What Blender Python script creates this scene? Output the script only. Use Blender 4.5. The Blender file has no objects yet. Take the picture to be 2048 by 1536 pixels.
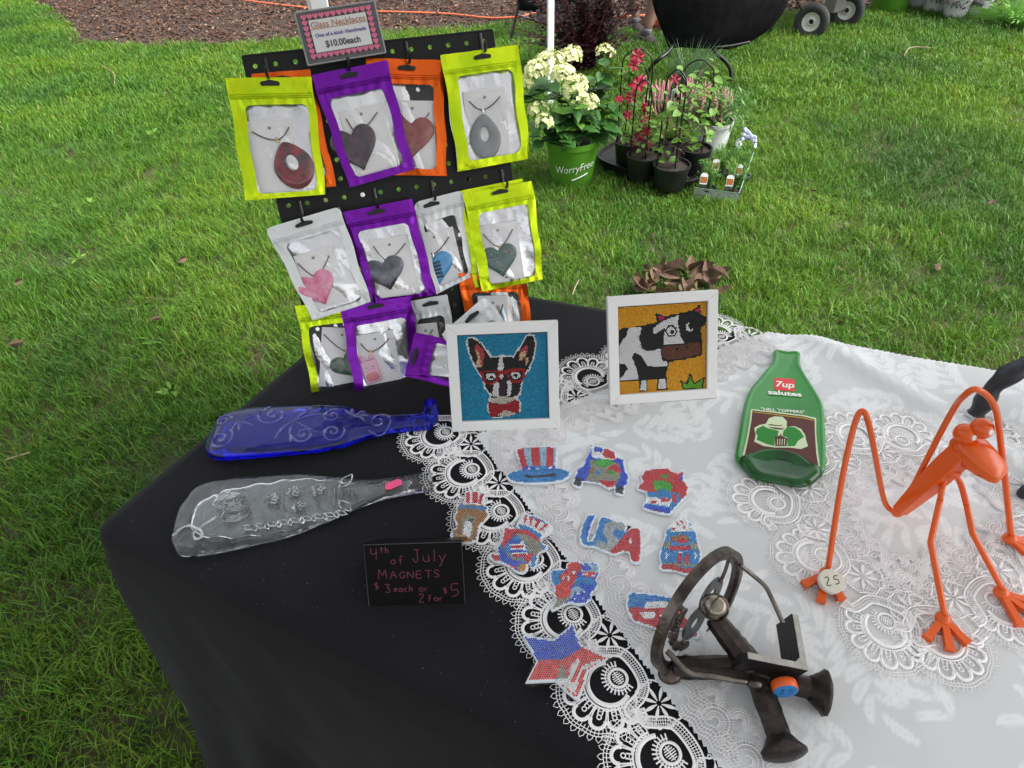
import bpy, bmesh, math, random
import numpy as np
from mathutils import Vector, Matrix, noise as mnoise
random.seed(7); np.random.seed(7)
rnd = random.Random(11)
SC = bpy.context.scene
# ---------------------------------------------------------------- camera
FPX = 1300.0; PITCH = math.radians(41.5); ROLL = math.radians(-2.5); CAMZ = 1.49; TZ = 0.74
rt = np.array([1., 0, 0]); fw = np.array([0, math.cos(PITCH), -math.sin(PITCH)]); up = np.array([0, math.sin(PITCH), math.cos(PITCH)])
cr, sr = math.cos(ROLL), math.sin(ROLL)
CX = cr*rt + sr*up; CY = cr*up - sr*rt
CAM = np.array([0., 0., CAMZ])
cam = bpy.data.cameras.new('camera'); camo = bpy.data.objects.new('camera', cam)
SC.collection.objects.link(camo); SC.camera = camo
cam.sensor_width = 36; cam.lens = FPX*36/2048; cam.clip_start = .02; cam.clip_end = 600
m = Matrix.Identity(4)
for i in range(3):
    m[i][0] = CX[i]; m[i][1] = CY[i]; m[i][2] = -fw[i]; m[i][3] = CAM[i]
camo.matrix_world = m
# ---------------------------------------------------------------- light
w = bpy.data.worlds.new('World'); SC.world = w; w.use_nodes = True
nt = w.node_tree; nt.nodes.clear()
sky = nt.nodes.new('ShaderNodeTexSky'); sky.sky_type = 'NISHITA'; sky.sun_disc = False
SUN_EL, SUN_AZ = 50, 105       # azimuth clockwise from +Y
sky.sun_elevation = math.radians(SUN_EL); sky.sun_rotation = math.radians(SUN_AZ)
sky.dust_density = 6; sky.air_density = 1.2; sky.ozone_density = 1
hs = nt.nodes.new('ShaderNodeHueSaturation'); hs.inputs['Saturation'].default_value = .22
bg = nt.nodes.new('ShaderNodeBackground'); bg.inputs['Strength'].default_value = .15
wo = nt.nodes.new('ShaderNodeOutputWorld')
nt.links.new(sky.outputs[0], hs.inputs['Color']); nt.links.new(hs.outputs[0], bg.inputs[0]); nt.links.new(bg.outputs[0], wo.inputs[0])
sl = bpy.data.lights.new('sun', 'SUN'); sl.energy = 1.5; sl.angle = math.radians(22); sl.color = (1, .97, .91)
so = bpy.data.objects.new('sun', sl); SC.collection.objects.link(so)
el, az = math.radians(SUN_EL), math.radians(SUN_AZ)
sd = Vector((math.sin(az)*math.cos(el), math.cos(az)*math.cos(el), math.sin(el)))
so.rotation_euler = sd.to_track_quat('Z', 'Y').to_euler(); so.location = (3, 6, 9)
SC.view_settings.view_transform = 'Standard'; SC.view_settings.look = 'None'
SC.view_settings.exposure = 1.3; SC.view_settings.gamma = 1; SC.view_settings.use_curve_mapping = False
SC.cycles.use_denoising = True; SC.cycles.max_bounces = 10; SC.cycles.transparent_max_bounces = 24
SC.cycles.diffuse_bounces = 4; SC.cycles.glossy_bounces = 4; SC.cycles.transmission_bounces = 8
SC.cycles.caustics_reflective = False; SC.cycles.sample_clamp_indirect = 6
# ---------------------------------------------------------------- placing
def ray(x, y):
    return fw + (x-1024)/FPX*CX - (y-768)/FPX*CY
def at(x, y, z=TZ):            # point of the ray at height z
    d = ray(x, y); return CAM + d*((CAMZ-z)/-d[2])
def T(x, y, h=0): return at(x, y, TZ+h)
def G(x, y, h=0): return at(x, y, h)
def onplane(x, y, o, n):
    d = ray(x, y); return CAM + d*(np.dot(o-CAM, n)/np.dot(d, n))
def atdist(x, y, Y):           # point of the ray on the vertical plane y=Y
    d = ray(x, y); return CAM + d*(Y/d[1])
def nrm(v): v = np.asarray(v, float); return v/np.linalg.norm(v)
def V(*a): return np.array(a, float)
class Fr:                      # a local frame
    def __init__(s, o, x, y=None, z=None):
        s.o = np.asarray(o, float); s.x = nrm(x)
        if y is not None: s.z = nrm(np.cross(s.x, y)); s.y = np.cross(s.z, s.x)
        else: s.z = nrm(z); s.y = nrm(np.cross(s.z, s.x)); s.x = np.cross(s.y, s.z)
    def p(s, u, v, w=0): return s.o + s.x*u + s.y*v + s.z*w
    def inv(s, P): d = np.asarray(P)-s.o; return np.array([d@s.x, d@s.y, d@s.z])
    def sub(s, u, v, w=0, ang=0):
        c, q = math.cos(ang), math.sin(ang)
        return Fr(s.p(u, v, w), s.x*c+s.y*q, z=s.z)
def flat(o, ang=0): return Fr(o, (math.cos(ang), math.sin(ang), 0), z=(0, 0, 1))
# ---------------------------------------------------------------- materials
MATS = {}
def M(name, col, rough=.6, metal=0, var=None, bump=None, coat=0, spec=.5, alpha=1, attr=None, sheen=0, transl=0, sub=None, vscale=8, bscale=200, emis=None):
    if name in MATS: return MATS[name]
    m = bpy.data.materials.new(name); m.use_nodes = True; n = m.node_tree; L = n.links
    b = n.nodes['Principled BSDF']; b.inputs['Roughness'].default_value = rough; b.inputs['Metallic'].default_value = metal
    b.inputs['Specular IOR Level'].default_value = spec; b.inputs['Coat Weight'].default_value = coat; b.inputs['Coat Roughness'].default_value = .08
    b.inputs['Alpha'].default_value = alpha; b.inputs['Sheen Weight'].default_value = sheen
    b.inputs['Base Color'].default_value = (*col, 1)
    tc = n.nodes.new('ShaderNodeTexCoord'); src = None
    if attr:
        a = n.nodes.new('ShaderNodeAttribute'); a.attribute_name = attr; src = a.outputs['Color']
    if var is not None:
        t = n.nodes.new('ShaderNodeTexNoise'); t.inputs['Scale'].default_value = vscale; t.inputs['Detail'].default_value = 5; t.inputs['Roughness'].default_value = .62
        L.new(tc.outputs['Object'], t.inputs['Vector'])
        rp = n.nodes.new('ShaderNodeValToRGB'); rp.color_ramp.elements[0].position = .36; rp.color_ramp.elements[1].position = .64
        L.new(t.outputs['Fac'], rp.inputs['Fac'])
        mx = n.nodes.new('ShaderNodeMix'); mx.data_type = 'RGBA'; L.new(rp.outputs['Color'], mx.inputs['Factor'])
        mx.inputs[6].default_value = (*col, 1); mx.inputs[7].default_value = (*var, 1)
        if src is not None: 
            mm = n.nodes.new('ShaderNodeMix'); mm.data_type = 'RGBA'; mm.blend_type = 'MULTIPLY'; mm.inputs['Factor'].default_value = 1
            L.new(src, mm.inputs[6]); L.new(mx.outputs[2], mm.inputs[7]); src = mm.outputs[2]
        else: src = mx.outputs[2]
    if src is not None: L.new(src, b.inputs['Base Color'])
    if bump:
        t2 = n.nodes.new('ShaderNodeTexNoise'); t2.inputs['Scale'].default_value = bscale; t2.inputs['Detail'].default_value = 4
        L.new(tc.outputs['Object'], t2.inputs['Vector'])
        bp = n.nodes.new('ShaderNodeBump'); bp.inputs['Strength'].default_value = bump; bp.inputs['Distance'].default_value = .004
        L.new(t2.outputs['Fac'], bp.inputs['Height']); L.new(bp.outputs[0], b.inputs['Normal'])
    if transl:
        tr = n.nodes.new('ShaderNodeBsdfTranslucent'); ms = n.nodes.new('ShaderNodeMixShader'); ms.inputs[0].default_value = transl
        if src is not None: L.new(src, tr.inputs[0])
        else: tr.inputs[0].default_value = (*col, 1)
        L.new(b.outputs[0], ms.inputs[1]); L.new(tr.outputs[0], ms.inputs[2])
        L.new(ms.outputs[0], n.nodes['Material Output'].inputs[0])
    MATS[name] = m; return m
# ---------------------------------------------------------------- mesh builder
WO = {}
class MB:
    def __init__(s): s.v = []; s.f = []; s.c = []; s.mi = []; s.cm = 0
    def add(s, vs, fs, col=None):
        b = len(s.v); s.v.extend([tuple(map(float, q)) for q in vs]); s.f.extend([tuple(b+i for i in f) for f in fs])
        s.c.extend([col]*len(vs)); s.mi.extend([s.cm]*len(fs)); return b
    def box(s, fr, sx, sy, sz, c=(0, 0, 0), bev=0, col=None):
        x, y, z = sx/2, sy/2, sz/2
        if not bev:
            vs = [fr.p(c[0]+i*x, c[1]+j*y, c[2]+k*z) for i in (-1, 1) for j in (-1, 1) for k in (-1, 1)]
            s.add(vs, [(0, 1, 3, 2), (4, 6, 7, 5), (0, 4, 5, 1), (2, 3, 7, 6), (0, 2, 6, 4), (1, 5, 7, 3)], col)
        else:
            o = [(-x+bev, -y), (x-bev, -y), (x, -y+bev), (x, y-bev), (x-bev, y), (-x+bev, y), (-x, y-bev), (-x, -y+bev)]
            i_ = [(a*(1-bev/x), b_*(1-bev/y)) for a, b_ in o]
            vs = [fr.p(c[0]+a, c[1]+b_, c[2]+zz) for (L, zz) in ((i_, -z), (o, -z+bev), (o, z-bev), (i_, z)) for a, b_ in L]
            fs = [tuple(range(7, -1, -1)), tuple(range(24, 32))]
            for r in range(3):
                for k in range(8): fs.append((r*8+k, r*8+(k+1) % 8, (r+1)*8+(k+1) % 8, (r+1)*8+k))
            s.add(vs, fs, col)
    def tube(s, pts, r, n=8, cap=True, col=None, sq=None):
        P = [np.asarray(p, float) for p in pts]; N = len(P)
        R = r if hasattr(r, '__len__') else [r]*N
        t0 = nrm(P[1]-P[0]); a = np.array([0, 0, 1.]) if abs(t0[2]) < .9 else np.array([1., 0, 0])
        u = nrm(np.cross(t0, a)); vs = []
        for i in range(N):
            t = nrm((P[min(i+1, N-1)]-P[max(i-1, 0)]) if np.linalg.norm(P[min(i+1, N-1)]-P[max(i-1, 0)]) > 1e-9 else t0)
            u = nrm(u - t*(u@t)); w_ = np.cross(t, u)
            for k in range(n):
                A = 2*math.pi*(k+.5)/n; vs.append(P[i] + (u*math.cos(A)+w_*math.sin(A))*R[i])
        fs = [(i*n+k, i*n+(k+1) % n, (i+1)*n+(k+1) % n, (i+1)*n+k) for i in range(N-1) for k in range(n)]
        if cap: fs += [tuple(range(n-1, -1, -1)), tuple((N-1)*n+k for k in range(n))]
        s.add(vs, fs, col)
    def lathe(s, fr, prof, n=24, col=None, cap=True, ell=1):   # prof (r,z)
        vs = [fr.p(r*math.cos(2*math.pi*k/n), r*ell*math.sin(2*math.pi*k/n), z) for r, z in prof for k in range(n)]
        N = len(prof)
        fs = [(i*n+k, i*n+(k+1) % n, (i+1)*n+(k+1) % n, (i+1)*n+k) for i in range(N-1) for k in range(n)]
        if cap: fs += [tuple(range(n-1, -1, -1)), tuple((N-1)*n+k for k in range(n))]
        s.add(vs, fs, col)
    def ball(s, c, r, n=14, m=9, fr=None, rr=None, col=None):
        fr = fr or flat((0, 0, 0)); rr = rr or (r, r, r); c = np.asarray(c, float); vs = []; fs = []
        for j in range(m+1):
            th = math.pi*j/m
            for k in range(n):
                a = 2*math.pi*k/n; vs.append(c + fr.x*rr[0]*math.sin(th)*math.cos(a) + fr.y*rr[1]*math.sin(th)*math.sin(a) + fr.z*rr[2]*math.cos(th))
        for j in range(m):
            for k in range(n): fs.append((j*n+k, (j+1)*n+k, (j+1)*n+(k+1) % n, j*n+(k+1) % n))
        s.add(vs, fs, col)
    def grid(s, fn, nu, nv, col=None, mask=None):
        vs = [fn(i/nu, j/nv) for j in range(nv+1) for i in range(nu+1)]
        fs = [(j*(nu+1)+i, j*(nu+1)+i+1, (j+1)*(nu+1)+i+1, (j+1)*(nu+1)+i) for j in range(nv) for i in range(nu) if mask is None or mask(i, j)]
        s.add(vs, fs, col)
    def prism(s, fr, pts, z0, z1, bev=0, col=None, holes=None):
        # polygon (convex or not) extruded along fr.z
        if not holes:
            n = len(pts); A = sum(pts[i][0]*pts[(i+1) % n][1]-pts[(i+1) % n][0]*pts[i][1] for i in range(n))
            if A < 0: pts = pts[::-1]
            if bev:
                ins = inset(pts, bev); L = [(pts, z0), (pts, z1-bev), (ins, z1)]
            else: L = [(pts, z0), (pts, z1)]
            vs = [fr.p(x, y, z) for q, z in L for x, y in q]; fs = []
            for r in range(len(L)-1):
                for k in range(n): fs.append((r*n+k, r*n+(k+1) % n, (r+1)*n+(k+1) % n, (r+1)*n+k))
            fs += [tuple(range(n-1, -1, -1)), tuple((len(L)-1)*n+k for k in range(n))]
            s.add(vs, fs, col); return
    def rib(s, fr, pts, w, h=None, z=0, closed=False, col=None):
        # a raised thread: triangular section following 2-D points
        P = np.array(pts, float); N = len(P); h = h or w*.6
        d = np.zeros_like(P)
        if closed: d = np.roll(P, -1, 0)-np.roll(P, 1, 0)
        else: d[1:-1] = P[2:]-P[:-2]; d[0] = P[1]-P[0]; d[-1] = P[-1]-P[-2]
        d /= np.maximum(np.linalg.norm(d, axis=1, keepdims=True), 1e-9); nn = np.stack([-d[:, 1], d[:, 0]], 1)*w/2
        vs = []
        for i in range(N):
            vs += [fr.p(P[i, 0]+nn[i, 0], P[i, 1]+nn[i, 1], z), fr.p(P[i, 0], P[i, 1], z+h), fr.p(P[i, 0]-nn[i, 0], P[i, 1]-nn[i, 1], z)]
        fs = []
        for i in range(N if closed else N-1):
            j = (i+1) % N; fs += [(i*3, i*3+1, j*3+1, j*3), (i*3+1, i*3+2, j*3+2, j*3+1)]
        s.add(vs, fs, col)
    def build(s, name, mat, parent=None, smooth=True, label=None, kind=None):
        off = WO.get(parent.name, np.zeros(3)) if parent else np.zeros(3)
        me = bpy.data.meshes.new(name)
        vv = np.array(s.v, float) - off if len(s.v) else np.zeros((0, 3))
        me.from_pydata(vv.tolist(), [], s.f)
        for q in (mat if isinstance(mat, (list, tuple)) else [mat]): me.materials.append(q)
        if isinstance(mat, (list, tuple)): me.polygons.foreach_set('material_index', s.mi)
        if any(c is not None for c in s.c):
            a = me.color_attributes.new('Col', 'FLOAT_COLOR', 'POINT')
            a.data.foreach_set('color', np.array([(*(c or (1, 1, 1)), 1) for c in s.c], 'f').ravel())
        if smooth:
            me.polygons.foreach_set('use_smooth', [True]*len(me.polygons))
            if smooth != 'all': me.set_sharp_from_angle(angle=math.radians(38))
        me.update()
        o = bpy.data.objects.new(name, me); SC.collection.objects.link(o)
        if parent: o.parent = parent; WO[o.name] = off
        if label: o['label'] = label
        if kind: o['kind'] = kind
        return o
def inset(pts, d):
    n = len(pts); out = []
    for i in range(n):
        a, b, c = np.array(pts[i-1]), np.array(pts[i]), np.array(pts[(i+1) % n])
        e1 = (b-a)/max(np.linalg.norm(b-a), 1e-9); e2 = (c-b)/max(np.linalg.norm(c-b), 1e-9)
        n1 = np.array([-e1[1], e1[0]]); n2 = np.array([-e2[1], e2[0]]); q = n1+n2; l = q@q
        q = q/max(l, .6)*2 if l > 1e-6 else n1
        out.append(tuple(b+q*d))
    return out
def thing(name, loc, label, cat, group=None):
    o = bpy.data.objects.new(name, None); SC.collection.objects.link(o); o.location = tuple(float(x) for x in loc)
    o.empty_display_size = .05; WO[o.name] = np.asarray(loc, float); tag(o, label, cat, group); return o
def tag(o, label, cat, group=None):
    o['label'] = label; o['category'] = cat
    if group: o['group'] = group
    return o
def inst(name, mesh, parent, loc, rot=None, scale=None):   # an object sharing a mesh; loc in world
    o = bpy.data.objects.new(name, mesh); SC.collection.objects.link(o)
    off = WO.get(parent.name, np.zeros(3)) if parent else np.zeros(3)
    o.parent = parent; o.location = tuple(np.asarray(loc, float)-off)
    if rot is not None:
        if isinstance(rot, Matrix): o.rotation_euler = rot.to_euler()
        else: o.rotation_euler = rot
    if scale is not None: o.scale = scale if hasattr(scale, '__len__') else (scale,)*3
    return o
def inpoly(X, Y, poly):
    X = np.asarray(X, float); Y = np.asarray(Y, float); r = np.zeros(X.shape, bool); n = len(poly); j = n-1
    for i in range(n):
        xi, yi = poly[i]; xj, yj = poly[j]
        if yi != yj:
            c = ((yi > Y) != (yj > Y)) & (X < (xj-xi)*(Y-yi)/(yj-yi)+xi); r ^= c
        j = i
    return r
def spline(pts, n=8, closed=False):
    P = [np.asarray(p, float) for p in pts]; N = len(P); out = []
    for i in range(N if closed else N-1):
        if closed: a, b, c, d = P[i-1], P[i], P[(i+1) % N], P[(i+2) % N]
        else: a, b, c, d = P[max(i-1, 0)], P[i], P[i+1], P[min(i+2, N-1)]
        for k in range(n):
            t = k/n; out.append(.5*((2*b)+(c-a)*t+(2*a-5*b+4*c-d)*t*t+(3*b-a-3*c+d)*t**3))
    if not closed: out.append(P[-1])
    return out
def srgb(r, g, b): return tuple(((c/255)/12.92 if c/255 <= .04045 else ((c/255+.055)/1.055)**2.4) for c in (r, g, b))
def text(s, fr, size, mat, parent, name='lettering', align='CENTER', bold=0, shear=0, sx=1, depth=.0, lift=.0006):
    cu = bpy.data.curves.new('lettering', 'FONT'); cu.body = s; cu.size = size; cu.align_x = align; cu.offset = bold*size; cu.shear = shear; cu.resolution_u = 3
    cu.extrude = depth
    to = bpy.data.objects.new('t', cu); SC.collection.objects.link(to); bpy.context.view_layer.update()
    me = bpy.data.meshes.new_from_object(to.evaluated_get(bpy.context.evaluated_depsgraph_get())); bpy.data.objects.remove(to)
    off = WO.get(parent.name, np.zeros(3))
    for v in me.vertices: v.co = Vector(fr.p(v.co.x*sx, v.co.y, v.co.z+lift)-off)
    me.materials.clear(); me.materials.append(mat); me.update()
    o = bpy.data.objects.new(name, me); SC.collection.objects.link(o); o.parent = parent; WO[o.name] = off; return o
def scatter(name, pts, rots, scl, idx, sources, kind='stuff'):
    col = bpy.data.collections.new(name+'_sources')
    for s_ in sources: col.objects.link(s_)
    me = bpy.data.meshes.new(name); me.from_pydata([tuple(p) for p in pts], [], [])
    a = me.attributes.new('rot', 'FLOAT_VECTOR', 'POINT'); a.data.foreach_set('vector', np.array(rots, 'f').ravel())
    a = me.attributes.new('scl', 'FLOAT_VECTOR', 'POINT'); a.data.foreach_set('vector', np.array(scl, 'f').ravel())
    a = me.attributes.new('idx', 'INT', 'POINT'); a.data.foreach_set('value', np.array(idx, 'i'))
    o = bpy.data.objects.new(name, me); SC.collection.objects.link(o); o['kind'] = kind
    g = bpy.data.node_groups.new(name+'_nodes', 'GeometryNodeTree')
    g.interface.new_socket('Geometry', in_out='INPUT', socket_type='NodeSocketGeometry'); g.interface.new_socket('Geometry', in_out='OUTPUT', socket_type='NodeSocketGeometry')
    N = g.nodes; gi = N.new('NodeGroupInput'); go = N.new('NodeGroupOutput'); ip = N.new('GeometryNodeInstanceOnPoints'); ci = N.new('GeometryNodeCollectionInfo')
    ci.inputs['Collection'].default_value = col; ci.inputs['Separate Children'].default_value = True; ci.inputs['Reset Children'].default_value = True
    def na(nm, ty):
        q = N.new('GeometryNodeInputNamedAttribute'); q.data_type = ty; q.inputs['Name'].default_value = nm; return q.outputs['Attribute']
    e = N.new('FunctionNodeEulerToRotation'); L = g.links
    L.new(na('rot', 'FLOAT_VECTOR'), e.inputs[0]); L.new(e.outputs[0], ip.inputs['Rotation']); L.new(na('scl', 'FLOAT_VECTOR'), ip.inputs['Scale'])
    L.new(na('idx', 'INT'), ip.inputs['Instance Index']); ip.inputs['Pick Instance'].default_value = True
    L.new(gi.outputs[0], ip.inputs['Points']); L.new(ci.outputs[0], ip.inputs['Instance']); L.new(ip.outputs[0], go.inputs[0])
    md = o.modifiers.new('scatter', 'NODES'); md.node_group = g
    return o
def rawmesh(name, mb, mat):
    off = MB.build(mb, name, mat); SC.collection.objects.unlink(off); return off
# ================================================================ ground, mulch, lawn
MULCH = [G(*q)[:2] for q in ((-420, -130), (-60, -40), (60, 5), (140, 60), (150, 92), (300, 100), (450, 92), (600, 88), (800, 70), (1000, 55), (1340, 68), (1560, 35), (1740, 22), (1900, 0), (2200, -60))]
MULCH = [tuple(q) for q in MULCH] + [(24, 26), (-26, 30)]
def lawnmat(name, blade):
    m = bpy.data.materials.new(name); m.use_nodes = True; n = m.node_tree; L = n.links; b = n.nodes['Principled BSDF']
    g = n.nodes.new('ShaderNodeNewGeometry')
    def nz(s, d=3):
        t = n.nodes.new('ShaderNodeTexNoise'); t.inputs['Scale'].default_value = s; t.inputs['Detail'].default_value = d; L.new(g.outputs['Position'], t.inputs['Vector']); return t
    def ramp(src, els):
        r = n.nodes.new('ShaderNodeValToRGB'); e = r.color_ramp.elements
        e[0].position, e[0].color = els[0][0], (*els[0][1], 1); e[1].position, e[1].color = els[-1][0], (*els[-1][1], 1)
        for p, c in els[1:-1]: q = e.new(p); q.color = (*c, 1)
        L.new(src, r.inputs[0]); return r
    if blade:
        a = n.nodes.new('ShaderNodeAttribute'); a.attribute_name = 'Col'
        big = ramp(nz(1.1).outputs['Fac'], [(.30, (.054, .145, .016)), (.48, (.090, .208, .015)), (.70, (.158, .285, .018))])
        mu = n.nodes.new('ShaderNodeMix'); mu.data_type = 'RGBA'; mu.blend_type = 'MULTIPLY'; mu.inputs['Factor'].default_value = 1
        L.new(big.outputs[0], mu.inputs[6]); L.new(a.outputs['Color'], mu.inputs[7]); L.new(mu.outputs[2], b.inputs['Base Color'])
        b.inputs['Roughness'].default_value = .48; b.inputs['Specular IOR Level'].default_value = .35
        tr = n.nodes.new('ShaderNodeBsdfTranslucent'); ms = n.nodes.new('ShaderNodeMixShader'); ms.inputs[0].default_value = .32
        L.new(mu.outputs[2], tr.inputs[0]); L.new(b.outputs[0], ms.inputs[1]); L.new(tr.outputs[0], ms.inputs[2]); L.new(ms.outputs[0], n.nodes['Material Output'].inputs[0])
    else:
        r = ramp(nz(9, 6).outputs['Fac'], [(.35, (.022, .030, .008)), (.55, (.050, .045, .014)), (.72, (.060, .038, .018))])
        L.new(r.outputs[0], b.inputs['Base Color']); b.inputs['Roughness'].default_value = .9
    return m
gm = MB(); gm.grid(lambda u, v: (-250+500*u, -250+500*v, -.004), 4, 4); lawn = gm.build('ground', lawnmat('soil_and_thatch', False), kind='structure')
lawn_m = lawnmat('grass_blade', True)
mm = MB(); mm.prism(flat((0, 0, 0)), MULCH, -.002, .012)
mulch = mm.build('mulch_bed', M('mulch_ground', (.022, .012, .008), .95, var=(.055, .032, .022), vscale=55, bump=1, bscale=90), kind='structure', smooth=False)
def visible(X, Y, Z=0, mx=140, my=140):
    D = np.stack([X, Y, np.full_like(X, Z)-CAMZ], -1); zc = D@fw; px = 1024+FPX*(D@CX)/zc; py = 768-FPX*(D@CY)/zc
    return (zc > .1) & (px > -mx) & (px < 2048+mx) & (py > -my) & (py < 1536+my)
def blade_tuft(seed, nb, rad, hmin, hmax, wid, lean=.9, dry=.04):
    r = random.Random(seed); mb = MB()
    for _ in range(nb):
        a = r.uniform(0, 6.283); d = rad*math.sqrt(r.random()); x, y = d*math.cos(a), d*math.sin(a)
        h = r.uniform(hmin, hmax); wv = wid*r.uniform(.6, 1.25); fa = r.uniform(0, 6.283); le = h*r.uniform(.15, lean)
        dx, dy = math.cos(fa), math.sin(fa); sx, sy = -dy*wv/2, dx*wv/2
        t = r.uniform(.45, 1.35); c = (t*r.uniform(.75, 1.15), t, t*r.uniform(.6, 1.6))
        if r.random() < dry: c = (2.0, 1.05, 2.4)
        pts = [(0, 0), (.35, .12), (.72, .45), (1, 1)]; vs = []
        for i, (hh, ll) in enumerate(pts):
            zz = h*hh*(1-.25*ll*le/h); wq = (1, .9, .6, .04)[i]
            vs += [(x+dx*le*ll-sx*wq, y+dy*le*ll-sy*wq, zz), (x+dx*le*ll+sx*wq, y+dy*le*ll+sy*wq, zz)]
        mb.add(vs, [(0, 1, 3, 2), (2, 3, 5, 4), (4, 5, 7, 6)], c)
    return rawmesh('grass_tuft', mb, lawn_m)
TABLE = [tuple(T(172, 1058)[:2]), tuple(T(800, 541)[:2])]
A0, B0 = np.array(TABLE[0]), np.array(TABLE[1]); dBC = nrm(T(1996, 746)[:2]-B0); dAD = nrm(T(1112, 1507)[:2]-A0)
C0 = B0+dBC*1.9; D0 = A0+dAD*1.75
TABLE = [tuple(A0), tuple(B0), tuple(C0), tuple(D0)]
rs = np.random.RandomState(3)
tufts = [blade_tuft(i, 74, .080, .020, .052, .0030, 1.15, .045) for i in range(7)] + [blade_tuft(20+i, 46, .06, .04, .075, .0036, 1.2, .10) for i in range(3)]
far_t = [blade_tuft(40+i, 66, .10, .028, .060, .0050, 1.0, .04) for i in range(4)]
N = 92000
X = rs.uniform(-11, 11, N); Y = rs.uniform(-.6, 10.5, N)
TRAYP = [tuple(G(*q)[:2]) for q in ((1195, 335), (1240, 305), (1340, 300), (1410, 325), (1408, 368), (1372, 388), (1320, 384), (1250, 362))]
keep = (np.hypot(X-G(1143, 362)[0], Y-G(1143, 362)[1]) > .11) & ~inpoly(X, Y, TRAYP) & visible(X, Y, 0, 650, 160) & ~inpoly(X, Y, MULCH) & ~inpoly(X, Y, [tuple(np.array(TABLE[0])+(.22, .12)), tuple(B0+(.15, -.15)), tuple(C0), (1.2, -.6), (.1, -.3)])
X, Y = X[keep], Y[keep]
bare = np.array([mnoise.noise(Vector((x*1.7, y*1.7, 3.1))) for x, y in zip(X, Y)])
k2 = (bare < np.where(X < -.7, .38, 2.)) | (rs.rand(len(X)) < .45); X, Y = X[k2], Y[k2]; bare = bare[k2]
far = Y > 4.2
idx = np.where(far, 10+rs.randint(0, 4, len(X)), np.where(rs.rand(len(X)) < .12, 7+rs.randint(0, 3, len(X)), rs.randint(0, 7, len(X))))
hh = np.array([1+.45*mnoise.noise(Vector((x*2.3, y*2.3, 9))) for x, y in zip(X, Y)])
rots = np.stack([rs.normal(0, .16, len(X)), rs.normal(0, .16, len(X)), rs.uniform(0, 6.28, len(X))], 1)
sc = np.stack([np.ones(len(X)), np.ones(len(X)), hh], 1)*rs.uniform(.8, 1.2, (len(X), 1))
print('tufts', len(X))
g = scatter('lawn_grass', np.stack([X, Y, np.zeros(len(X))], 1), rots, sc, idx, tufts+far_t)
# wood chips
chip_m = M('wood_chip', (.16, .075, .04), .9, attr='Col')
chips = []
for k in range(10):
    mb = MB(); r = random.Random(k); L_, W_ = r.uniform(.02, .06), r.uniform(.008, .02)
    c = [(.075, .034, .020), (.11, .055, .030), (.05, .024, .015), (.22, .15, .10), (.03, .016, .011), (.10, .042, .022), (.06, .032, .022), (.14, .08, .05), (.035, .019, .013), (.07, .036, .024)][k]
    vs = [(-L_/2, -W_/2*r.uniform(.4, 1), 0), (L_/2, -W_/2*r.uniform(.3, 1), .002), (L_/2*r.uniform(.6, 1), W_/2, .004), (-L_/2*r.uniform(.6, 1), W_/2, .003)]
    mb.add([(x, y, z-.004) for x, y, z in vs]+[(x, y, z+.004) for x, y, z in vs], [(3, 2, 1, 0), (4, 5, 6, 7), (0, 1, 5, 4), (1, 2, 6, 5), (2, 3, 7, 6), (3, 0, 4, 7)], c)
    chips.append(rawmesh('wood_chip', mb, chip_m))
N = 90000; X = rs.uniform(-9, 9, N); Y = rs.uniform(4.5, 12.5, N)
k = visible(X, Y, 0, 100, 100)
mp = np.array(MULCH); edge = inpoly(X, Y+rs.normal(0, .12, N), MULCH); k &= edge; X, Y = X[k], Y[k]
print('chips', len(X))
scatter('mulch_chips', np.stack([X, Y, rs.uniform(.012, .035, len(X))], 1), np.stack([rs.normal(0, .35, len(X)), rs.normal(0, .35, len(X)), rs.uniform(0, 6.28, len(X))], 1),
        np.repeat(rs.uniform(.5, 1.25, (len(X), 1)), 3, 1), rs.randint(0, 10, len(X)), chips)
# ================================================================ canopy over the table
white_paint = M('white_powder_coat', (.80, .81, .82), .45)
canvas = M('canopy_canvas', (.42, .43, .44), .85, transl=.5)
def tr_at(px, py, dist):      # foot of a vertical post seen through a pixel at a horizontal distance
    d = ray(px, py); h = math.hypot(d[0], d[1]); return np.array([d[0]/h*dist, d[1]/h*dist, 0.])
L1 = tr_at(634, 0, 1.70); L2 = tr_at(1101, 60, 4.45)
cd = np.array([.27, .963, 0]); cp = np.array([.963, -.27, 0])
ct = thing('canopy_tent', L1, 'canopy tent over the table, its wide white leg rising behind the price card', 'canopy')
corners = [L1, L1+cp*3.0, L1+cp*3.0-cd*3.0, L1-cd*3.0]
for k, c in enumerate(corners):
    mb = MB(); mb.box(flat(c+V(0, 0, 1.04), .35), .042, .042, 2.08, bev=.004); mb.box(flat(c+V(0, 0, .006), .35), .11, .11, .012)
    mb.build('leg', white_paint, ct)
cc = sum(corners)/4
mb = MB(); e = [c+V(0, 0, 2.06)+nrm(c-cc)*.06 for c in corners]; a = cc+V(0, 0, 2.85)
def roof(u, v, k):
    p = e[k]*(1-u)+e[(k+1) % 4]*u; return p*(1-v)+a*v + V(0, 0, -.05*math.sin(math.pi*u)*(1-v))
for k in range(4): mb.grid(lambda u, v: roof(u, v, k), 10, 8)
mb.build('roof', canvas, ct)
mb = MB()
for k in range(4): mb.grid(lambda u, v: roof(u, 0, k)*1 + V(0, 0, -.22*v), 10, 1)
mb.build('valance', canvas, ct)
ct2 = thing('canopy_pole', L2, 'slim white canopy leg standing behind the flowering hydrangea', 'pole')
mb = MB(); mb.box(flat(L2+V(0, 0, 1.05), .1), .038, .038, 2.1, bev=.003); mb.build('post', white_paint, ct2)
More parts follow.
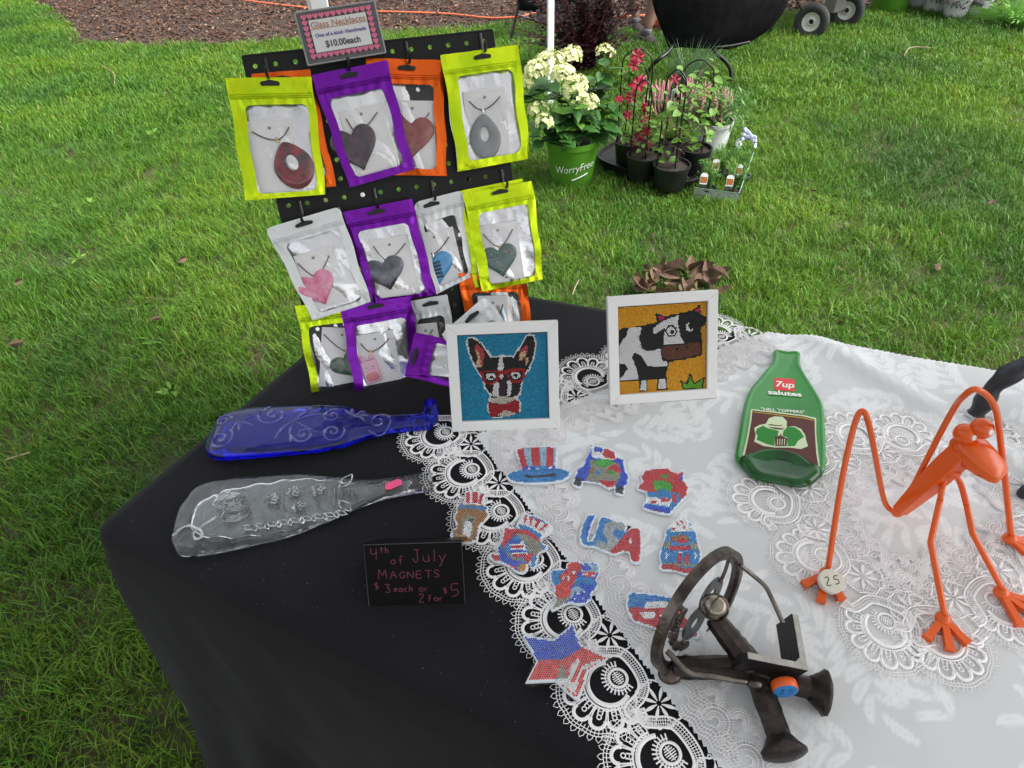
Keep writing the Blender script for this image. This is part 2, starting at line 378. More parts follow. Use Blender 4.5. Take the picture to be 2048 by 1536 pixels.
mb = MB(); mb.box(flat(L2+V(0, 0, .008), .1), .11, .11, .016); mb.build('foot_plate', white_paint, ct2)
# ================================================================ black tablecloth
def clothmat(name, col, var, rough, sheen, bscale, dust=False):
    m = M(name, col, rough, var=var, vscale=5, bump=.25, bscale=bscale, sheen=sheen, spec=.14); return m
black_cloth = clothmat('black_cloth', (.0085, .0085, .010), (.0115, .0115, .0135), .85, .06, 900)
def rounded(poly, r, n=8, m=30):
    out = []; N_ = len(poly)
    for i in range(N_):
        a, b, c = np.array(poly[i-1]), np.array(poly[i]), np.array(poly[(i+1) % N_]); d1 = nrm(a-b); d2 = nrm(c-b)
        p, q = b+d1*r, b+d2*r
        for k in range(n+1): t = k/n; out.append((1-t)**2*p+2*t*(1-t)*b+t*t*q)
        L = c+nrm(b-c)*r-q
        for k in range(1, m): out.append(q+L*k/m)
    return np.array(out)
per = rounded(TABLE[::-1], .035, 8, 150); NP = len(per); cen = per.mean(0)
nx = np.roll(per, -1, 0)-np.roll(per, 1, 0); nx /= np.linalg.norm(nx, axis=1, keepdims=True); outn = np.stack([nx[:, 1], -nx[:, 0]], 1)
seg = np.linalg.norm(np.roll(per, -1, 0)-per, axis=1); arc = np.concatenate([[0], np.cumsum(seg)[:-1]])
prof = [(-.022, -.0003), (-.010, -.003), (-.002, -.009), (.003, -.02), (.006, -.04)]+[(.010+.15*d, -.04-d) for d in np.linspace(.02, .68, 26)]
vs = []
for (o_, z) in prof:
    dpt = max(0, -z-.03)
    for i in range(NP):
        fold = 0
        if dpt > 0:
            s_ = arc[i]; fold = min(dpt*2.0, 1)*(.030*math.sin(s_*17+1.5*math.sin(s_*4.1))+.016*math.sin(s_*41+dpt*3)+.03*mnoise.noise(Vector((s_*5, dpt*1.2, 2))))*min(1, dpt*1.8)
            q_ = (s_*7.3-dpt*2.6+.25*mnoise.noise(Vector((s_*3, dpt*3, 5)))) % 1; fold += .010*max(0, 1-abs(q_-.5)*14)*max(0, mnoise.noise(Vector((s_*4, dpt*4, 11)))+.25)*min(1, dpt*6)
            fold += .004*mnoise.noise(Vector((s_*14-dpt*9, dpt*4, 7)))*min(1, dpt*8)
        p = per[i]+outn[i]*(o_+fold); vs.append((p[0], p[1], TZ+z))
cl = MB(); R_ = len(prof)
cl.add(vs, [(r*NP+i, (r+1)*NP+i, (r+1)*NP+(i+1) % NP, r*NP+(i+1) % NP) for r in range(R_-1) for i in range(NP)])
inner = [(p[0], p[1], TZ-.0003) for p in per+outn*-.022]; cl.add(inner, [tuple(range(NP))])
btc = cl.build('tablecloth', black_cloth, smooth='all'); tag(btc, 'plain black tablecloth draped over the table and falling to the grass', 'tablecloth')
# lint specks on the cloth
mb = MB()
for _ in range(260):
    x, y = rnd.uniform(250, 1100), rnd.uniform(880, 1480); q = T(x, y, .0006)
    if not inpoly([q[0]], [q[1]], TABLE)[0]: continue
    s_ = rnd.uniform(.0004, .0010); a_ = rnd.uniform(0, 3); mb.add([q+V(math.cos(a_)*s_, math.sin(a_)*s_, 0), q+V(-s_*.3, s_*.5, .0003), q+V(-math.cos(a_)*s_, -math.sin(a_)*s_, 0)], [(0, 1, 2)])
lint = mb.build('lint', M('lint', (.35, .35, .36), .9), btc, kind='stuff')
# ================================================================ white damask cloth with lace border
HW = .0035
E0 = T(922, 872)[:2]; E1 = T(1378, 1507)[:2]; E2 = T(1172, 812)[:2]; dF = nrm(E1-E0); 
E2 = T(1190, 806)[:2]; E3 = T(1500, 668)[:2]; dK = nrm(E3-E0)
print('corner angle', math.degrees(math.acos(dF@dK)))
nF = np.array([dF[1], -dF[0]]); 
if nF@np.array([-1, -1]) < 0: nF = -nF
nK = np.array([-dK[1], dK[0]])
if nK@np.array([-1, 1]) < 0: nK = -nK
def cloth_h(x, y):
    h = HW+.0018*mnoise.noise(Vector((x*9, y*9, 1)))+.0006*mnoise.noise(Vector((x*25, y*25, 5)))
    q = T(1985, 900)[:2]; d = ((x-q[0])*.86+(y-q[1])*.5); h += .010*math.exp(-(d/.022)**2)*max(0, min(1, (y-q[1]+.25)*4))
    return h
# damask figure: lobed leaves along curved stems, in a repeating tile
TW, TH = .25, .30; lobes = []
rr = random.Random(5)
for (sx_, sy_, a0, cv, n_, sg) in ((.03, .02, 80, -70, 6, 1), (.16, .05, 110, 85, 6, -1), (.08, .17, 40, 90, 6, 1), (.21, .2, 150, -80, 6, -1), (.12, .27, 20, -60, 5, 1), (.05, .10, 170, 90, 5, 1), (.20, .12, 30, 80, 5, 1), (.02, .25, -60, 70, 5, 1)):
    x, y, a = sx_, sy_, math.radians(a0)
    for k in range(n_):
        L_ = .044*(1-.45*abs(k/(n_-1)-.45)); 
        for s_ in (-1, 1): lobes.append((x, y, a+s_*math.radians(48), L_, L_*.18))
        x += math.cos(a)*.019; y += math.sin(a)*.019; a += math.radians(cv)/n_
    lobes.append((x, y, a, .04, .007))
def damask(X, Y):
    c, s_ = math.cos(.5), math.sin(.5); U = (X*c+Y*s_) % TW; W_ = (-X*s_+Y*c) % TH; out = np.zeros(X.shape)
    for (x, y, a, L_, w_) in lobes:
        for ox in (-TW, 0, TW):
            for oy in (-TH, 0, TH):
                dx, dy = U-x-ox, W_-y-oy; p = (dx*math.cos(a)+dy*math.sin(a))/L_; q = (-dx*math.sin(a)+dy*math.cos(a)); q = q-.012*p*p
                ww = w_*np.sqrt(np.clip(4*p*(1-p), 0, 1))*(.6+.6*p); ins = (p > 0) & (p < 1)
                val = np.where(ins, np.clip((ww-np.abs(q))/.0015+.5, 0, 1)*np.clip(np.abs(q)/.0012, .45, 1), 0); out = np.maximum(out, val)
    return out
step = .0034
lo = np.array([-.25, -.15]); hi = np.array([1.3, 1.12]); nxg, nyg = int((hi[0]-lo[0])/step), int((hi[1]-lo[1])/step)
gx, gy = np.meshgrid(lo[0]+np.arange(nxg+1)*step, lo[1]+np.arange(nyg+1)*step)
Eo = np.array(E0); dq = np.stack([gx-Eo[0], gy-Eo[1]], -1)
sF = dq@nF; sK = dq@nK
tb = np.array(TABLE); eb = nrm(tb[2]-tb[1]); nb_ = np.array([-eb[1], eb[0]]); sB = np.stack([gx-tb[1][0], gy-tb[1][1]], -1)@nb_
ef = nrm(tb[3]-tb[0]); nf_ = np.array([ef[1], -ef[0]]); sFr = np.stack([gx-tb[0][0], gy-tb[0][1]], -1)@nf_
gz = np.array([[cloth_h(gx[j, i], gy[j, i]) if (j % 4 == 0 and i % 4 == 0) else 0 for i in range(nxg+1)] for j in range(nyg+1)])
cz = gz[::4, ::4]; jj, ii = np.arange(nyg+1)/4, np.arange(nxg+1)/4; j0 = np.minimum(jj.astype(int), cz.shape[0]-2); i0 = np.minimum(ii.astype(int), cz.shape[1]-2)
fj = (jj-j0)[:, None]; fi = (ii-i0)[None, :]
gz = cz[j0][:, i0]*(1-fj)*(1-fi)+cz[j0+1][:, i0]*fj*(1-fi)+cz[j0][:, i0+1]*(1-fj)*fi+cz[j0+1][:, i0+1]*fj*fi
ov = np.maximum(np.maximum(sB, sFr)-.004, 0)          # drop past the table edge
Z = TZ+gz-np.where(ov > 0, ov*6.0, 0)*1.0
pat = damask(gx, gy)
lim = .055*.97
gxx, gyy = gx.copy(), gy.copy()
pull = np.maximum(sB-.012, 0)[..., None]*.8*nb_; gxx -= pull[..., 0]; gyy -= pull[..., 1]
okv = (sF < -.016) & (sK < -.010) & (ov < .055)
okf = okv[:-1, :-1] & okv[1:, :-1] & okv[:-1, 1:] & okv[1:, 1:]
ids = np.arange((nxg+1)*(nyg+1)).reshape(nyg+1, nxg+1)
F_ = np.stack([ids[:-1, :-1][okf], ids[:-1, 1:][okf], ids[1:, 1:][okf], ids[1:, :-1][okf]], 1)
used, invx = np.unique(F_, return_inverse=True); F_ = invx.reshape(F_.shape)
VV = np.stack([gxx.ravel()[used], gyy.ravel()[used], Z.ravel()[used]], 1); PV = pat.ravel()[used]
wt = thing('lace_tablecloth', (*E0, TZ), 'white damask tablecloth with leaf pattern and wide lace edging laid over the black cloth', 'tablecloth')
me = bpy.data.meshes.new('damask_panel'); me.from_pydata((VV-WO[wt.name]).tolist(), [], F_.tolist())
ca = me.color_attributes.new('Col', 'FLOAT_COLOR', 'POINT'); ca.data.foreach_set('color', np.stack([PV, PV, PV, np.ones(len(PV))], 1).astype('f').ravel())
dm = bpy.data.materials.new('damask'); dm.use_nodes = True; n = dm.node_tree; b = n.nodes['Principled BSDF']; L = n.links
a = n.nodes.new('ShaderNodeAttribute'); a.attribute_name = 'Col'; mx = n.nodes.new('ShaderNodeMix'); mx.data_type = 'RGBA'
L.new(a.outputs['Fac'], mx.inputs['Factor']); mx.inputs[6].default_value = (.62, .63, .635, 1); mx.inputs[7].default_value = (.77, .78, .785, 1); L.new(mx.outputs[2], b.inputs['Base Color'])
mr = n.nodes.new('ShaderNodeMapRange'); mr.inputs['To Min'].default_value = .6; mr.inputs['To Max'].default_value = .75; b.inputs['Specular IOR Level'].default_value = .25; L.new(a.outputs['Fac'], mr.inputs['Value']); L.new(mr.outputs[0], b.inputs['Roughness'])
b.inputs['Sheen Weight'].default_value = .2
wv = n.nodes.new('ShaderNodeTexNoise'); wv.inputs['Scale'].default_value = 30; tcn = n.nodes.new('ShaderNodeTexCoord'); L.new(tcn.outputs['Object'], wv.inputs['Vector'])
bp = n.nodes.new('ShaderNodeBump'); bp.inputs['Strength'].default_value = .22; bp.inputs['Distance'].default_value = .004; L.new(wv.outputs['Fac'], bp.inputs['Height']); L.new(bp.outputs[0], b.inputs['Normal'])
me.materials.append(dm); me.polygons.foreach_set('use_smooth', [True]*len(me.polygons)); me.update()
do = bpy.data.objects.new('damask_panel', me); SC.collection.objects.link(do); do.parent = wt
# ---- lace motifs (2-D threads with thickness), outward = +y
thread = M('lace_thread', (.92, .90, .90), .75, sheen=.2)
thread2 = M('fine_lace_thread', (.86, .835, .84), .8, sheen=.2)
F0 = flat((0, 0, 0))
def arcp(cx, cy, rx, ry, a0, a1, n_): return [(cx+rx*math.sin(math.radians(a0+(a1-a0)*k/n_)), cy+ry*math.cos(math.radians(a0+(a1-a0)*k/n_))) for k in range(n_+1)]
def fan_motif():
    mb = MB(); fr = F0; R0, R1 = .027, .053; S = 104; NPt = 8
    mb.rib(fr, arcp(0, 0, R0-.003, R0-.003, -S-14, S+14, 40), .0052, .002)
    mb.rib(fr, arcp(0, 0, R0+.002, R0+.002, -S, S, 30), .0022, .0018)
    # eye
    mb.rib(fr, arcp(0, -.013, .0105, .0105, 0, 360, 26)[:-1], .0034, .0018, closed=True)
    for k in range(6): mb.rib(fr, [(-.006+k*.0024, -.020+abs(k-2.5)*.0012), (-.006+k*.0024, -.006-abs(k-2.5)*.0012)], .0012, .0008)
    mb.rib(fr, [(-.008, -.013), (.008, -.013)], .001, .001)
    mb.rib(fr, arcp(0, -.013, .0145, .0145, -120, 120, 22), .0012, .001)
    for k in range(17):
        A = math.radians(-115+k*230/16); mb.rib(fr, [(.0125*math.sin(A), -.013+.0125*math.cos(A)), (.0195*math.sin(A), -.013+.0195*math.cos(A))], .0018, .0012)
    def rad(A, r): 
        q = 1-.10*abs(math.sin(math.radians(A)))**2; return (r*q*math.sin(math.radians(A)), r*q*math.cos(math.radians(A)))
    for k in range(NPt):
        Ac = -S+(k+.5)*2*S/NPt; hw = S/NPt
        # petal outline: two spokes and a round end
        for s_ in (-1, 1): mb.rib(fr, [rad(Ac+s_*hw*.86, R0+.002), rad(Ac+s_*hw*.9, .036), rad(Ac+s_*hw*.86, .044)], .0017, .0013)
        tip = [rad(Ac+hw*.86*math.cos(t), .044+.0095*math.sin(t)) for t in np.linspace(0, math.pi, 11)]
        mb.rib(fr, tip, .0042, .002)
        # inner tongue with ring
        for s_ in (-1, 1): mb.rib(fr, [rad(Ac+s_*hw*.38, R0+.002), rad(Ac+s_*hw*.30, .038)], .0016, .0012)
        c = rad(Ac, .0405); mb.rib(fr, [(c[0]+.0026*math.cos(t), c[1]+.0026*math.sin(t)) for t in np.linspace(0, 6.283, 8)[:-1]], .0015, .0012, closed=True)
        for q in (.030, .034): mb.rib(fr, [rad(Ac-hw*.36, q), rad(Ac+hw*.36, q)], .0009, .0008)
        for s_ in (-1, 1): mb.rib(fr, [rad(Ac+s_*hw*.4, .032), rad(Ac+s_*hw*.9, .033)], .0009, .0008)
    # net and picots
    for q, ww in ((.0570, .0010), (.0605, .0010)): mb.rib(fr, [rad(A, q+.0016*abs(math.sin(math.radians((A+S)*180/(2*S/NPt))))) for A in np.linspace(-S+4, S-4, 49)], ww, .0008)
    K = 46
    for k in range(K+1):
        A = -S+4+k*(2*S-8)/K; mb.rib(fr, [rad(A, .0535), rad(A, .0625)], .0008, .0007)
    K = 23
    for k in range(K):
        A = -S+6+k*(2*S-12)/(K-1); h_ = 2.6
        mb.rib(fr, [rad(A-h_, .0615), rad(A-h_*1.05, .0650), rad(A, .0685), rad(A+h_*1.05, .0650), rad(A+h_, .0615)], .0009, .0008)
    return mb
def band(mb, pts, wd=.010, rows=3, step_=.0026):
    P = np.array(spline(pts, 8)); N_ = len(P); d = np.gradient(P, axis=0); d /= np.linalg.norm(d, axis=1, keepdims=True); nn = np.stack([-d[:, 1], d[:, 0]], 1)
    mb.rib(F0, P+nn*wd/2, .0030, .0017); mb.rib(F0, P-nn*wd/2, .0022, .0015)
    for r in range(1, rows): mb.rib(F0, P+nn*(-wd/2+wd*r/rows), .0008, .0008)
    for i in range(0, N_): mb.rib(F0, [P[i]+nn[i]*wd/2, P[i]-nn[i]*wd/2], .0008, .0008)
def scroll_motif():
    mb = MB(); band(mb, [(-.052, -.012), (-.036, -.002), (-.030, -.022), (-.020, -.034), (.0, -.038), (.022, -.034), (.033, -.018), (.040, -.010), (.052, -.012)], .011)
    return mb
def flower_motif():
    mb = MB()
    for k in range(8):
        A = k*math.pi/4+.2; c, s_ = math.cos(A), math.sin(A)
        lp = [(t, .0019*math.sin(math.pi*min(1, (t-.003)/.0175))) for t in np.linspace(.003, .0205, 7)]
        o = lp+[(x, -y) for x, y in lp[::-1][1:-1]]; mb.prism(F0, [(x*c-y*s_, x*s_+y*c) for x, y in o], 0, .0014)
        mb.rib(F0, [(.003*c, .003*s_), (.0165*c, .0165*s_)], .0014, .0024)
        mb.rib(F0, [(.018*c, .018*s_), (.0245*c, .0245*s_)], .0009, .0008)
    P_ = [(.0255*math.cos(t)*(1+.06*math.cos(8*t)), .0255*math.sin(t)*(1+.06*math.cos(8*t))) for t in np.linspace(0, 6.283, 41)[:-1]]
    mb.rib(F0, P_, .0020, .0013, closed=True)
    for k in range(16):
        A = k*math.pi/8; mb.rib(F0, [(.0255*math.cos(A)+.0022*math.cos(t), .0255*math.sin(A)+.0022*math.sin(t)) for t in np.linspace(0, 6.283, 6)[:-1]], .0016, .0016, closed=True)
    return mb
def shell_motif():                      # fine ruffle of loops and threads
    mb = MB()
    for (cx, cy, R) in ((0, 0, .019), (-.017, .020, .011), (.017, .021, .012)):
        for q in (.25, .55, .8, 1): mb.rib(F0, [(cx+R*q*math.cos(t), cy+R*q*math.sin(t)) for t in np.linspace(-.6, 3.75, 22)], .0016 if q in (.25, .8) else .0009, .0013 if q == .8 else .0008)
        K = 22
        for k in range(K+1):
            t = -.6+4.35*k/K; mb.rib(F0, [(cx+R*.3*math.cos(t), cy+R*.3*math.sin(t)), (cx+R*.98*math.cos(t+.05), cy+R*.98*math.sin(t+.05))], .0008, .0007)
        for k in range(14):
            t = -.5+4.15*k/13; mb.rib(F0, [(cx+(R+.0012)*math.cos(t)+.0018*math.cos(a_), cy+(R+.0012)*math.sin(t)+.0018*math.sin(a_)) for a_ in np.linspace(0, 6.28, 6)[:-1]], .0007, .0007, closed=True)
    for yy in (-.022, -.017, -.012, -.007): mb.rib(F0, [(x, yy+.002*math.sin(x*300)) for x in np.linspace(-.032, .032, 20)], .0010, .0009)
    for x in np.linspace(-.032, .032, 22): mb.rib(F0, [(x, -.023), (x+.001, -.006)], .0007, .0007)
    return mb
def flatten(mb):
    mb.v = [(x, y, z*.55) for x, y, z in mb.v]; return mb
def proto(mb, name, mat): o = rawmesh(name, mb, mat); return o.data
fan_me, scr_me, flo_me, she_me = proto(flatten(fan_motif()), 'lace_fan', thread), proto(flatten(scroll_motif()), 'lace_scroll', thread), proto(flatten(flower_motif()), 'lace_flower', thread), proto(flatten(shell_motif()), 'lace_ruffle', thread2)
def put(name, me_, x, y, ang, z, s_=1):
    return inst(name, me_, wt, (x, y, z), (0, 0, ang-math.pi/2), (s_, s_, 1))
PITCHM = .092; k0 = -.06
def lay_edge(o, d, nrm_, L0, L1_, zbase, ruff=True, inner=1):
    a = math.atan2(nrm_[1], nrm_[0]); n_ = int((L1_-L0)/PITCHM)
    for k in range(n_+1):
        s_ = L0+k*PITCHM; p = o+d*s_
        q = p+nrm_*.030; put('lace_fan', fan_me, q[0], q[1], a+rnd.uniform(-.04, .04), zbase+.0012)
        put('lace_scroll', scr_me, *(p+nrm_*.030), a, zbase+.0022)
        q = p+d*PITCHM*.5-nrm_*.005; put('lace_flower', flo_me, q[0], q[1], a+rnd.uniform(-.3, .3), zbase+.0016)
    if ruff:
        for k in range(int((L1_-L0)/.046)+1):
            s_ = L0+k*.046; p = o+d*s_-nrm_*(.050+.008*math.sin(k*1.9)); put('lace_ruffle', she_me, p[0], p[1], a+math.pi+.3*math.sin(k*2.3), TZ+HW+.0012, 1.0)
lay_edge(E0, dF, nF, -.02, .74, TZ)
lay_edge(E0, dK, nK, .07, .62, TZ)
# medallion of lace sewn on the damask
MC = T(1800, 1075)[:2]; eyes = [T(*q)[:2] for q in ((1553, 1011), (1643, 1114), (1770, 1246), (1872, 1262), (1985, 1205), (2080, 1120), (2100, 1010), (2040, 925), (1960, 880), (1802, 886), (1712, 885), (1620, 925))]
for k, q in enumerate(eyes):
    dd = nrm(q-MC); a = math.atan2(dd[1], dd[0]); zz = TZ+HW+.0018
    put('lace_fan', fan_me, q[0]+dd[0]*.012, q[1]+dd[1]*.012, a, zz, .92); put('lace_scroll', scr_me, q[0]+dd[0]*.012, q[1]+dd[1]*.012, a, zz+.0008, .95)
    nq = eyes[(k+1) % len(eyes)]; mq = (q+nq)/2; d2 = nrm(mq-MC); mq = mq-d2*.022
    put('lace_flower', flo_me, mq[0], mq[1], a, zz, .95)
    for t, off_, sc_ in ((0, .050, 1.0), (.5, .062, .9)):
        w_ = q*(1-t)+nq*t; d3 = nrm(w_-MC); w_ = w_-d3*off_; put('lace_ruffle', she_me, w_[0], w_[1], math.atan2(-d3[1], -d3[0])+.3*math.sin(k*3+t), zz-.0004, sc_)
# lace at the far corner behind the cow picture
for (x, y, s_) in ((1460, 705, .8), (1500, 690, .8)): q = T(x, y)[:2]; put('lace_ruffle', she_me, q[0], q[1], 1.2, TZ+HW+.001, s_)
# ================================================================ pegboard display
def tilted(BL, BR, tilt, lift=0):
    a, b = T(*BL), T(*BR); e = nrm(b-a); back = np.array([-e[1], e[0], 0.]); t = math.radians(tilt)
    u = V(0, 0, 1)*math.cos(t)+back*math.sin(t); return Fr(a, e, y=u), np.linalg.norm(b-a)   # z = e x u points to the viewer
BF, BW = tilted((645, 775), (1068, 692), 24)
if BF.z@(CAM-BF.o) < 0: print('board normal flipped')
BH = .53
black_plastic = M('black_plastic', (.006, .006, .007), .45, spec=.3, var=(.009, .009, .010), bump=.12, bscale=500)
board = thing('pegboard_stand', BF.o, 'black perforated display board leaning back on the table, hung with bagged necklaces', 'display board')
NXH, NYH = 13, 18; cw, chh = BW/NXH, BH/NYH
mb = MB()
K = 16
for j in range(NYH):
    for i in range(NXH):
        cx, cy = (i+.5)*cw, (j+.5)*chh; r = .0036; has = True
        sqp = []
        for k in range(K):
            t = 2*math.pi*k/K; c, s_ = math.cos(t), math.sin(t); q = max(abs(c), abs(s_)); sqp.append((cx+cw/2*c/q, cy+chh/2*s_/q))
        if has:
            ci = [(cx+r*math.cos(2*math.pi*k/K), cy+r*math.sin(2*math.pi*k/K)) for k in range(K)]
            vs = [BF.p(x, y, 0) for x, y in sqp]+[BF.p(x, y, 0) for x, y in ci]+[BF.p(x, y, -.003) for x, y in ci]+[BF.p(x, y, -.003) for x, y in sqp]
            fs = []
            for k in range(K):
                n_ = (k+1) % K; fs += [(k, n_, K+n_, K+k), (K+k, K+n_, 2*K+n_, 2*K+k), (2*K+k, 2*K+n_, 3*K+n_, 3*K+k)]
            mb.add(vs, fs)
        else:
            mb.add([BF.p(x, y, 0) for x, y in sqp], [tuple(range(K))]); mb.add([BF.p(x, y, -.003) for x, y in sqp], [tuple(range(K-1, -1, -1))])
mb.build('panel', black_plastic, board, smooth=False)
mb = MB()
for (x0, y0, x1, y1) in ((0, 0, BW, 0), (0, BH, BW, BH), (0, 0, 0, BH), (BW, 0, BW, BH)):
    mb.tube([BF.p(x0, y0, -.0015), BF.p(x1, y1, -.0015)], .0022, 6)
mb.build('edge_rim', black_plastic, board)
mb = MB()
for x in (.06, BW-.06):
    mb = MB(); t = BF.p(x, BH*.75, -.004); mb.tube([t, V(t[0], t[1], 0)+nrm(V(BF.z[0], BF.z[1], 0))*-.16+V(0, 0, TZ)], .005, 8); mb.build('back_strut', black_plastic, board)
hook_m = M('black_wire', (.008, .008, .009), .25, spec=.6)
def cA(x, y): return (420+x/2.9257, y/2.9257)
def cB(x, y): return (500+x/3.2, 360+y/3.2)
def bl(px, d): return BF.inv(onplane(px[0], px[1], BF.p(0, 0, d), BF.z))[:2]
FOIL = {'yellow': srgb(222, 240, 10), 'purple': srgb(125, 14, 170), 'orange': srgb(240, 105, 15), 'white': (.80, .82, .83)}
def foil(c):
    nm = 'foil_'+c
    if nm in MATS: return MATS[nm]
    m = M(nm, FOIL[c], .24 if c != 'white' else .30, metal=.68 if c != 'white' else .15, spec=.6, bump=.9, bscale=20, var=FOIL2[c], vscale=16); return m
FOIL2 = {'yellow': srgb(190, 228, 14), 'purple': srgb(112, 12, 160), 'orange': srgb(232, 92, 12), 'white': (.74, .76, .78)}  # second tones; the greener yellow paints in a greenish reflection
silver = M('silver_film', (.80, .80, .81), .22, metal=.95, bump=1, bscale=16)
def facing(n, p=4, base=.04, amp=.8, normal=None):      # symmetric reflectance for thin sheets
    lw = n.nodes.new('ShaderNodeLayerWeight'); lw.inputs[0].default_value = .5
    if normal is not None: n.links.new(normal, lw.inputs['Normal'])
    a = n.nodes.new('ShaderNodeMath'); a.operation = 'POWER'; a.inputs[1].default_value = p; n.links.new(lw.outputs['Facing'], a.inputs[0])
    b = n.nodes.new('ShaderNodeMath'); b.operation = 'MULTIPLY_ADD'; b.inputs[1].default_value = amp; b.inputs[2].default_value = base; b.use_clamp = True; n.links.new(a.outputs[0], b.inputs[0]); return b
def filmmat():
    m = bpy.data.materials.new('clear_film'); m.use_nodes = True; n = m.node_tree; L = n.links; n.nodes.remove(n.nodes['Principled BSDF'])
    g = n.nodes.new('ShaderNodeBsdfGlossy'); g.inputs['Roughness'].default_value = .14; g.inputs['Color'].default_value = (.9, .9, .9, 1)
    t = n.nodes.new('ShaderNodeBsdfTransparent'); t.inputs[0].default_value = (.97, .97, .98, 1); d = n.nodes.new('ShaderNodeBsdfDiffuse'); d.inputs[0].default_value = (.75, .76, .78, 1)
    f = facing(n, 4, 0, .5); tc = n.nodes.new('ShaderNodeTexCoord'); z = n.nodes.new('ShaderNodeTexNoise'); z.inputs['Scale'].default_value = 32; z.inputs['Detail'].default_value = 3
    L.new(tc.outputs['Object'], z.inputs['Vector']); bp = n.nodes.new('ShaderNodeBump'); bp.inputs['Strength'].default_value = .8; bp.inputs['Distance'].default_value = .006; L.new(z.outputs['Fac'], bp.inputs['Height'])
    L.new(bp.outputs[0], g.inputs['Normal']); L.new(bp.outputs[0], f.lw.inputs['Normal']) if hasattr(f, 'lw') else None
    m1 = n.nodes.new('ShaderNodeMixShader'); m1.inputs[0].default_value = .025; L.new(t.outputs[0], m1.inputs[1]); L.new(d.outputs[0], m1.inputs[2])
    ma = n.nodes.new('ShaderNodeMath'); ma.operation = 'MULTIPLY_ADD'; ma.inputs[1].default_value = 1; ma.inputs[2].default_value = .025; L.new(f.outputs[0], ma.inputs[0])
    m2 = n.nodes.new('ShaderNodeMixShader'); L.new(ma.outputs[0], m2.inputs[0]); L.new(m1.outputs[0], m2.inputs[1]); L.new(g.outputs[0], m2.inputs[2]); L.new(m2.outputs[0], n.nodes['Material Output'].inputs[0]); return m
film = filmmat()
card_m = M('white_card', (.88, .87, .87), .7); cord_m = M('dark_cord', (.02, .014, .014), .6); cord_br = M('brown_cord', (.10, .05, .04), .6)
gold = M('gold_bail', (.75, .5, .12), .25, metal=1); silv = M('silver_bail', (.7, .7, .7), .25, metal=1); slot_m = M('slot_dark', (.01, .01, .01), .6); hole_m = M('punched_hole', (.25, .25, .26), .8)
def heart(n_=40):
    o = []
    for k in range(n_):
        t = 2*math.pi*k/n_; x = 16*math.sin(t)**3; y = 13*math.cos(t)-5*math.cos(2*t)-2*math.cos(3*t)-math.cos(4*t); o.append((.80*x/33+.11*math.sin(t), .80*(y+2.5)/30+.095*math.cos(t)))
    return o
def drop(n_=40):
    o = []
    for k in range(n_):
        t = 2*math.pi*k/n_; y = math.cos(t); x = math.sin(t)*(1-.42*max(0, y)**1.6)*.5; o.append((x*.86, y*.5))
    return o
def dome(mb, fr, out, sx, sy, z0, hgt, hole=None, hc=(0, .02), col=None):
    """a glass cabochon: rounded outline, domed top, optional opening"""
    n_ = len(out); rings = [(1, 0), (1.0, .35), (.96, .68), (.86, .9), (.7, 1), (.45, 1.05), (.2, 1.07)]
    if hole: rings = [(1, 0), (1, .35), (.94, .7), (.82, .92), (.66, 1), (.52, .93), (.45, .6), (.44, 0)]
    vs = []
    for q, h in rings:
        for x, y in out:
            if hole:
                t = (1-q)/.56; a = math.atan2(y-hc[1], x-hc[0]); hx, hy = hc[0]+hole[0]*math.cos(a), hc[1]+hole[1]*math.sin(a); X_, Y_ = x*(1-t)+hx*t, y*(1-t)+hy*t
            else: X_, Y_ = x*q, y*q+(1-q)*.06
            vs.append(fr.p(X_*sx, Y_*sy, z0+h*hgt))
    fs = [(r*n_+k, r*n_+(k+1) % n_, (r+1)*n_+(k+1) % n_, (r+1)*n_+k) for r in range(len(rings)-1) for k in range(n_)]
    if not hole: fs.append(tuple((len(rings)-1)*n_+k for k in range(n_)))
    mb.add(vs, fs, col)
def rrect(w_, h_, r, n_=6):
    o = []
    for (cx, cy, a0) in ((w_-r, h_-r, 0), (r, h_-r, 90), (r, r, 180), (w_-r, r, 270)):
        for k in range(n_+1): a = math.radians(a0+90*k/n_); o.append((cx+r*math.cos(a), cy+r*math.sin(a)))
    return o
def glassy(name, c1, c2, scale=60, rough=.12):
    return M(name, c1, rough, var=c2, vscale=scale, coat=.4, spec=.5)
hookn = [0]
def make_hook(px, d, fr=None):
    u, v = bl(px, d); mb = MB()
    mb.tube([BF.p(u, v+.004, -.004), BF.p(u, v+.004, 0), BF.p(u, v+.004, d+.004), BF.p(u, v+.005, d+.010), BF.p(u, v+.010, d+.014), BF.p(u, v+.018, d+.0155)], .0023, 8)
    mb.tube([BF.p(u, v+.034, .001), BF.p(u, v+.001, .0015)], .0032, 8)
    mb.build('hook', hook_m, board)
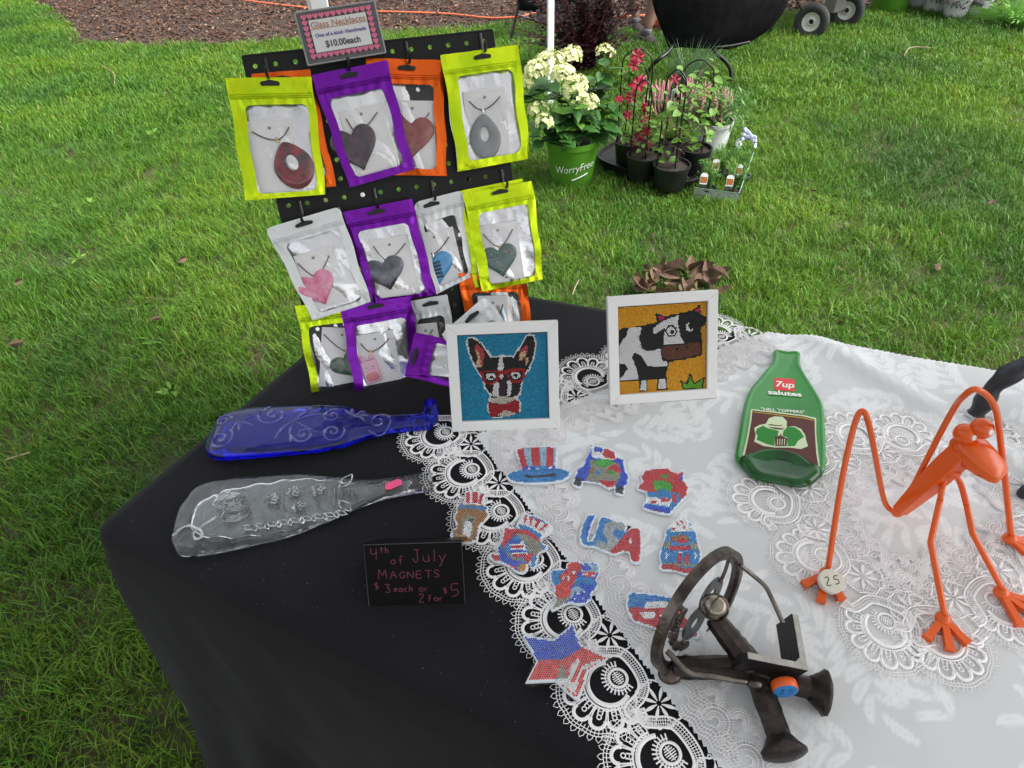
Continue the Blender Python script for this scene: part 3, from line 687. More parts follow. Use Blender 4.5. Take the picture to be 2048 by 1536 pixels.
def bag(colr, quad, cv, d, label, win=None, card=None, pend=None, slot=None, hookpx=None, rounded_top=False, seed=0, frame=None, group='zip bags of necklaces on the board', holo=False, cordc=None, hole=None, cord=None, bail=None, slotd=0, gname='necklace_bag'):
    """quad TL,TR,BR,BL in crop pixels; d distance in front of the board"""
    r = random.Random(seed)
    BFr = frame or BF
    def loc(px): return BFr.inv(onplane(px[0], px[1], BFr.p(0, 0, d), BFr.z))[:2]
    TL, TR, BR_, BL_ = [np.array(loc(cv(*q))) for q in quad]
    base = BFr.p(*((TL+TR)/2), d); root = thing(gname, base, label, 'bag', group)
    ph = [r.uniform(0, 6.28) for _ in range(6)]
    def surf(s_, t, zz=0):                                   # s across, t up
        p = (BL_*(1-s_)+BR_*s_)*(1-t)+(TL*(1-s_)+TR*s_)*t
        ed = min(1, 8*min(s_, 1-s_, t, 1-t)+.0)
        z = .0055*math.sin(math.pi*s_)*math.sin(math.pi*min(1, t*1.15))+.0016*math.sin(9*s_+4*t+ph[0])+.0012*math.sin(17*t+5*s_+ph[1])*(1-t)+.0018*math.sin(ph[2]+3*t)*(2*s_-1)
        z += .0012*math.sin(38*s_+ph[3])*math.exp(-((t-.80)/.06)**2)*1.2+.0011*math.sin(46*s_+ph[4]+8*t)*math.exp(-((t-.02)/.07)**2)+.0009*math.sin(52*s_+ph[5])*math.exp(-((t-.97)/.05)**2)
        q = p+V(.0012*math.sin(13*t+ph[1]), 0)[:2]
        return BFr.p(q[0], q[1], d+z+zz)
    W_ = np.linalg.norm(TR-TL); H_ = np.linalg.norm(TL-BL_)
    ws = .125, .875, .085, .775                               # window s0 s1 t0 t1
    if win: ws = win
    def rr_(k, n_, inner):
        # k-th point on outline (corner aligned), 0..1 perimeter by angle sections
        return None
    n1 = 10
    def outline(s0, s1, t0, t1, rad, top_r=None):
        o = []; rs_, rt_ = rad/W_, rad/H_
        cs = ((s1, t1, 0), (s0, t1, 90), (s0, t0, 180), (s1, t0, 270))
        for (cx, cy, a0) in cs:
            R = top_r if (top_r is not None and a0 in (0, 90)) else rad; a_s, a_t = R/W_, R/H_
            ox = cx-a_s if cx == s1 else cx+a_s; oy = cy-a_t if cy == t1 else cy+a_t
            for k in range(n1): a = math.radians(a0+90*k/(n1-1)); o.append((ox+a_s*math.cos(a), oy+a_t*math.sin(a)))
            nx_ = cs[(cs.index((cx, cy, a0))+1) % 4]
        # subdivide the straight runs
        out = []; 
        for i in range(len(o)):
            out.append(o[i])
            if i % n1 == n1-1:
                q = o[(i+1) % len(o)]
                for k in range(1, 16): out.append((o[i][0]+(q[0]-o[i][0])*k/16, o[i][1]+(q[1]-o[i][1])*k/16))
        return out
    O = outline(0, 1, 0, 1, .0012, .010 if rounded_top else .0012); I = outline(*ws, .009)
    n_ = len(O); rings = 7; mb = MB()
    vs = [surf(O[k][0]*(1-q/rings)+I[k][0]*q/rings, O[k][1]*(1-q/rings)+I[k][1]*q/rings) for q in range(rings+1) for k in range(n_)]
    mb.add(vs, [(a*n_+k, a*n_+(k+1) % n_, (a+1)*n_+(k+1) % n_, (a+1)*n_+k) for a in range(rings) for k in range(n_)])
    mb.build('foil_border', foil(colr), root, smooth='all')
    # zip ridges
    mb = MB()
    for t in (.835, .85, .868): mb.tube([surf(.015+.97*k/24, t, .0004) for k in range(25)], .0008, 5)
    mb.build('zip_seal', foil(colr), root)
    # film window
    mb = MB(); c = (sum(p[0] for p in I)/n_, sum(p[1] for p in I)/n_)
    vs = [surf(c[0]+(p[0]-c[0])*q, c[1]+(p[1]-c[1])*q, -.0003+.0045*(1-q*q)) for q in (1, .8, .6, .4, .2, .05) for p in I]
    mb.add(vs, [(a*n_+k, a*n_+(k+1) % n_, (a+1)*n_+(k+1) % n_, (a+1)*n_+k) for a in range(5) for k in range(n_)]+[tuple(5*n_+k for k in range(n_))])
    mb.build('window_film', film, root, smooth='all')
    # back sheet
    mb = MB(); mb.grid(lambda s_, t: surf(.006+s_*.988, .006+t*.988, -.0078-.004*math.sin(math.pi*s_)*math.sin(math.pi*t)+.0018*math.sin(23*s_+11*t+ph[2])*math.sin(7*t+ph[3])), 16, 22)
    mb.build('back_sheet', holofoil if holo else silver, root, smooth='all')
    if slot is not False:
        sp = loc(cv(*slot)) if slot else (TL+TR)/2-(TL-BL_)/H_*.011
        ex = nrm(TR-TL); ey = np.array([-ex[1], ex[0]])
        out = [(-.0115+.0028*math.cos(a), .0028*math.sin(a)) for a in np.linspace(math.pi/2, 1.5*math.pi, 7)]+[(.0115+.0028*math.cos(a), .0028*math.sin(a)) for a in np.linspace(-math.pi/2, math.pi/2, 7)]+[(.003, .0045), (0, .0055), (-.003, .0045)]
        F2 = Fr(BFr.p(sp[0], sp[1], d+.0030), BFr.x*ex[0]+BFr.y*ex[1], z=BFr.z); mb = MB(); mb.prism(F2, out, 0, .0006); mb.build('hang_slot', slot_m, root, smooth=False)
    def li(px, z=0): q = loc(cv(*px)); return BFr.p(q[0], q[1], d+z)
    if card:
        cq = [li(q, -.0052) for q in card]; mb = MB(); mb.add(cq+[p-BFr.z*.0006 for p in cq], [(3, 2, 1, 0), (4, 5, 6, 7), (0, 1, 5, 4), (1, 2, 6, 5), (2, 3, 7, 6), (3, 0, 4, 7)])
        mb.build('card', card_m, root, smooth=False)
        e1 = (cq[0]*.5+cq[1]*.5); dn = nrm(cq[3]-cq[0]); hcn = e1+dn*.013+BFr.z*.0004; fr_ = Fr(hcn, cq[1]-cq[0], z=BFr.z)
        if hole: hh_ = li(hole, -.0048); fr_ = Fr(hh_, cq[1]-cq[0], z=BFr.z)
        mb = MB(); mb.lathe(fr_, [(.0024, 0), (.0024, .0003), (.0001, .0003)], 12); mb.build('punched_hole', hole_m, root)
    if pend:
        kind, pc, ps, mat, ang = pend[:5]; q = loc(cv(*pc)); F3 = BFr.sub(q[0], q[1], d-.0048, math.radians(ang)); wpx, hpx = ps
        mb = MB()
        if kind == 'heart': dome(mb, F3, heart(), wpx*1.12, hpx*1.05, 0, .0042)
        elif kind == 'drop': dome(mb, F3, drop(), wpx*1.16, hpx, 0, .0045, hole=(.12, .16), hc=(0, .06))
        po = None
        if kind == 'pig':
            mb.prism(F3, [(x-wpx/2, y-hpx/2) for x, y in rrect(wpx, hpx*.82, .006)], 0, .0045, .001)
            mb.ball(F3.p(-wpx*.28, hpx*.40, .002), .005, fr=F3, rr=(.0055, .0075, .003)); mb.ball(F3.p(wpx*.28, hpx*.40, .002), .005, fr=F3, rr=(.0055, .0075, .003))
        po = mb.build('pendant', mat, root)
        if kind == 'pig':
            mb = MB(); mb.prism(F3, [(x-wpx*.36, y-hpx*.40) for x, y in rrect(wpx*.72, hpx*.28, .004)], .0045, .0065, .001); sn = mb.build('snout', M('pig_snout', srgb(214, 110, 120), .15, coat=.5), po); WO[sn.name] = WO[root.name]
            mb = MB()
            for sx_ in (-1, 1):
                mb.lathe(F3.sub(sx_*wpx*.2, hpx*.09, .0046), [(.0026, 0), (.0026, .0006), (.0001, .0006)], 12); 
            ey_ = mb.build('eye', M('eye_white', (.8, .8, .8), .2), po); mb = MB()
            for sx_ in (-1, 1):
                mb.lathe(F3.sub(sx_*wpx*.2, hpx*.09, .0053), [(.0014, 0), (.0014, .0006), (.0001, .0006)], 10); mb.lathe(F3.sub(sx_*wpx*.13, -hpx*.26, .0066), [(.0010, 0), (.0010, .0005), (.0001, .0005)], 8)
            mb.build('pupil', slot_m, po)
        if len(pend) > 5 and pend[5] == 'dashes':
            mb = MB(); rq = random.Random(2)
            for (cx, cy, wv_, hv) in ((-.24, .18, .16, .10), (.27, .2, .12, .1), (-.05, -.02, .10, .12), (.02, -.28, .15, .12)):
                for _ in range(26):
                    x, y = (cx+rq.uniform(-wv_, wv_))*wpx, (cy+rq.uniform(-hv, hv))*hpx; a_ = rq.uniform(0, 3.14); mb.rib(F3, [(x-.0011*math.cos(a_), y-.0011*math.sin(a_)), (x+.0011*math.cos(a_), y+.0011*math.sin(a_))], .0005, .0003, z=.0044, col=rq.choice([srgb(240, 170, 140), srgb(255, 190, 160), (.02, .02, .02)]))
            mb.build('dash_pattern', M('dash_print', (1, 1, 1), .4, attr='Col'), po, kind='stuff')
        if len(pend) > 5 and pend[5] == 'stripe':
            mb = MB()
            for k in range(5):
                mb.box(F3, wpx*.30, hpx*.085, .0016, (.02*wpx, (.18-k*.11)*hpx, .0042), bev=.0006)
            mb.build('inlay', M('dichroic_inlay', srgb(40, 90, 110), .12, metal=.7, var=srgb(15, 25, 60), vscale=300), po)
    if cord:
        mb = MB(); a_, b_, c_ = [li(q, -.0040) for q in cord]
        def sag(p, q): return [p*(1-t)+q*t-BFr.y*.0035*math.sin(math.pi*t) for t in np.linspace(0, 1, 8)]
        mb.tube(sag(a_, b_)+sag(b_, c_)[1:], .0009, 6); mb.build('cord', cordc or cord_m, root)
        mb = MB(); mb.tube([b_+BFr.y*.004, b_-BFr.y*.004], [.0012, .0022], 8); mb.build('bail', bail or gold, root)
    if hookpx: make_hook(cv(*hookpx), d)
    return root
holofoil = bpy.data.materials.new('holographic_film'); holofoil.use_nodes = True
def _h():
    n = holofoil.node_tree; L = n.links; b = n.nodes['Principled BSDF']; b.inputs['Metallic'].default_value = .7; b.inputs['Roughness'].default_value = .25
    tc = n.nodes.new('ShaderNodeTexCoord'); wv = n.nodes.new('ShaderNodeTexWave'); wv.inputs['Scale'].default_value = 14; wv.inputs['Distortion'].default_value = 9; L.new(tc.outputs['Object'], wv.inputs['Vector'])
    r = n.nodes.new('ShaderNodeValToRGB'); e = r.color_ramp.elements; e[0].color = (.8, .75, .8, 1); e[1].color = (.75, .82, .85, 1)
    for p, c in ((.3, (.85, .55, .45)), (.45, (.8, .8, .5)), (.6, (.5, .8, .75)), (.75, (.5, .55, .85))): q = e.new(p); q.color = (*c, 1)
    L.new(wv.outputs['Fac'], r.inputs[0]); L.new(r.outputs[0], b.inputs['Base Color'])
_h()
MM = lambda px: px*.00086
g_rb = glassy('glass_red_black', (.006, .005, .007), srgb(150, 20, 45), 60); g_pb = glassy('glass_plum', (.008, .005, .010), srgb(80, 48, 70), 48)
g_red = glassy('glass_red_gold', srgb(125, 25, 35), srgb(160, 75, 60), 50); g_gray = glassy('glass_gray', srgb(120, 124, 128), srgb(135, 140, 142), 20, .3)
g_pink = glassy('glass_pink', srgb(215, 70, 125), srgb(240, 175, 200), 40); g_sl = glassy('glass_slate', srgb(35, 38, 48), srgb(95, 100, 115), 55)
g_blue = glassy('glass_sky_blue', srgb(60, 150, 205), srgb(70, 160, 215), 10); g_teal = glassy('glass_teal', srgb(50, 88, 84), srgb(58, 98, 92), 14, .3)
g_dg = glassy('glass_moss', srgb(25, 45, 38), srgb(95, 120, 95), 70); g_pig = glassy('glass_pale_pink', srgb(228, 170, 195), srgb(235, 180, 205), 10)
# --- row one
bag('orange', ((240, 432), (585, 405), (740, 1090), (395, 1120)), cA, .006, 'orange bag mostly hidden behind the upper left yellow bag', seed=2)
bag('yellow', ((90, 455), (597, 450), (677, 1138), (210, 1173)), cA, .020, 'yellow bag at upper left holding a black and red teardrop with an oval hole', win=(.16, .90, .045, .78), seed=1, slot=(352, 490), hookpx=(345, 470),
    card=((200, 712), (470, 688), (545, 1112), (285, 1130)), hole=(345, 747), cord=((242, 768), (392, 818), (460, 742)), pend=('drop', (487, 967), (MM(70), MM(84)), g_rb, 12))
bag('orange', ((912, 340), (1362, 350), (1388, 1030), (970, 1022)), cA, .008, 'orange bag holding a wine red heart flecked with gold', win=(.12, .86, .06, .79), seed=3, slot=(1150, 400), hookpx=(1170, 380),
    card=((1012, 582), (1310, 588), (1330, 985), (1090, 985)), hole=(1185, 632), cord=((1095, 640), (1200, 735), (1285, 658)), pend=('heart', (1180, 800), (MM(78), MM(75)), g_red, -8), cordc=cord_br)
bag('purple', ((592, 440), (1035, 352), (1197, 990), (815, 1098)), cA, .022, 'purple bag in the top row holding a dark plum heart', win=(.12, .86, .07, .78), seed=4, slot=(815, 442), hookpx=(820, 420),
    card=((750, 652), (1000, 595), (1110, 975), (865, 1045)), hole=(885, 665), cord=((797, 692), (858, 778), (980, 655)), pend=('heart', (855, 867), (MM(76), MM(80)), g_pb, 10), bail=silv, cordc=cord_br)
bag('yellow', ((1400, 315), (1806, 262), (1872, 905), (1480, 990)), cA, .008, 'yellow green bag tucked behind the upper right yellow bag', seed=5)
bag('yellow', ((1350, 322), (1798, 265), (1860, 930), (1455, 1005)), cA, .020, 'yellow bag at upper right holding a smooth gray teardrop with a hole', win=(.16, .91, .075, .81), seed=6, slot=(1592, 335), hookpx=(1610, 318),
    card=((1482, 535), (1728, 505), (1762, 900), (1522, 935)), hole=(1610, 566), cord=((1520, 590), (1598, 642), (1700, 562)), pend=('drop', (1612, 800), (MM(61), MM(82)), g_gray, -2), bail=silv)
# --- row two
bag('white', ((1043, 145), (1355, 65), (1455, 600), (1190, 730)), cB, .008, 'white bag in the middle row holding a sky blue heart with a shiny inlay', win=(.10, .80, .05, .76), seed=7, slot=(1160, 158), hookpx=(1185, 140), rounded_top=True,
    card=((1110, 340), (1300, 298), (1380, 640), (1190, 690)), hole=(1180, 367), cord=((1110, 400), (1172, 480), (1275, 365)), pend=('heart', (1190, 568), (MM(68), MM(65)), g_blue, 5, 'stripe'), cordc=cord_br, bail=silv)
bag('white', ((97, 310), (575, 168), (775, 780), (400, 900)), cB, .024, 'white bag at the left of the middle row holding a pink marbled heart', win=(.14, .87, .05, .80), seed=8, slot=(347, 282), hookpx=(340, 275), rounded_top=True,
    card=((275, 490), (520, 420), (655, 775), (395, 845)), hole=(403, 500), cord=((305, 535), (425, 625), (505, 485)), pend=('heart', (432, 697), (MM(66), MM(66)), g_pink, 14), cordc=cord_br)
bag('purple', ((592, 205), (1035, 120), (1192, 735), (775, 790)), cB, .018, 'purple bag in the middle row holding a slate gray heart', win=(.12, .86, .04, .78), seed=9, slot=(812, 205), hookpx=(820, 190),
    card=((755, 388), (1005, 350), (1100, 735), (840, 775)), hole=(893, 415), cord=((790, 425), (875, 520), (995, 405)), pend=('heart', (870, 600), (MM(70), MM(66)), g_sl, 6), bail=silv, cordc=cord_br)
bag('yellow', ((1340, 70), (1745, -10), (1830, 600), (1440, 690)), cB, .008, 'yellow bag almost covered by the bag with the teal patterned heart', seed=10)
bag('yellow', ((1362, 92), (1805, 5), (1880, 635), (1490, 715)), cB, .020, 'yellow bag at the right of the middle row holding a teal heart with dashes', win=(.15, .90, .05, .79), seed=11, slot=(1600, 78), hookpx=(1640, 62),
    card=((1465, 297), (1707, 258), (1765, 640), (1520, 672)), hole=(1590, 322), cord=((1497, 348), (1602, 435), (1685, 315)), pend=('heart', (1605, 517), (MM(66), MM(66)), g_teal, 4, 'dashes'), cordc=cord_br)
# --- row three
bag('yellow', ((290, 805), (620, 770), (720, 1370), (408, 1420)), cB, .006, 'yellow bag at lower left holding a mossy dark green heart', win=(.15, .95, .07, .78), seed=12,
    card=((460, 945), (665, 952), (672, 1340), (440, 1325)), hole=(588, 995), cord=((470, 990), (615, 1105), (690, 1040)), pend=('heart', (628, 1188), (MM(60), MM(56)), g_dg, 20), cordc=cord_br)
bag('white', ((1030, 775), (1265, 730), (1345, 1270), (1110, 1310)), cB, .006, 'pale gray bag hanging behind the pig bag with a cord and card inside', win=(.06, .80, .05, .78), seed=13,
    card=((1040, 930), (1195, 915), (1260, 1250), (1100, 1270)), cord=((1060, 965), (1110, 1040), (1170, 960)))
bag('purple', ((578, 815), (1030, 740), (1115, 1325), (680, 1420)), cB, .022, 'purple bag in the bottom row holding a pink glass pig', win=(.14, .87, .06, .79), seed=14, slot=(805, 808), hookpx=(800, 790),
    card=((680, 1002), (915, 962), (985, 1330), (722, 1365)), hole=(800, 1022), cord=((708, 1050), (775, 1105), (893, 1015)), pend=('pig', (772, 1213), (MM(33), MM(58)), g_pig, 6))
bag('orange', ((1335, 597), (1762, 590), (1830, 1180), (1420, 1200)), cB, .008, 'orange bag with a rainbow holographic back behind the dog picture', win=(.15, .86, .06, .80), seed=15, holo=True,
    card=((1460, 745), (1650, 740), (1660, 1100), (1480, 1110)), cord=((1540, 800), (1590, 870), (1622, 798)))
# --- loose bags leaning behind the dog picture
LF, _ = tilted((905, 845), (1120, 836), 42)
bag('purple', ((990, 1255), (1055, 975), (1610, 1090), (1560, 1390)), cB, .004, 'purple bag lying on its side beside the dog picture', win=(.14, .87, .07, .76), seed=16, frame=LF, slot=(1055, 1130),
    card=((1215, 1180), (1250, 1190), (1420, 1250), (1400, 1330)), group='loose bags leaning behind the dog picture')
bag('white', ((1225, 985), (1510, 742), (1790, 1140), (1500, 1360)), cB, .012, 'plain white bag tilted up behind the dog picture', win=(.14, .87, .07, .72), seed=17, frame=LF, slot=(1422, 878), rounded_top=True, group='loose bags leaning behind the dog picture')
# --- price card in an acrylic sleeve
def sl_(px): return BF.p(*bl(cA(*px), .026), .026)
sq = [sl_(q) for q in ((495, 78), (965, 2), (1028, 308), (575, 384))]
PF = Fr(sq[3], sq[2]-sq[3], y=sq[0]-sq[3]); PW_ = np.linalg.norm(sq[2]-sq[3]); PH_ = np.linalg.norm(sq[0]-sq[3])
pc = thing('price_card', sq[3], 'heart bordered card reading glass necklaces ten dollars each in a clear sleeve above the bags', 'price sign')
mb = MB(); mb.prism(PF, [(0, 0), (PW_, 0), (PW_, PH_), (0, PH_)], -.0015, 0); mb.build('sleeve_back', M('sleeve_grey', (.09, .09, .095), .2), pc, smooth=False)
bw, bh = PW_*.90, PH_*.86; bf = PF.sub(PW_*.05, PH_*.085, .0006)
mb = MB(); mb.prism(bf, [(0, 0), (bw, 0), (bw, bh), (0, bh)], 0, .0004); mb.build('border', M('border_print', (.022, .018, .022), .4), pc, smooth=False)
mb = MB(); mb.prism(bf, [(bw*.10, bh*.14), (bw*.90, bh*.14), (bw*.90, bh*.86), (bw*.10, bh*.86)], .0006, .0009); mb.build('paper', M('paper_white', (.82, .82, .84), .6), pc, smooth=False)
mb = MB(); hp = heart(16)
def hrt(x, y): mb.prism(bf, [(x+a*.0085, y+b_*.0085) for a, b_ in hp], .0005, .0011)
for k in range(12): 
    x = bw*(.045+.91*k/11); hrt(x, bh*.065); hrt(x, bh*.935)
for k in range(1, 7):
    y = bh*(.065+.87*k/7); hrt(bw*.045, y); hrt(bw*.955, y)
mb.build('heart_print', M('heart_print', srgb(230, 110, 150), .4), pc, smooth=False, kind='stuff')
tf = bf.sub(bw*.5, bh*.5, .0012)
text('Glass Necklaces', tf.sub(0, bh*.17), .0125, M('ink_orange', srgb(190, 130, 90), .5), pc, bold=.012); 
mb = MB(); mb.rib(tf, [(-.043, bh*.15), (.043, bh*.15)], .0009, .0002); mb.build('underline', MATS['ink_orange'], pc)
text('One of a kind- Handmade', tf.sub(0, -bh*.03), .0072, M('ink_purple', srgb(75, 40, 150), .5), pc, bold=.02)
text('$10.00each', tf.sub(0, -bh*.27), .0125, M('ink_black', (.02, .02, .02), .5), pc, bold=.02, sx=.92)
acr = bpy.data.materials.new('clear_acrylic'); acr.use_nodes = True
def _a():
    n = acr.node_tree; L = n.links; n.nodes.remove(n.nodes['Principled BSDF']); g = n.nodes.new('ShaderNodeBsdfGlossy'); g.inputs['Roughness'].default_value = .03; t = n.nodes.new('ShaderNodeBsdfTransparent'); f = facing(n)
    s_ = n.nodes.new('ShaderNodeMixShader'); L.new(f.outputs[0], s_.inputs[0]); L.new(t.outputs[0], s_.inputs[1]); L.new(g.outputs[0], s_.inputs[2]); L.new(s_.outputs[0], n.nodes['Material Output'].inputs[0])
_a()
mb = MB(); mb.add([PF.p(0, 0, .003), PF.p(PW_, 0, .003), PF.p(PW_, PH_, .003), PF.p(0, PH_, .003)], [(0, 1, 2, 3)]); mb.build('sleeve_front', acr, pc, smooth=False)
mb = MB()
for (x0, y0, x1, y1) in ((0, 0, PW_, 0), (0, PH_, PW_, PH_), (0, 0, 0, PH_), (PW_, 0, PW_, PH_)): mb.tube([PF.p(x0, y0, .001), PF.p(x1, y1, .001)], .0012, 6)
mb.build('sleeve_edge', M('sleeve_edge', (.35, .35, .37), .2), pc)
mb = MB(); q = PF.p(PW_*.5, PH_*.3, -.002); mb.tube([q, q-BF.z*.026], .004, 8); mb.build('clip', hook_m, pc)
# ================================================================ beads
bead_m = M('beads', (1, 1, 1), .18, attr='Col', spec=.9, metal=.45)
def bead_mesh(fr, P2, cols, r, z0, jit=True, lo=.8, hi=1.3):
    """low domes at 2-D points, one colour each"""
    n_ = 6; P2 = np.asarray(P2); k = len(P2); ang = np.arange(n_)*2*math.pi/n_+.3
    ring = lambda R, z: np.stack([P2[:, None, 0]+R*np.cos(ang), P2[:, None, 1]+R*np.sin(ang), np.full((k, n_), z)], -1)
    top = np.stack([P2[:, 0], P2[:, 1], np.full(k, z0+r*.95)], -1)[:, None]
    A = np.concatenate([ring(r*.97, z0), ring(r*.80, z0+r*.55), top], 1)
    if jit:
        A[:, :, 2] += np.random.uniform(-.06, .12, (k, 1))*r; A[:, -1, :2] += np.random.uniform(-.55, .55, (k, 2))*r
    W_ = fr.o+A[..., 0:1]*fr.x+A[..., 1:2]*fr.y+A[..., 2:3]*fr.z; per_ = 2*n_+1
    faces = []; base = [(i, (i+1) % n_, n_+(i+1) % n_, n_+i) for i in range(n_)]+[(n_+i, n_+(i+1) % n_, 2*n_) for i in range(n_)]
    mb = MB(); mb.v = W_.reshape(-1, 3).tolist()
    for q in range(k): o = q*per_; mb.f.extend([tuple(o+i for i in f) for f in base])
    cj = [tuple(float(v) for v in np.clip(np.array(c)*np.random.uniform(lo, hi), 0, 1)) for c in cols]
    mb.c = [cj[q] for q in range(k) for _ in range(per_)]; mb.mi = [0]*len(mb.f); return mb
# colours of the beads
PAL = dict(t=srgb(6, 150, 192), k=srgb(18, 17, 20), w=(1, 1, 1), r=srgb(180, 18, 30), p=srgb(200, 70, 80), c=srgb(232, 200, 155), v=srgb(60, 25, 50), b=srgb(215, 208, 190),
           y=srgb(250, 175, 15), g=srgb(110, 190, 25), n=srgb(112, 62, 38), m=srgb(205, 40, 110), B=srgb(10, 72, 205), S=srgb(25, 135, 205), R=srgb(205, 18, 32), O=srgb(225, 48, 25), L=srgb(160, 195, 215), G=srgb(60, 175, 35), W=(1, 1, 1), s=srgb(150, 150, 130), Z=srgb(176, 182, 184), a=srgb(165, 110, 30), Y=srgb(215, 150, 10), K=srgb(22, 26, 32))
def ell(cx, cy, rx, ry, a=0, n_=24): 
    a = math.radians(a); return [(cx+rx*math.cos(t)*math.cos(a)-ry*math.sin(t)*math.sin(a), cy+rx*math.cos(t)*math.sin(a)+ry*math.sin(t)*math.cos(a)) for t in np.linspace(0, 2*math.pi, n_+1)[:-1]]
def paint(X, Y, layers, base):
    out = np.array([base]*len(X))
    for col, poly in layers: out[inpoly(X, Y, poly)] = col
    return [PAL[c] for c in out]
white_frame = M('white_frame', (.78, .78, .775), .35, bump=.04, bscale=300)
def bead_picture(BLp, BRp, tilt, size, label, quad, layers, base, outline=None):
    fr, wl = tilted(BLp, BRp, tilt); size = wl; th = .013; fwid = .0165; z0 = TZ+HW
    fr = Fr(fr.o+V(0, 0, HW+.001), fr.x, y=fr.y); root = thing('framed_picture', fr.o, label, 'picture')
    for (pts) in ([(0, 0), (size, 0), (size-fwid, fwid), (fwid, fwid)], [(size, 0), (size, size), (size-fwid, size-fwid), (size-fwid, fwid)], [(size, size), (0, size), (fwid, size-fwid), (size-fwid, size-fwid)], [(0, size), (0, 0), (fwid, fwid), (fwid, size-fwid)]):
        mb = MB(); mb.prism(fr, pts, -th, 0, bev=.0008); mb.build('frame_bar', white_frame, root, smooth=False)
    mb = MB(); mb.prism(fr, [(fwid-.003, fwid-.003), (size-fwid+.003, fwid-.003), (size-fwid+.003, size-fwid+.003), (fwid-.003, size-fwid+.003)], -.008, -.0062); mb.build('canvas', M('canvas_gap_shade', (.02, .02, .02), .7), root, smooth=False)  # canvas coloured near black to paint in the shade between beads
    S = size-2*fwid; pitch = .00245; pts = []; ny = int(S/(pitch*.866))
    for j in range(ny):
        for i in range(int(S/pitch)): 
            x = (i+.5+.5*(j % 2))*pitch
            if x < S-pitch*.3: pts.append((x+rnd.uniform(-1, 1)*.00010, (j+.5)*pitch*.866+rnd.uniform(-1, 1)*.00010))
    P2 = np.array(pts); U, W_ = P2[:, 0]/S, 1-P2[:, 1]/S
    q = np.array(quad, float); X = (q[0][0]*(1-U)+q[1][0]*U)*(1-W_)+(q[3][0]*(1-U)+q[2][0]*U)*W_; Y = (q[0][1]*(1-U)+q[1][1]*U)*(1-W_)+(q[3][1]*(1-U)+q[2][1]*U)*W_
    cols = paint(X, Y, layers, base); mb = bead_mesh(fr, P2+fwid, cols, pitch*.5, -.0062); mb.build('beads', bead_m, root, kind='stuff', smooth=False)
    mb = MB(); c = fr.p(size/2, size*.8, -th); foot = V(c[0], c[1], 0)+V(-fr.x[1], fr.x[0], 0)*.055; foot[2] = z0
    xx = fr.x*.02; mb.add([c-xx, c+xx, foot+xx*1.6, foot-xx*1.6]+[p-fr.z*.002 for p in (c-xx, c+xx, foot+xx*1.6, foot-xx*1.6)], [(0, 1, 2, 3), (7, 6, 5, 4), (0, 4, 5, 1), (1, 5, 6, 2), (2, 6, 7, 3), (3, 7, 4, 0)]); mb.build('easel_back', M('grey_board', (.25, .25, .26), .8), root, smooth=False)
    return root
# dog head with red glasses and bow tie (coordinates of the zoomed photograph)
silh = [(230, 395), (262, 388), (300, 405), (350, 450), (400, 520), (460, 512), (520, 512), (545, 515), (600, 440), (640, 375), (670, 365), (700, 378), (714, 430), (700, 520), (665, 610), (625, 650), (612, 720), (600, 790), (575, 800), (605, 840), (600, 900), (560, 920), (500, 935), (440, 950), (400, 945), (370, 900), (365, 850), (390, 790), (345, 740), (335, 670), (310, 650), (270, 580), (235, 500), (218, 430)]
ins_ = inset(silh, 12); ins2 = inset(silh, -12)
if abs(sum(ins_[i][0]*ins_[(i+1) % len(ins_)][1]-ins_[(i+1) % len(ins_)][0]*ins_[i][1] for i in range(len(ins_)))) > abs(sum(silh[i][0]*silh[(i+1) % len(silh)][1]-silh[(i+1) % len(silh)][0]*silh[i][1] for i in range(len(silh)))): ins_ = ins2
bowt = [(378, 835), (450, 850), (488, 850), (570, 815), (590, 850), (585, 915), (540, 905), (492, 885), (440, 930), (400, 945), (380, 900)]
dogL = [('w', silh), ('k', ins_), ('p', [(275, 430), (300, 425), (345, 470), (360, 530), (340, 600), (300, 560), (270, 480)]), ('c', [(285, 440), (300, 470), (325, 540), (340, 600), (300, 610), (280, 570), (300, 545)]), ('p', [(320, 555), (345, 560), (340, 585), (315, 580)]),
        ('p', [(600, 470), (640, 430), (660, 440), (655, 500), (620, 560), (585, 560), (580, 510)]), ('c', [(590, 500), (640, 470), (645, 500), (605, 560), (585, 550)]), ('c', [(625, 530), (665, 520), (650, 575), (635, 600)]),
        ('w', [(452, 520), (475, 520), (482, 600), (478, 660), (440, 660), (442, 600)]),
        ('w', [(415, 710), (452, 690), (448, 790), (420, 800), (405, 780)]), ('w', [(505, 690), (542, 680), (532, 780), (505, 800)]), ('v', [(455, 670), (500, 670), (512, 720), (505, 790), (475, 800), (448, 790), (450, 720)]),
        ('b', [(395, 805), (470, 795), (560, 800), (575, 840), (480, 850), (390, 835)]), ('b', [(440, 925), (492, 885), (550, 905), (560, 925), (480, 940)]),
        ('r', [(315, 622), (400, 618), (470, 615), (540, 605), (632, 598), (635, 660), (600, 695), (540, 700), (510, 660), (505, 640), (455, 640), (450, 690), (400, 715), (355, 705), (330, 670)]),
        ('k', [(345, 632), (438, 630), (432, 680), (400, 700), (362, 695), (345, 665)]), ('k', [(520, 632), (615, 618), (612, 665), (590, 685), (545, 685), (522, 660)]),
        ('w', ell(392, 658, 32, 24)), ('k', ell(396, 662, 14, 11)), ('w', ell(566, 648, 34, 24)), ('k', ell(566, 650, 15, 11)), ('w', ell(468, 665, 14, 10)), ('r', bowt)]
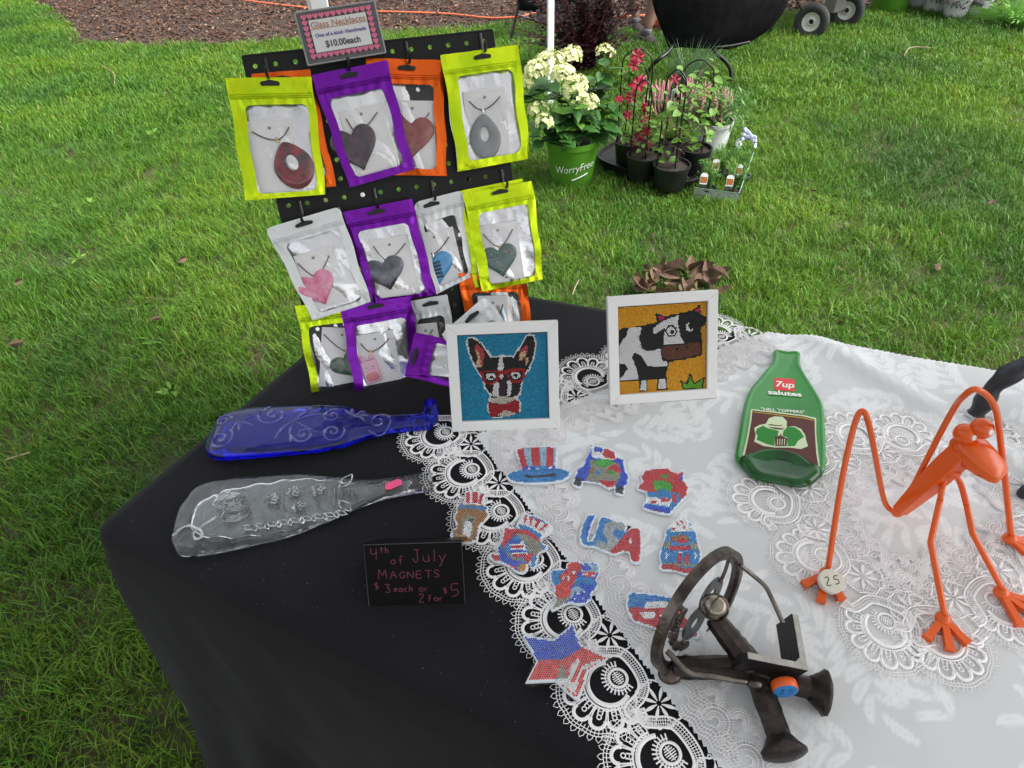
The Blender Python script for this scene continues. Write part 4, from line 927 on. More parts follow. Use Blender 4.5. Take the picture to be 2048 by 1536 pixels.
dogL = [(c_, [((x-sum(p[0] for p in q)/len(q))*.78+sum(p[0] for p in q)/len(q), (y-sum(p[1] for p in q)/len(q))*.82+sum(p[1] for p in q)/len(q)) for x, y in q]) if c_ in 'pc' else (c_, q) for c_, q in dogL]
bead_picture((905, 868), (1120, 860), 27, .173, 'white framed picture of a dog in red glasses and bow tie on teal beads', ((157, 380), (785, 350), (800, 942), (195, 965)), dogL, 't')
cow_b = [(1238, 345), (1400, 318), (1480, 300), (1560, 255), (1650, 235), (1740, 215), (1835, 255), (1832, 310), (1800, 325), (1812, 420), (1810, 510), (1760, 530), (1640, 548), (1590, 560), (1570, 640), (1580, 750), (1505, 755), (1510, 690), (1440, 690), (1440, 762), (1385, 765), (1385, 690), (1250, 692), (1240, 450)]
cowL = [('k', cow_b), ('w', [(1310, 335), (1395, 325), (1380, 400), (1400, 470), (1450, 490), (1530, 470), (1540, 550), (1575, 560), (1580, 590), (1440, 590), (1400, 520), (1350, 500), (1335, 530), (1370, 620), (1380, 682), (1250, 684), (1305, 610), (1290, 575), (1245, 570), (1243, 450), (1290, 390)]),
        ('w', [(1470, 340), (1530, 290), (1650, 245), (1640, 300), (1660, 380), (1690, 430), (1550, 445), (1548, 380), (1560, 330), (1480, 375)]), ('k', ell(1597, 352, 40, 40)), ('w', ell(1597, 354, 31, 30)), ('k', ell(1604, 358, 15, 15)),
        ('w', ell(1722, 325, 26, 30)), ('k', ell(1732, 318, 18, 22)), ('k', [(1528, 455), (1560, 440), (1800, 425), (1815, 470), (1810, 515), (1640, 550), (1560, 550), (1532, 520)]), ('n', [(1540, 460), (1570, 450), (1795, 428), (1805, 470), (1800, 508), (1640, 540), (1565, 540), (1540, 515)]), ('k', ell(1640, 470, 11, 11)), ('k', ell(1705, 458, 11, 11)),
        ('k', [(1485, 232), (1570, 262), (1500, 295)]), ('m', [(1505, 250), (1558, 265), (1515, 288)]), ('k', [(1790, 175), (1738, 215), (1800, 240)]), ('m', [(1785, 195), (1750, 215), (1792, 230)]),
        ('w', [(1400, 685), (1435, 685), (1438, 755), (1392, 755)]), ('w', [(1520, 672), (1560, 672), (1575, 740), (1515, 742)]), ('y', [(1445, 680), (1508, 680), (1505, 770), (1450, 770)]),
        ('k', [(1665, 685), (1710, 700), (1732, 630), (1765, 700), (1835, 655), (1825, 740), (1690, 748)]), ('g', [(1682, 697), (1716, 715), (1735, 655), (1762, 715), (1822, 672), (1815, 738), (1695, 740)])]
bead_picture((1220, 815), (1433, 800), 28, .176, 'white framed picture of a black and white cow on golden beads', ((1226, 197), (1838, 150), (1845, 738), (1250, 780)), cowL, 'y')
# ================================================================ bead magnets
plate_m = M('magnet_plate', (.72, .77, .82), .35)
def magnet(label, cv, outl, layers, base, h=.0012, ztop=HW+.002, lift=0, cell=True, tf_=None):
    o3 = [T(*cv(*q), ztop+lift) for q in outl]; c = sum(o3)/len(o3); fr = flat(c); O = [tuple((p-c)[:2]) for p in o3]
    n_ = len(O); A = sum(O[i][0]*O[(i+1) % n_][1]-O[(i+1) % n_][0]*O[i][1] for i in range(n_))
    if A < 0: O = O[::-1]
    root = thing('bead_magnet', c, label, 'magnet', 'bead covered magnets laid out on the lace tablecloth')
    O2 = [tuple(p) for p in spline(O, 2, True)]
    mb = MB(); mb.prism(fr, inset(O2, -.0016), 0, .0030, bev=.0003); mb.build('base_plate', plate_m, root, smooth=False)
    ob = inset(O, .0004); xs = [p[0] for p in O]; ys = [p[1] for p in O]; pitch = .0026; pts = []
    y = min(ys); j = 0
    while y < max(ys):
        x = min(xs)+(j % 2)*pitch/2
        while x < max(xs): pts.append((x, y)); x += pitch
        y += pitch*.866; j += 1
    P2 = np.array(pts); P2 = P2[inpoly(P2[:, 0], P2[:, 1], ob)]
    # the zoomed-photograph coordinate of every bead, for its colour
    D = np.stack([P2[:, 0]+c[0], P2[:, 1]+c[1], np.full(len(P2), c[2]-CAMZ)], 1); zc = D@fw; px = 1024+FPX*(D@CX)/zc; py = 768-FPX*(D@CY)/zc
    i0_, i1_ = cv(0, 0), cv(1, 1); X = (px-i0_[0])/(i1_[0]-i0_[0]); Y = (py-i0_[1])/(i1_[1]-i0_[1])
    cols = paint(X, Y, layers, base); bead_mesh(fr, P2, cols, pitch*.5, .0030, lo=.65, hi=1.4).build('beads', bead_m, root, kind='stuff', smooth=False)
    if cell and tf_:        # crinkled clear wrapper
        mb = MB(); sd_ = rnd.random()*50; W2 = inset(O2, -.005); m_ = len(W2); cx_, cy_ = sum(p[0] for p in W2)/m_, sum(p[1] for p in W2)/m_
        vs = []
        for q, z_ in ((1, .0004), (.96, .0032), (.85, .0052), (.65, .0056), (.4, .0056), (.15, .0056)):
            for x, y in W2: X_, Y_ = cx_+(x-cx_)*q, cy_+(y-cy_)*q; vs.append(fr.p(X_, Y_, z_+.0009*mnoise.noise(Vector((X_*260+sd_, Y_*260, z_*90)))))
        mb.add(vs, [(a*m_+k, a*m_+(k+1) % m_, (a+1)*m_+(k+1) % m_, (a+1)*m_+k) for a in range(5) for k in range(m_)]+[tuple(5*m_+k for k in range(m_))]); mb.build('cellophane', wrap, root, smooth=False)
    return root
wrap = bpy.data.materials.new('cellophane'); wrap.use_nodes = True
def _w():
    n = wrap.node_tree; L = n.links; n.nodes.remove(n.nodes['Principled BSDF']); g = n.nodes.new('ShaderNodeBsdfGlossy'); g.inputs['Roughness'].default_value = .05; t = n.nodes.new('ShaderNodeBsdfTransparent')
    tc = n.nodes.new('ShaderNodeTexCoord'); z = n.nodes.new('ShaderNodeTexVoronoi'); z.inputs['Scale'].default_value = 110; L.new(tc.outputs['Object'], z.inputs['Vector']); bp = n.nodes.new('ShaderNodeBump'); bp.inputs['Strength'].default_value = 1; bp.inputs['Distance'].default_value = .004; L.new(z.outputs['Distance'], bp.inputs['Height'])
    f = facing(n, 3, .03, .5, bp.outputs[0]); L.new(bp.outputs[0], g.inputs['Normal'])
    s_ = n.nodes.new('ShaderNodeMixShader'); L.new(f.outputs[0], s_.inputs[0]); L.new(t.outputs[0], s_.inputs[1]); L.new(g.outputs[0], s_.inputs[2]); L.new(s_.outputs[0], n.nodes['Material Output'].inputs[0])
_w()
def cM(x, y): return (960+x/2.7423, 860+y/2.7423)        # crop 960..1480 x 860..1420
def cN(x, y): return (870+x/5.4857, 960+y/5.4857)        # crop 870..1220 x 960..1240
def cH(x, y): return (990+x/6.144, 870+y/6.144)
def cG(x, y): return (1240+x/3.84, 900+y/3.84)
# top hat
brim = [(152, 262), (165, 240), (235, 226), (300, 224), (400, 222), (450, 222), (488, 235), (490, 258), (450, 280), (380, 293), (280, 298), (200, 292), (165, 280)]
hat = [(200, 118), (240, 104), (320, 98), (418, 102), (414, 215), (452, 222), (488, 236), (490, 258), (450, 282), (380, 295), (280, 299), (200, 292), (162, 280), (152, 258), (168, 240), (232, 226), (218, 180)]
magnet('beaded top hat magnet, red and silver stripes with a blue brim', cM, hat, [('L', [(195, 90), (425, 90), (420, 222), (230, 228)]), ('R', [(198, 115), (236, 104), (250, 160), (262, 218), (234, 228), (215, 170)]), ('R', [(275, 98), (326, 96), (330, 212), (290, 216)]), ('R', [(366, 98), (405, 100), (400, 212), (362, 215)]), ('S', brim), ('B', [(240, 208), (412, 206), (420, 224), (240, 228)]), ('S', [(300, 208), (370, 206), (370, 222), (300, 224)]), ('W', ell(268, 222, 9, 6)), ('W', ell(320, 220, 9, 6)), ('W', ell(385, 216, 11, 7)), ('K', [(250, 254), (330, 256), (412, 244), (412, 262), (330, 270), (255, 268)])], 'S')
truck = [(606, 88), (628, 92), (700, 108), (738, 128), (745, 155), (785, 172), (795, 230), (812, 262), (806, 300), (790, 318), (785, 362), (742, 352), (740, 315), (705, 328), (660, 300), (585, 288), (560, 290), (550, 320), (512, 308), (520, 272), (540, 218), (565, 205), (590, 150), (606, 130)]
magnet('beaded pickup truck magnet, blue with a flag and flowers in its bed', cM, truck, [('W', [(610, 90), (750, 120), (745, 175), (612, 160)]), ('B', [(625, 95), (672, 110), (668, 132), (625, 125)]), ('R', [(680, 110), (735, 128), (745, 172), (690, 160), (672, 140)]), ('s', [(605, 170), (760, 190), (770, 250), (740, 320), (700, 325), (650, 295), (580, 285), (590, 240)]), ('G', [(625, 175), (700, 165), (735, 185), (690, 215), (640, 205)]), ('R', [(695, 215), (745, 195), (785, 235), (700, 245)]), ('G', [(705, 225), (740, 232), (735, 255), (700, 245)]), ('S', ell(645, 240, 14, 12)), ('a', [(600, 220), (625, 215), (620, 245), (598, 250)]), ('B', [(560, 208), (602, 160), (606, 210), (590, 262), (560, 275), (528, 262), (540, 220)]), ('B', [(750, 165), (790, 178), (795, 232), (810, 265), (800, 300), (770, 290), (775, 240)]), ('R', [(650, 280), (740, 290), (728, 322), (705, 325), (655, 300)]), ('K', [(512, 270), (565, 275), (552, 318), (512, 308)]), ('K', [(748, 312), (790, 318), (785, 360), (742, 352)])], 'B')
bask = [(882, 262), (905, 232), (950, 222), (1020, 215), (1050, 235), (1085, 250), (1100, 232), (1115, 235), (1112, 285), (1138, 320), (1130, 365), (1100, 395), (1060, 440), (1035, 468), (960, 455), (895, 432), (908, 400), (920, 370), (912, 345), (868, 332), (872, 310), (895, 295)]
magnet('beaded flower basket magnet, red blooms over a blue and red cup', cM, bask, [('G', [(945, 290), (1010, 285), (1060, 310), (1040, 350), (960, 340)]), ('G', ell(1010, 262, 20, 12)), ('S', [(910, 345), (1095, 355), (1095, 400), (1035, 466), (895, 430)]), ('W', [(920, 375), (1050, 385), (1040, 430), (905, 410)]), ('R', [(940, 395), (970, 400), (965, 415), (935, 410)]), ('R', [(990, 380), (1040, 388), (1040, 402), (990, 398)]), ('R', [(1050, 360), (1080, 365), (1075, 410), (1055, 405)]), ('B', [(895, 415), (1045, 440), (1035, 468), (895, 436)]), ('S', ell(1005, 350, 30, 18)), ('B', [(1088, 290), (1110, 232), (1116, 290)])], 'R')
dogm = [(340, 155), (365, 140), (440, 145), (530, 155), (545, 185), (520, 285), (575, 310), (565, 350), (590, 400), (560, 440), (500, 500), (478, 540), (468, 620), (455, 670), (380, 700), (300, 698), (215, 665), (180, 620), (200, 575), (240, 545), (245, 495), (218, 420), (250, 350), (252, 295), (335, 285)]
magnet('beaded puppy magnet in a red striped hat, resting on the lace edge', cN, dogm, [('W', [(335, 140), (550, 150), (520, 290), (335, 285)]), ('R', [(345, 150), (382, 148), (380, 275), (345, 272)]), ('R', [(410, 148), (472, 148), (465, 268), (415, 270)]), ('R', [(505, 165), (540, 172), (505, 275), (475, 272)]), ('S', [(252, 285), (400, 300), (575, 310), (565, 352), (400, 330), (255, 325)]), ('s', [(300, 440), (360, 400), (440, 420), (430, 520), (400, 660), (300, 660), (290, 560)]), ('W', [(330, 480), (400, 460), (410, 560), (370, 650), (310, 600)]), ('K', ell(400, 458, 30, 22)), ('Y', [(250, 620), (350, 625), (340, 690), (260, 680)]), ('s', [(185, 600), (240, 590), (260, 650), (215, 660)])], 'a')
gob = [(770, 530), (860, 555), (930, 550), (905, 510), (940, 440), (975, 400), (1060, 405), (1160, 440), (1275, 520), (1280, 560), (1215, 620), (1160, 650), (1165, 710), (1230, 740), (1190, 790), (1140, 800), (1120, 870), (1090, 970), (1060, 965), (1045, 905), (1010, 940), (1010, 990), (960, 1030), (880, 1005), (830, 960), (730, 915), (640, 895), (605, 850), (640, 825), (700, 840), (690, 750), (740, 690)]
magnet('beaded round bird magnet with a fan tail and a red striped hat', cN, gob, [('W', [(905, 510), (940, 440), (975, 395), (1280, 520), (1280, 565), (1160, 655), (1040, 570)]), ('R', [(985, 405), (1010, 410), (1000, 490), (975, 485)]), ('R', [(1045, 415), (1080, 430), (1050, 520), (1035, 500)]), ('R', [(1120, 440), (1170, 460), (1110, 540), (1090, 520)]), ('R', [(1210, 490), (1245, 510), (1160, 580), (1150, 560)]), ('S', [(905, 505), (1000, 520), (1100, 570), (1170, 620), (1140, 650), (1030, 590), (930, 550)]), ('R', [(770, 530), (860, 555), (1000, 560), (1100, 620), (1170, 690), (1150, 715), (1060, 650), (960, 600), (870, 610), (800, 700), (740, 780), (720, 700)]), ('s', [(880, 610), (960, 600), (1080, 660), (1160, 720), (1190, 790), (1100, 850), (1020, 800), (990, 700)]), ('W', [(820, 690), (980, 690), (1020, 850), (840, 860)]), ('B', [(810, 680), (940, 680), (930, 710), (820, 715)]), ('R', [(830, 735), (970, 735), (970, 760), (830, 760)]), ('B', [(820, 785), (1010, 785), (1010, 810), (820, 810)]), ('R', [(840, 830), (1000, 830), (980, 860), (860, 860)]), ('B', [(690, 740), (760, 800), (850, 880), (980, 920), (950, 960), (830, 955), (720, 890)]), ('s', [(780, 790), (860, 850), (960, 890), (900, 910), (800, 860)]), ('R', [(960, 860), (1080, 810), (1060, 910), (1000, 930)]), ('R', [(830, 950), (900, 955), (900, 1005), (840, 980)]), ('Y', [(930, 930), (1010, 935), (1010, 995), (950, 1025), (910, 990)]), ('R', [(605, 825), (710, 835), (700, 910), (620, 885)])], 'S')
ball_ = [(1270, 1050), (1300, 1005), (1360, 995), (1420, 1005), (1450, 980), (1455, 940), (1510, 915), (1590, 920), (1625, 935), (1700, 920), (1780, 935), (1800, 985), (1790, 1050), (1755, 1095), (1775, 1150), (1760, 1210), (1720, 1240), (1700, 1310), (1650, 1360), (1570, 1375), (1500, 1355), (1430, 1370), (1350, 1410), (1290, 1440), (1290, 1400), (1340, 1340), (1310, 1260), (1320, 1170), (1280, 1120)]
magnet('beaded balloon bunch magnet in red and blue beside the lace flower', cN, ball_, [('s', [(1280, 1300), (1480, 1300), (1430, 1370), (1290, 1440)]), ('S', ell(1345, 1080, 75, 85)), ('O', ell(1530, 980, 85, 65)), ('L', ell(1700, 1000, 100, 70)), ('B', ell(1660, 980, 50, 30)), ('O', [(1600, 1030), (1770, 1030), (1750, 1090), (1610, 1060)]), ('W', [(1600, 1045), (1770, 1055), (1760, 1068), (1610, 1060)]), ('S', ell(1640, 1160, 120, 90)), ('B', ell(1640, 1200, 100, 50)), ('L', ell(1560, 1260, 90, 70)), ('B', ell(1600, 1300, 95, 65)), ('W', ell(1570, 1260, 14, 14)), ('W', ell(1640, 1240, 14, 14)), ('W', ell(1620, 1310, 12, 12)), ('W', ell(1540, 1320, 12, 12)), ('O', ell(1400, 1230, 90, 90)), ('O', [(1360, 1080), (1450, 1000), (1560, 1040), (1540, 1110), (1480, 1200), (1400, 1150)]), ('W', ell(1410, 1090, 16, 28)), ('W', ell(1465, 1100, 14, 26)), ('W', ell(1520, 1030, 18, 14))], 'B')
# U S A as one joined magnet
usa = [(548, 600), (560, 540), (580, 490), (600, 472), (628, 478), (605, 540), (590, 595), (592, 615), (612, 618), (640, 560), (655, 500), (670, 485), (705, 492), (740, 508), (790, 518), (802, 545), (790, 575), (830, 545), (878, 550), (880, 640), (876, 732), (828, 725), (822, 680), (780, 670), (740, 690), (712, 680), (670, 665), (625, 645), (570, 640)]
magnet('beaded letter magnet spelling a country name in blue, silver and red', cM, usa, [('Z', [(690, 520), (740, 505), (800, 515), (802, 550), (770, 560), (750, 548), (725, 570), (760, 610), (750, 660), (700, 685), (630, 650), (640, 610), (690, 630), (700, 615), (670, 570)]), ('R', [(830, 540), (880, 548), (878, 735), (826, 726), (822, 680), (785, 672), (750, 695), (708, 682), (770, 610)]), ('W', ell(822, 615, 9, 16)), ('B', [(600, 500), (625, 478), (600, 560), (585, 600), (575, 580)])], 'S', cell=False)
gn = [(1095, 492), (1115, 488), (1150, 520), (1180, 560), (1185, 600), (1200, 650), (1208, 700), (1195, 735), (1190, 770), (1185, 802), (1110, 790), (1060, 775), (1000, 775), (985, 755), (995, 740), (985, 690), (1000, 640), (1015, 600), (1020, 570), (1050, 520)]
magnet('beaded garden gnome magnet with a pointed hat beside the spiked sculpture', cM, gn, [('W', [(1095, 488), (1120, 488), (1175, 560), (1040, 570), (1050, 520)]), ('R', ell(1080, 520, 8, 8)), ('R', ell(1120, 540, 8, 8)), ('R', ell(1060, 550, 10, 8)), ('R', ell(1105, 512, 6, 8)), ('a', [(1040, 600), (1100, 580), (1150, 600), (1150, 620), (1100, 600), (1045, 620)]), ('R', [(1060, 620), (1100, 595), (1140, 620), (1130, 630)]), ('s', [(1000, 630), (1040, 620), (1050, 650), (1000, 660)]), ('s', [(1150, 620), (1200, 640), (1195, 670), (1150, 650)]), ('R', [(1035, 650), (1150, 645), (1150, 665), (1040, 668)]), ('W', ell(1100, 680, 10, 8)), ('R', [(1080, 685), (1105, 685), (1100, 745), (1078, 740)]), ('R', [(1120, 690), (1145, 690), (1140, 740), (1118, 740)]), ('W', ell(1020, 700, 6, 20)), ('W', ell(1180, 700, 6, 20)), ('s', [(1000, 735), (1190, 745), (1190, 760), (1000, 750)]), ('R', [(985, 745), (1060, 745), (1110, 770), (1190, 765), (1185, 802), (1000, 775)])], 'S')
mp_ = [(818, 905), (840, 900), (930, 908), (1010, 922), (1075, 935), (1100, 950), (1130, 990), (1120, 1030), (1150, 1075), (1190, 1120), (1192, 1142), (1175, 1145), (1130, 1095), (1090, 1100), (1040, 1105), (1000, 1110), (960, 1090), (900, 1070), (850, 1055), (818, 1010), (805, 955)]
magnet('beaded flag coloured country map magnet partly behind the metal ring', cM, mp_, [('S', [(805, 890), (1085, 925), (1080, 955), (960, 950), (905, 985), (810, 980)]), ('B', ell(950, 925, 20, 8)), ('B', ell(870, 965, 25, 8)), ('W', [(905, 950), (1085, 950), (1085, 985), (900, 985)]), ('W', [(870, 1010), (960, 1000), (960, 1040), (900, 1040)]), ('W', ell(1010, 1030, 24, 12))], 'R')
star = [(245, 1140), (325, 1155), (405, 1162), (508, 1078), (548, 1190), (690, 1258), (585, 1330), (562, 1390), (535, 1485), (415, 1378), (262, 1385), (318, 1275)]
star = [star[0], star[2], star[3], star[4], star[5], star[6], star[8], star[9], star[10], star[11]]
magnet('large beaded star magnet, blue top and red and silver arms, overhanging the lace', cM, star, [('B', [(240, 1130), (520, 1070), (555, 1200), (480, 1255), (315, 1275)]), ('s', [(440, 1280), (455, 1300), (480, 1370), (415, 1375), (430, 1330)]), ('W', [(415, 1375), (480, 1370), (500, 1300), (530, 1260), (560, 1290), (520, 1350), (540, 1470)]), ('W', [(560, 1300), (660, 1260), (665, 1272), (560, 1330), (530, 1420), (515, 1400)]), ('O', [(500, 1390), (535, 1290), (600, 1265), (600, 1280), (545, 1305), (520, 1400)]), ('O', [(525, 1440), (552, 1340), (600, 1310), (570, 1400), (540, 1480)])], 'O', lift=.004, tf_=1)
# ================================================================ slumped bottles
def gmat(name, col, dens, rough=.02, bumps=None, bscale=60, bstr=.5):
    m = bpy.data.materials.new(name); m.use_nodes = True; n = m.node_tree; L = n.links; b = n.nodes['Principled BSDF']
    b.inputs['Transmission Weight'].default_value = 1; b.inputs['IOR'].default_value = 1.5; b.inputs['Roughness'].default_value = rough; b.inputs['Base Color'].default_value = (*col, 1)
    if dens: 
        va = n.nodes.new('ShaderNodeVolumeAbsorption'); va.inputs['Color'].default_value = (*dens[0], 1); va.inputs['Density'].default_value = dens[1]; L.new(va.outputs[0], n.nodes['Material Output'].inputs['Volume'])
    if bumps:
        tc = n.nodes.new('ShaderNodeTexCoord'); z = n.nodes.new('ShaderNodeTexNoise'); z.inputs['Scale'].default_value = bscale; z.inputs['Detail'].default_value = 2; L.new(tc.outputs['Object'], z.inputs['Vector'])
        bp = n.nodes.new('ShaderNodeBump'); bp.inputs['Strength'].default_value = bstr; bp.inputs['Distance'].default_value = .003; L.new(z.outputs['Fac'], bp.inputs['Height']); L.new(bp.outputs[0], b.inputs['Normal'])
    return m
def frost(m, fac, col, scale, rough=.12):
    n = m.node_tree; L = n.links; b = n.nodes['Principled BSDF']; g = n.nodes.new('ShaderNodeBsdfGlossy'); g.inputs[0].default_value = (*col, 1); g.inputs['Roughness'].default_value = rough
    tc = n.nodes.new('ShaderNodeTexCoord'); z = n.nodes.new('ShaderNodeTexNoise'); z.inputs['Scale'].default_value = scale; z.inputs['Detail'].default_value = 3; z.inputs['Distortion'].default_value = 1.2; L.new(tc.outputs['Object'], z.inputs['Vector'])
    bp = n.nodes.new('ShaderNodeBump'); bp.inputs['Strength'].default_value = 1; bp.inputs['Distance'].default_value = .008; L.new(z.outputs['Fac'], bp.inputs['Height']); L.new(bp.outputs[0], g.inputs['Normal'])
    s_ = n.nodes.new('ShaderNodeMixShader'); s_.inputs[0].default_value = fac; L.new(b.outputs[0], s_.inputs[1]); L.new(g.outputs[0], s_.inputs[2]); L.new(s_.outputs[0], n.nodes['Material Output'].inputs['Surface'])
def glow(m, fac, col):        # slight body colour scattered by the glass
    n = m.node_tree; L = n.links; out = n.nodes['Material Output']; src = out.inputs['Surface'].links[0].from_socket; d = n.nodes.new('ShaderNodeBsdfDiffuse'); d.inputs[0].default_value = (*col, 1)
    s_ = n.nodes.new('ShaderNodeMixShader'); s_.inputs[0].default_value = fac; L.new(src, s_.inputs[1]); L.new(d.outputs[0], s_.inputs[2]); L.new(s_.outputs[0], out.inputs['Surface'])
def slump(px_base, px_top, wprof, hprof, z0, nu=90, nv=26, relief=None, bottom=.001, curve=0):
    """flattened bottle along base->top; wprof/hprof lists of (t, halfwidth) and (t, height)"""
    a, b = T(*px_base, z0), T(*px_top, z0); L_ = np.linalg.norm(b-a); fr = Fr(a, b-a, z=(0, 0, 1))
    def ip(pf, t): return float(np.interp(t, [p[0] for p in pf], [p[1] for p in pf]))
    def sp(pf): 
        ts = np.linspace(0, 1, 121); v = np.array([ip(pf, t) for t in ts]); k = np.ones(7)/7; vv = np.convolve(np.pad(v, 3, 'edge'), k, 'valid'); vv[0] = v[0]; vv[-1] = v[-1]; return lambda t: float(np.interp(t, ts, vv))
    W_, H_ = sp(wprof), sp(hprof); mb = MB(); vs = []
    us = [0.5-.5*math.cos(math.pi*i/nu)*.5-.5*(1-2*i/nu)*.5 for i in range(nu+1)]
    for u in us:
        w_, h_ = W_(u), H_(u); yc = curve*math.sin(math.pi*u)
        for j in range(nv):
            A = 2*math.pi*j/nv; cy, cz = math.cos(A), math.sin(A); e = .62
            y = w_*math.copysign(abs(cy)**e, cy); z = h_/2+h_/2*math.copysign(abs(cz)**.8, cz)
            if relief and cz > .25: z += relief(u*L_, y)*(min(1, (cz-.25)*2.5))
            vs.append(fr.p(u*L_, yc+y, z))
    n_ = nu+1; fs = [(i*nv+j, i*nv+(j+1) % nv, (i+1)*nv+(j+1) % nv, (i+1)*nv+j) for i in range(nu) for j in range(nv)]
    fs += [tuple(range(nv-1, -1, -1)), tuple(nu*nv+j for j in range(nv))]; mb.add(vs, fs)
    nu2, nv2 = 40, 16; vs = []                    # the closed air pocket inside
    for i in range(nu2+1):
        u = .06+.86*i/nu2; w_, h_ = W_(u)*.80, H_(u); e_ = math.sin(math.pi*(i+.02)/(nu2+.04))**.3
        for j in range(nv2): A = 2*math.pi*j/nv2; vs.append(fr.p(u*L_, w_*e_*math.cos(A)+.002*math.sin(i*1.3), h_*.5+h_*.20*e_*math.sin(A)*(1+.5*mnoise.noise(Vector((i*.4, j*.5, 3))))))
    mb.add(vs, [(i*nv2+j, (i+1)*nv2+j, (i+1)*nv2+(j+1) % nv2, i*nv2+(j+1) % nv2) for i in range(nu2) for j in range(nv2)]+[tuple(range(nv2)), tuple(nu2*nv2+j for j in range(nv2-1, -1, -1))])
    return mb, fr, L_
blue_r = gmat('cobalt_relief', (.20, .22, .95), ((.05, .07, .95), 30), .04); frost(blue_r, .15, (.62, .68, 1), 30, .10); clear_r = gmat('clear_relief', (.97, 1, .985), None, .03); frost(clear_r, .42, (.9, .92, .93), 30, .08)
# --- clear bottle
def clearrel(x, y):
    v = 0
    if .045 < x < .25:
        v += .0030*abs(math.sin(x*150+30*abs(y)+3*mnoise.noise(Vector((x*30, y*30, 0)))))*(1 if abs(y) < .035 else .2)+.0012*math.sin(60*math.hypot(x-.09, y*1.2))*(x < .15)+.0024*mnoise.noise(Vector((x*80, y*80, 3)))
    if .25 < x < .34: v += .0009*math.sin(x*1100)
    return v
cw_ = [(0, .022), (.02, .050), (.07, .066), (.2, .067), (.45, .059), (.6, .042), (.72, .025), (.80, .0185), (.95, .0165), (.96, .019), (1, .0175)]
chp = [(0, .006), (.04, .013), (.15, .014), (.3, .010), (.6, .009), (.8, .012), (1, .014)]
mb, cf, cL = slump((352, 1050), (866, 968), cw_, chp, .0004, nu=150, nv=34, relief=clearrel)
clear_g = gmat('clear_glass', (.97, 1, .985), None, .03, bumps=1, bscale=42, bstr=.45)
frost(clear_g, .03, (.92, .94, .95), 30, .05)
cbt = thing('slumped_bottle', cf.o, 'clear glass bottle melted flat with raised bee and leaf patterns', 'bottle')
mb.build('glass_body', clear_g, cbt, smooth='all')
mb = MB()
def leafrel(fr, x, y, a, l, w_, z): 
    c, s_ = math.cos(a), math.sin(a); mb.tube([fr.p(X_, Y_, z+.0006) for X_, Y_ in [(x+(t*l)*c-(w_*math.sin(math.pi*t))*s_, y+(t*l)*s_+(w_*math.sin(math.pi*t))*c) for t in np.linspace(0, 1, 8)]+[(x+(t*l)*c+(w_*math.sin(math.pi*t))*s_, y+(t*l)*s_-(w_*math.sin(math.pi*t))*c) for t in np.linspace(1, 0, 8)]], .0012, 5)
def zt(x): return float(np.interp(x/cL, [p[0] for p in chp], [p[1] for p in chp]))-.0006
for k in range(9): leafrel(cf, .10+k*.016, -.030, -.5, .017, .0035, zt(.2)); leafrel(cf, .10+k*.016, -.030, -1.4, .012, .003, zt(.2))
for (x, y) in ((.075, .018), (.085, -.006)):
    for k in range(4): mb.rib(cf, [(x+(.006+.0035*k)*math.cos(t)*1.3, y+(.005+.003*k)*math.sin(t)) for t in np.linspace(0, 6.28, 20)[:-1]], .0024, .0022, z=zt(x), closed=True)
for (x, y) in ((.135, .01), (.165, .018), (.175, -.01), (.2, .015)):
    for k in range(6): leafrel(cf, x, y, k*math.pi/3+.2, .011, .0026, zt(x))
for k in range(7): mb.rib(cf, [(.225+k*.0052, y) for y in np.linspace(-.012+k*.001, .012-k*.001, 5)], .0028, .0022, z=zt(.24))
leafrel(cf, .232, .012, .9, .030, .007, zt(.24)); leafrel(cf, .232, -.012, -.9, .028, .006, zt(.24))
mb.build('raised_pattern', clear_r, cbt, kind='stuff')
mb = MB(); s0, s1 = (.385, .003); sf = cf.sub(cL*.845, .0005, .0128, .1); mb.prism(sf, [(-.013, -.006), (-.006, -.009), (.013, -.004), (.013, .004), (.008, .008), (-.011, .004)], 0, .0004); mb.build('pink_sticker', M('pink_sticker', srgb(250, 90, 140), .5), cbt, smooth=False)
mb = MB(); mb.tube(spline([cf.p(.006, -.030, .013), cf.p(.022, -.018, .0155), cf.p(.040, -.026, .0155), cf.p(.048, -.038, .014), cf.p(.040, -.042, .013), cf.p(.036, -.030, .015), cf.p(.062, -.010, .016)], 5), .0020, 6); mb.build('glass_trail', clear_r, cbt)
# --- blue bottle
bw_ = [(0, .014), (.02, .038), (.08, .052), (.2, .054), (.5, .051), (.62, .043), (.72, .026), (.82, .017), (.93, .0145), (1, .0165)]
bh_ = [(0, .012), (.05, .028), (.2, .032), (.6, .026), (.75, .020), (1, .022)]
blue_g = gmat('cobalt_glass', (.16, .20, .98), ((.04, .07, .95), 30), .04, bumps=1, bscale=30, bstr=.35)
mb, bf_, bL = slump((420, 885), (862, 852), bw_, bh_, .0004, nu=110, nv=34)
frost(blue_g, .02, (.6, .65, 1), 30, .05); glow(blue_g, .10, (.004, .014, .55))
bbt = thing('slumped_bottle', bf_.o, 'cobalt blue glass bottle melted flat with raised swirls and dragonflies', 'bottle'); mb.build('glass_body', blue_g, bbt, smooth='all')
def zb(x, y): 
    h = float(np.interp(x/bL, [p[0] for p in bh_], [p[1] for p in bh_])); w_ = float(np.interp(x/bL, [p[0] for p in bw_], [p[1] for p in bw_])); c = min(1, abs(y)/w_)**(1/.62); return h/2+h/2*max(0, (1-c*c))**.4-.0006
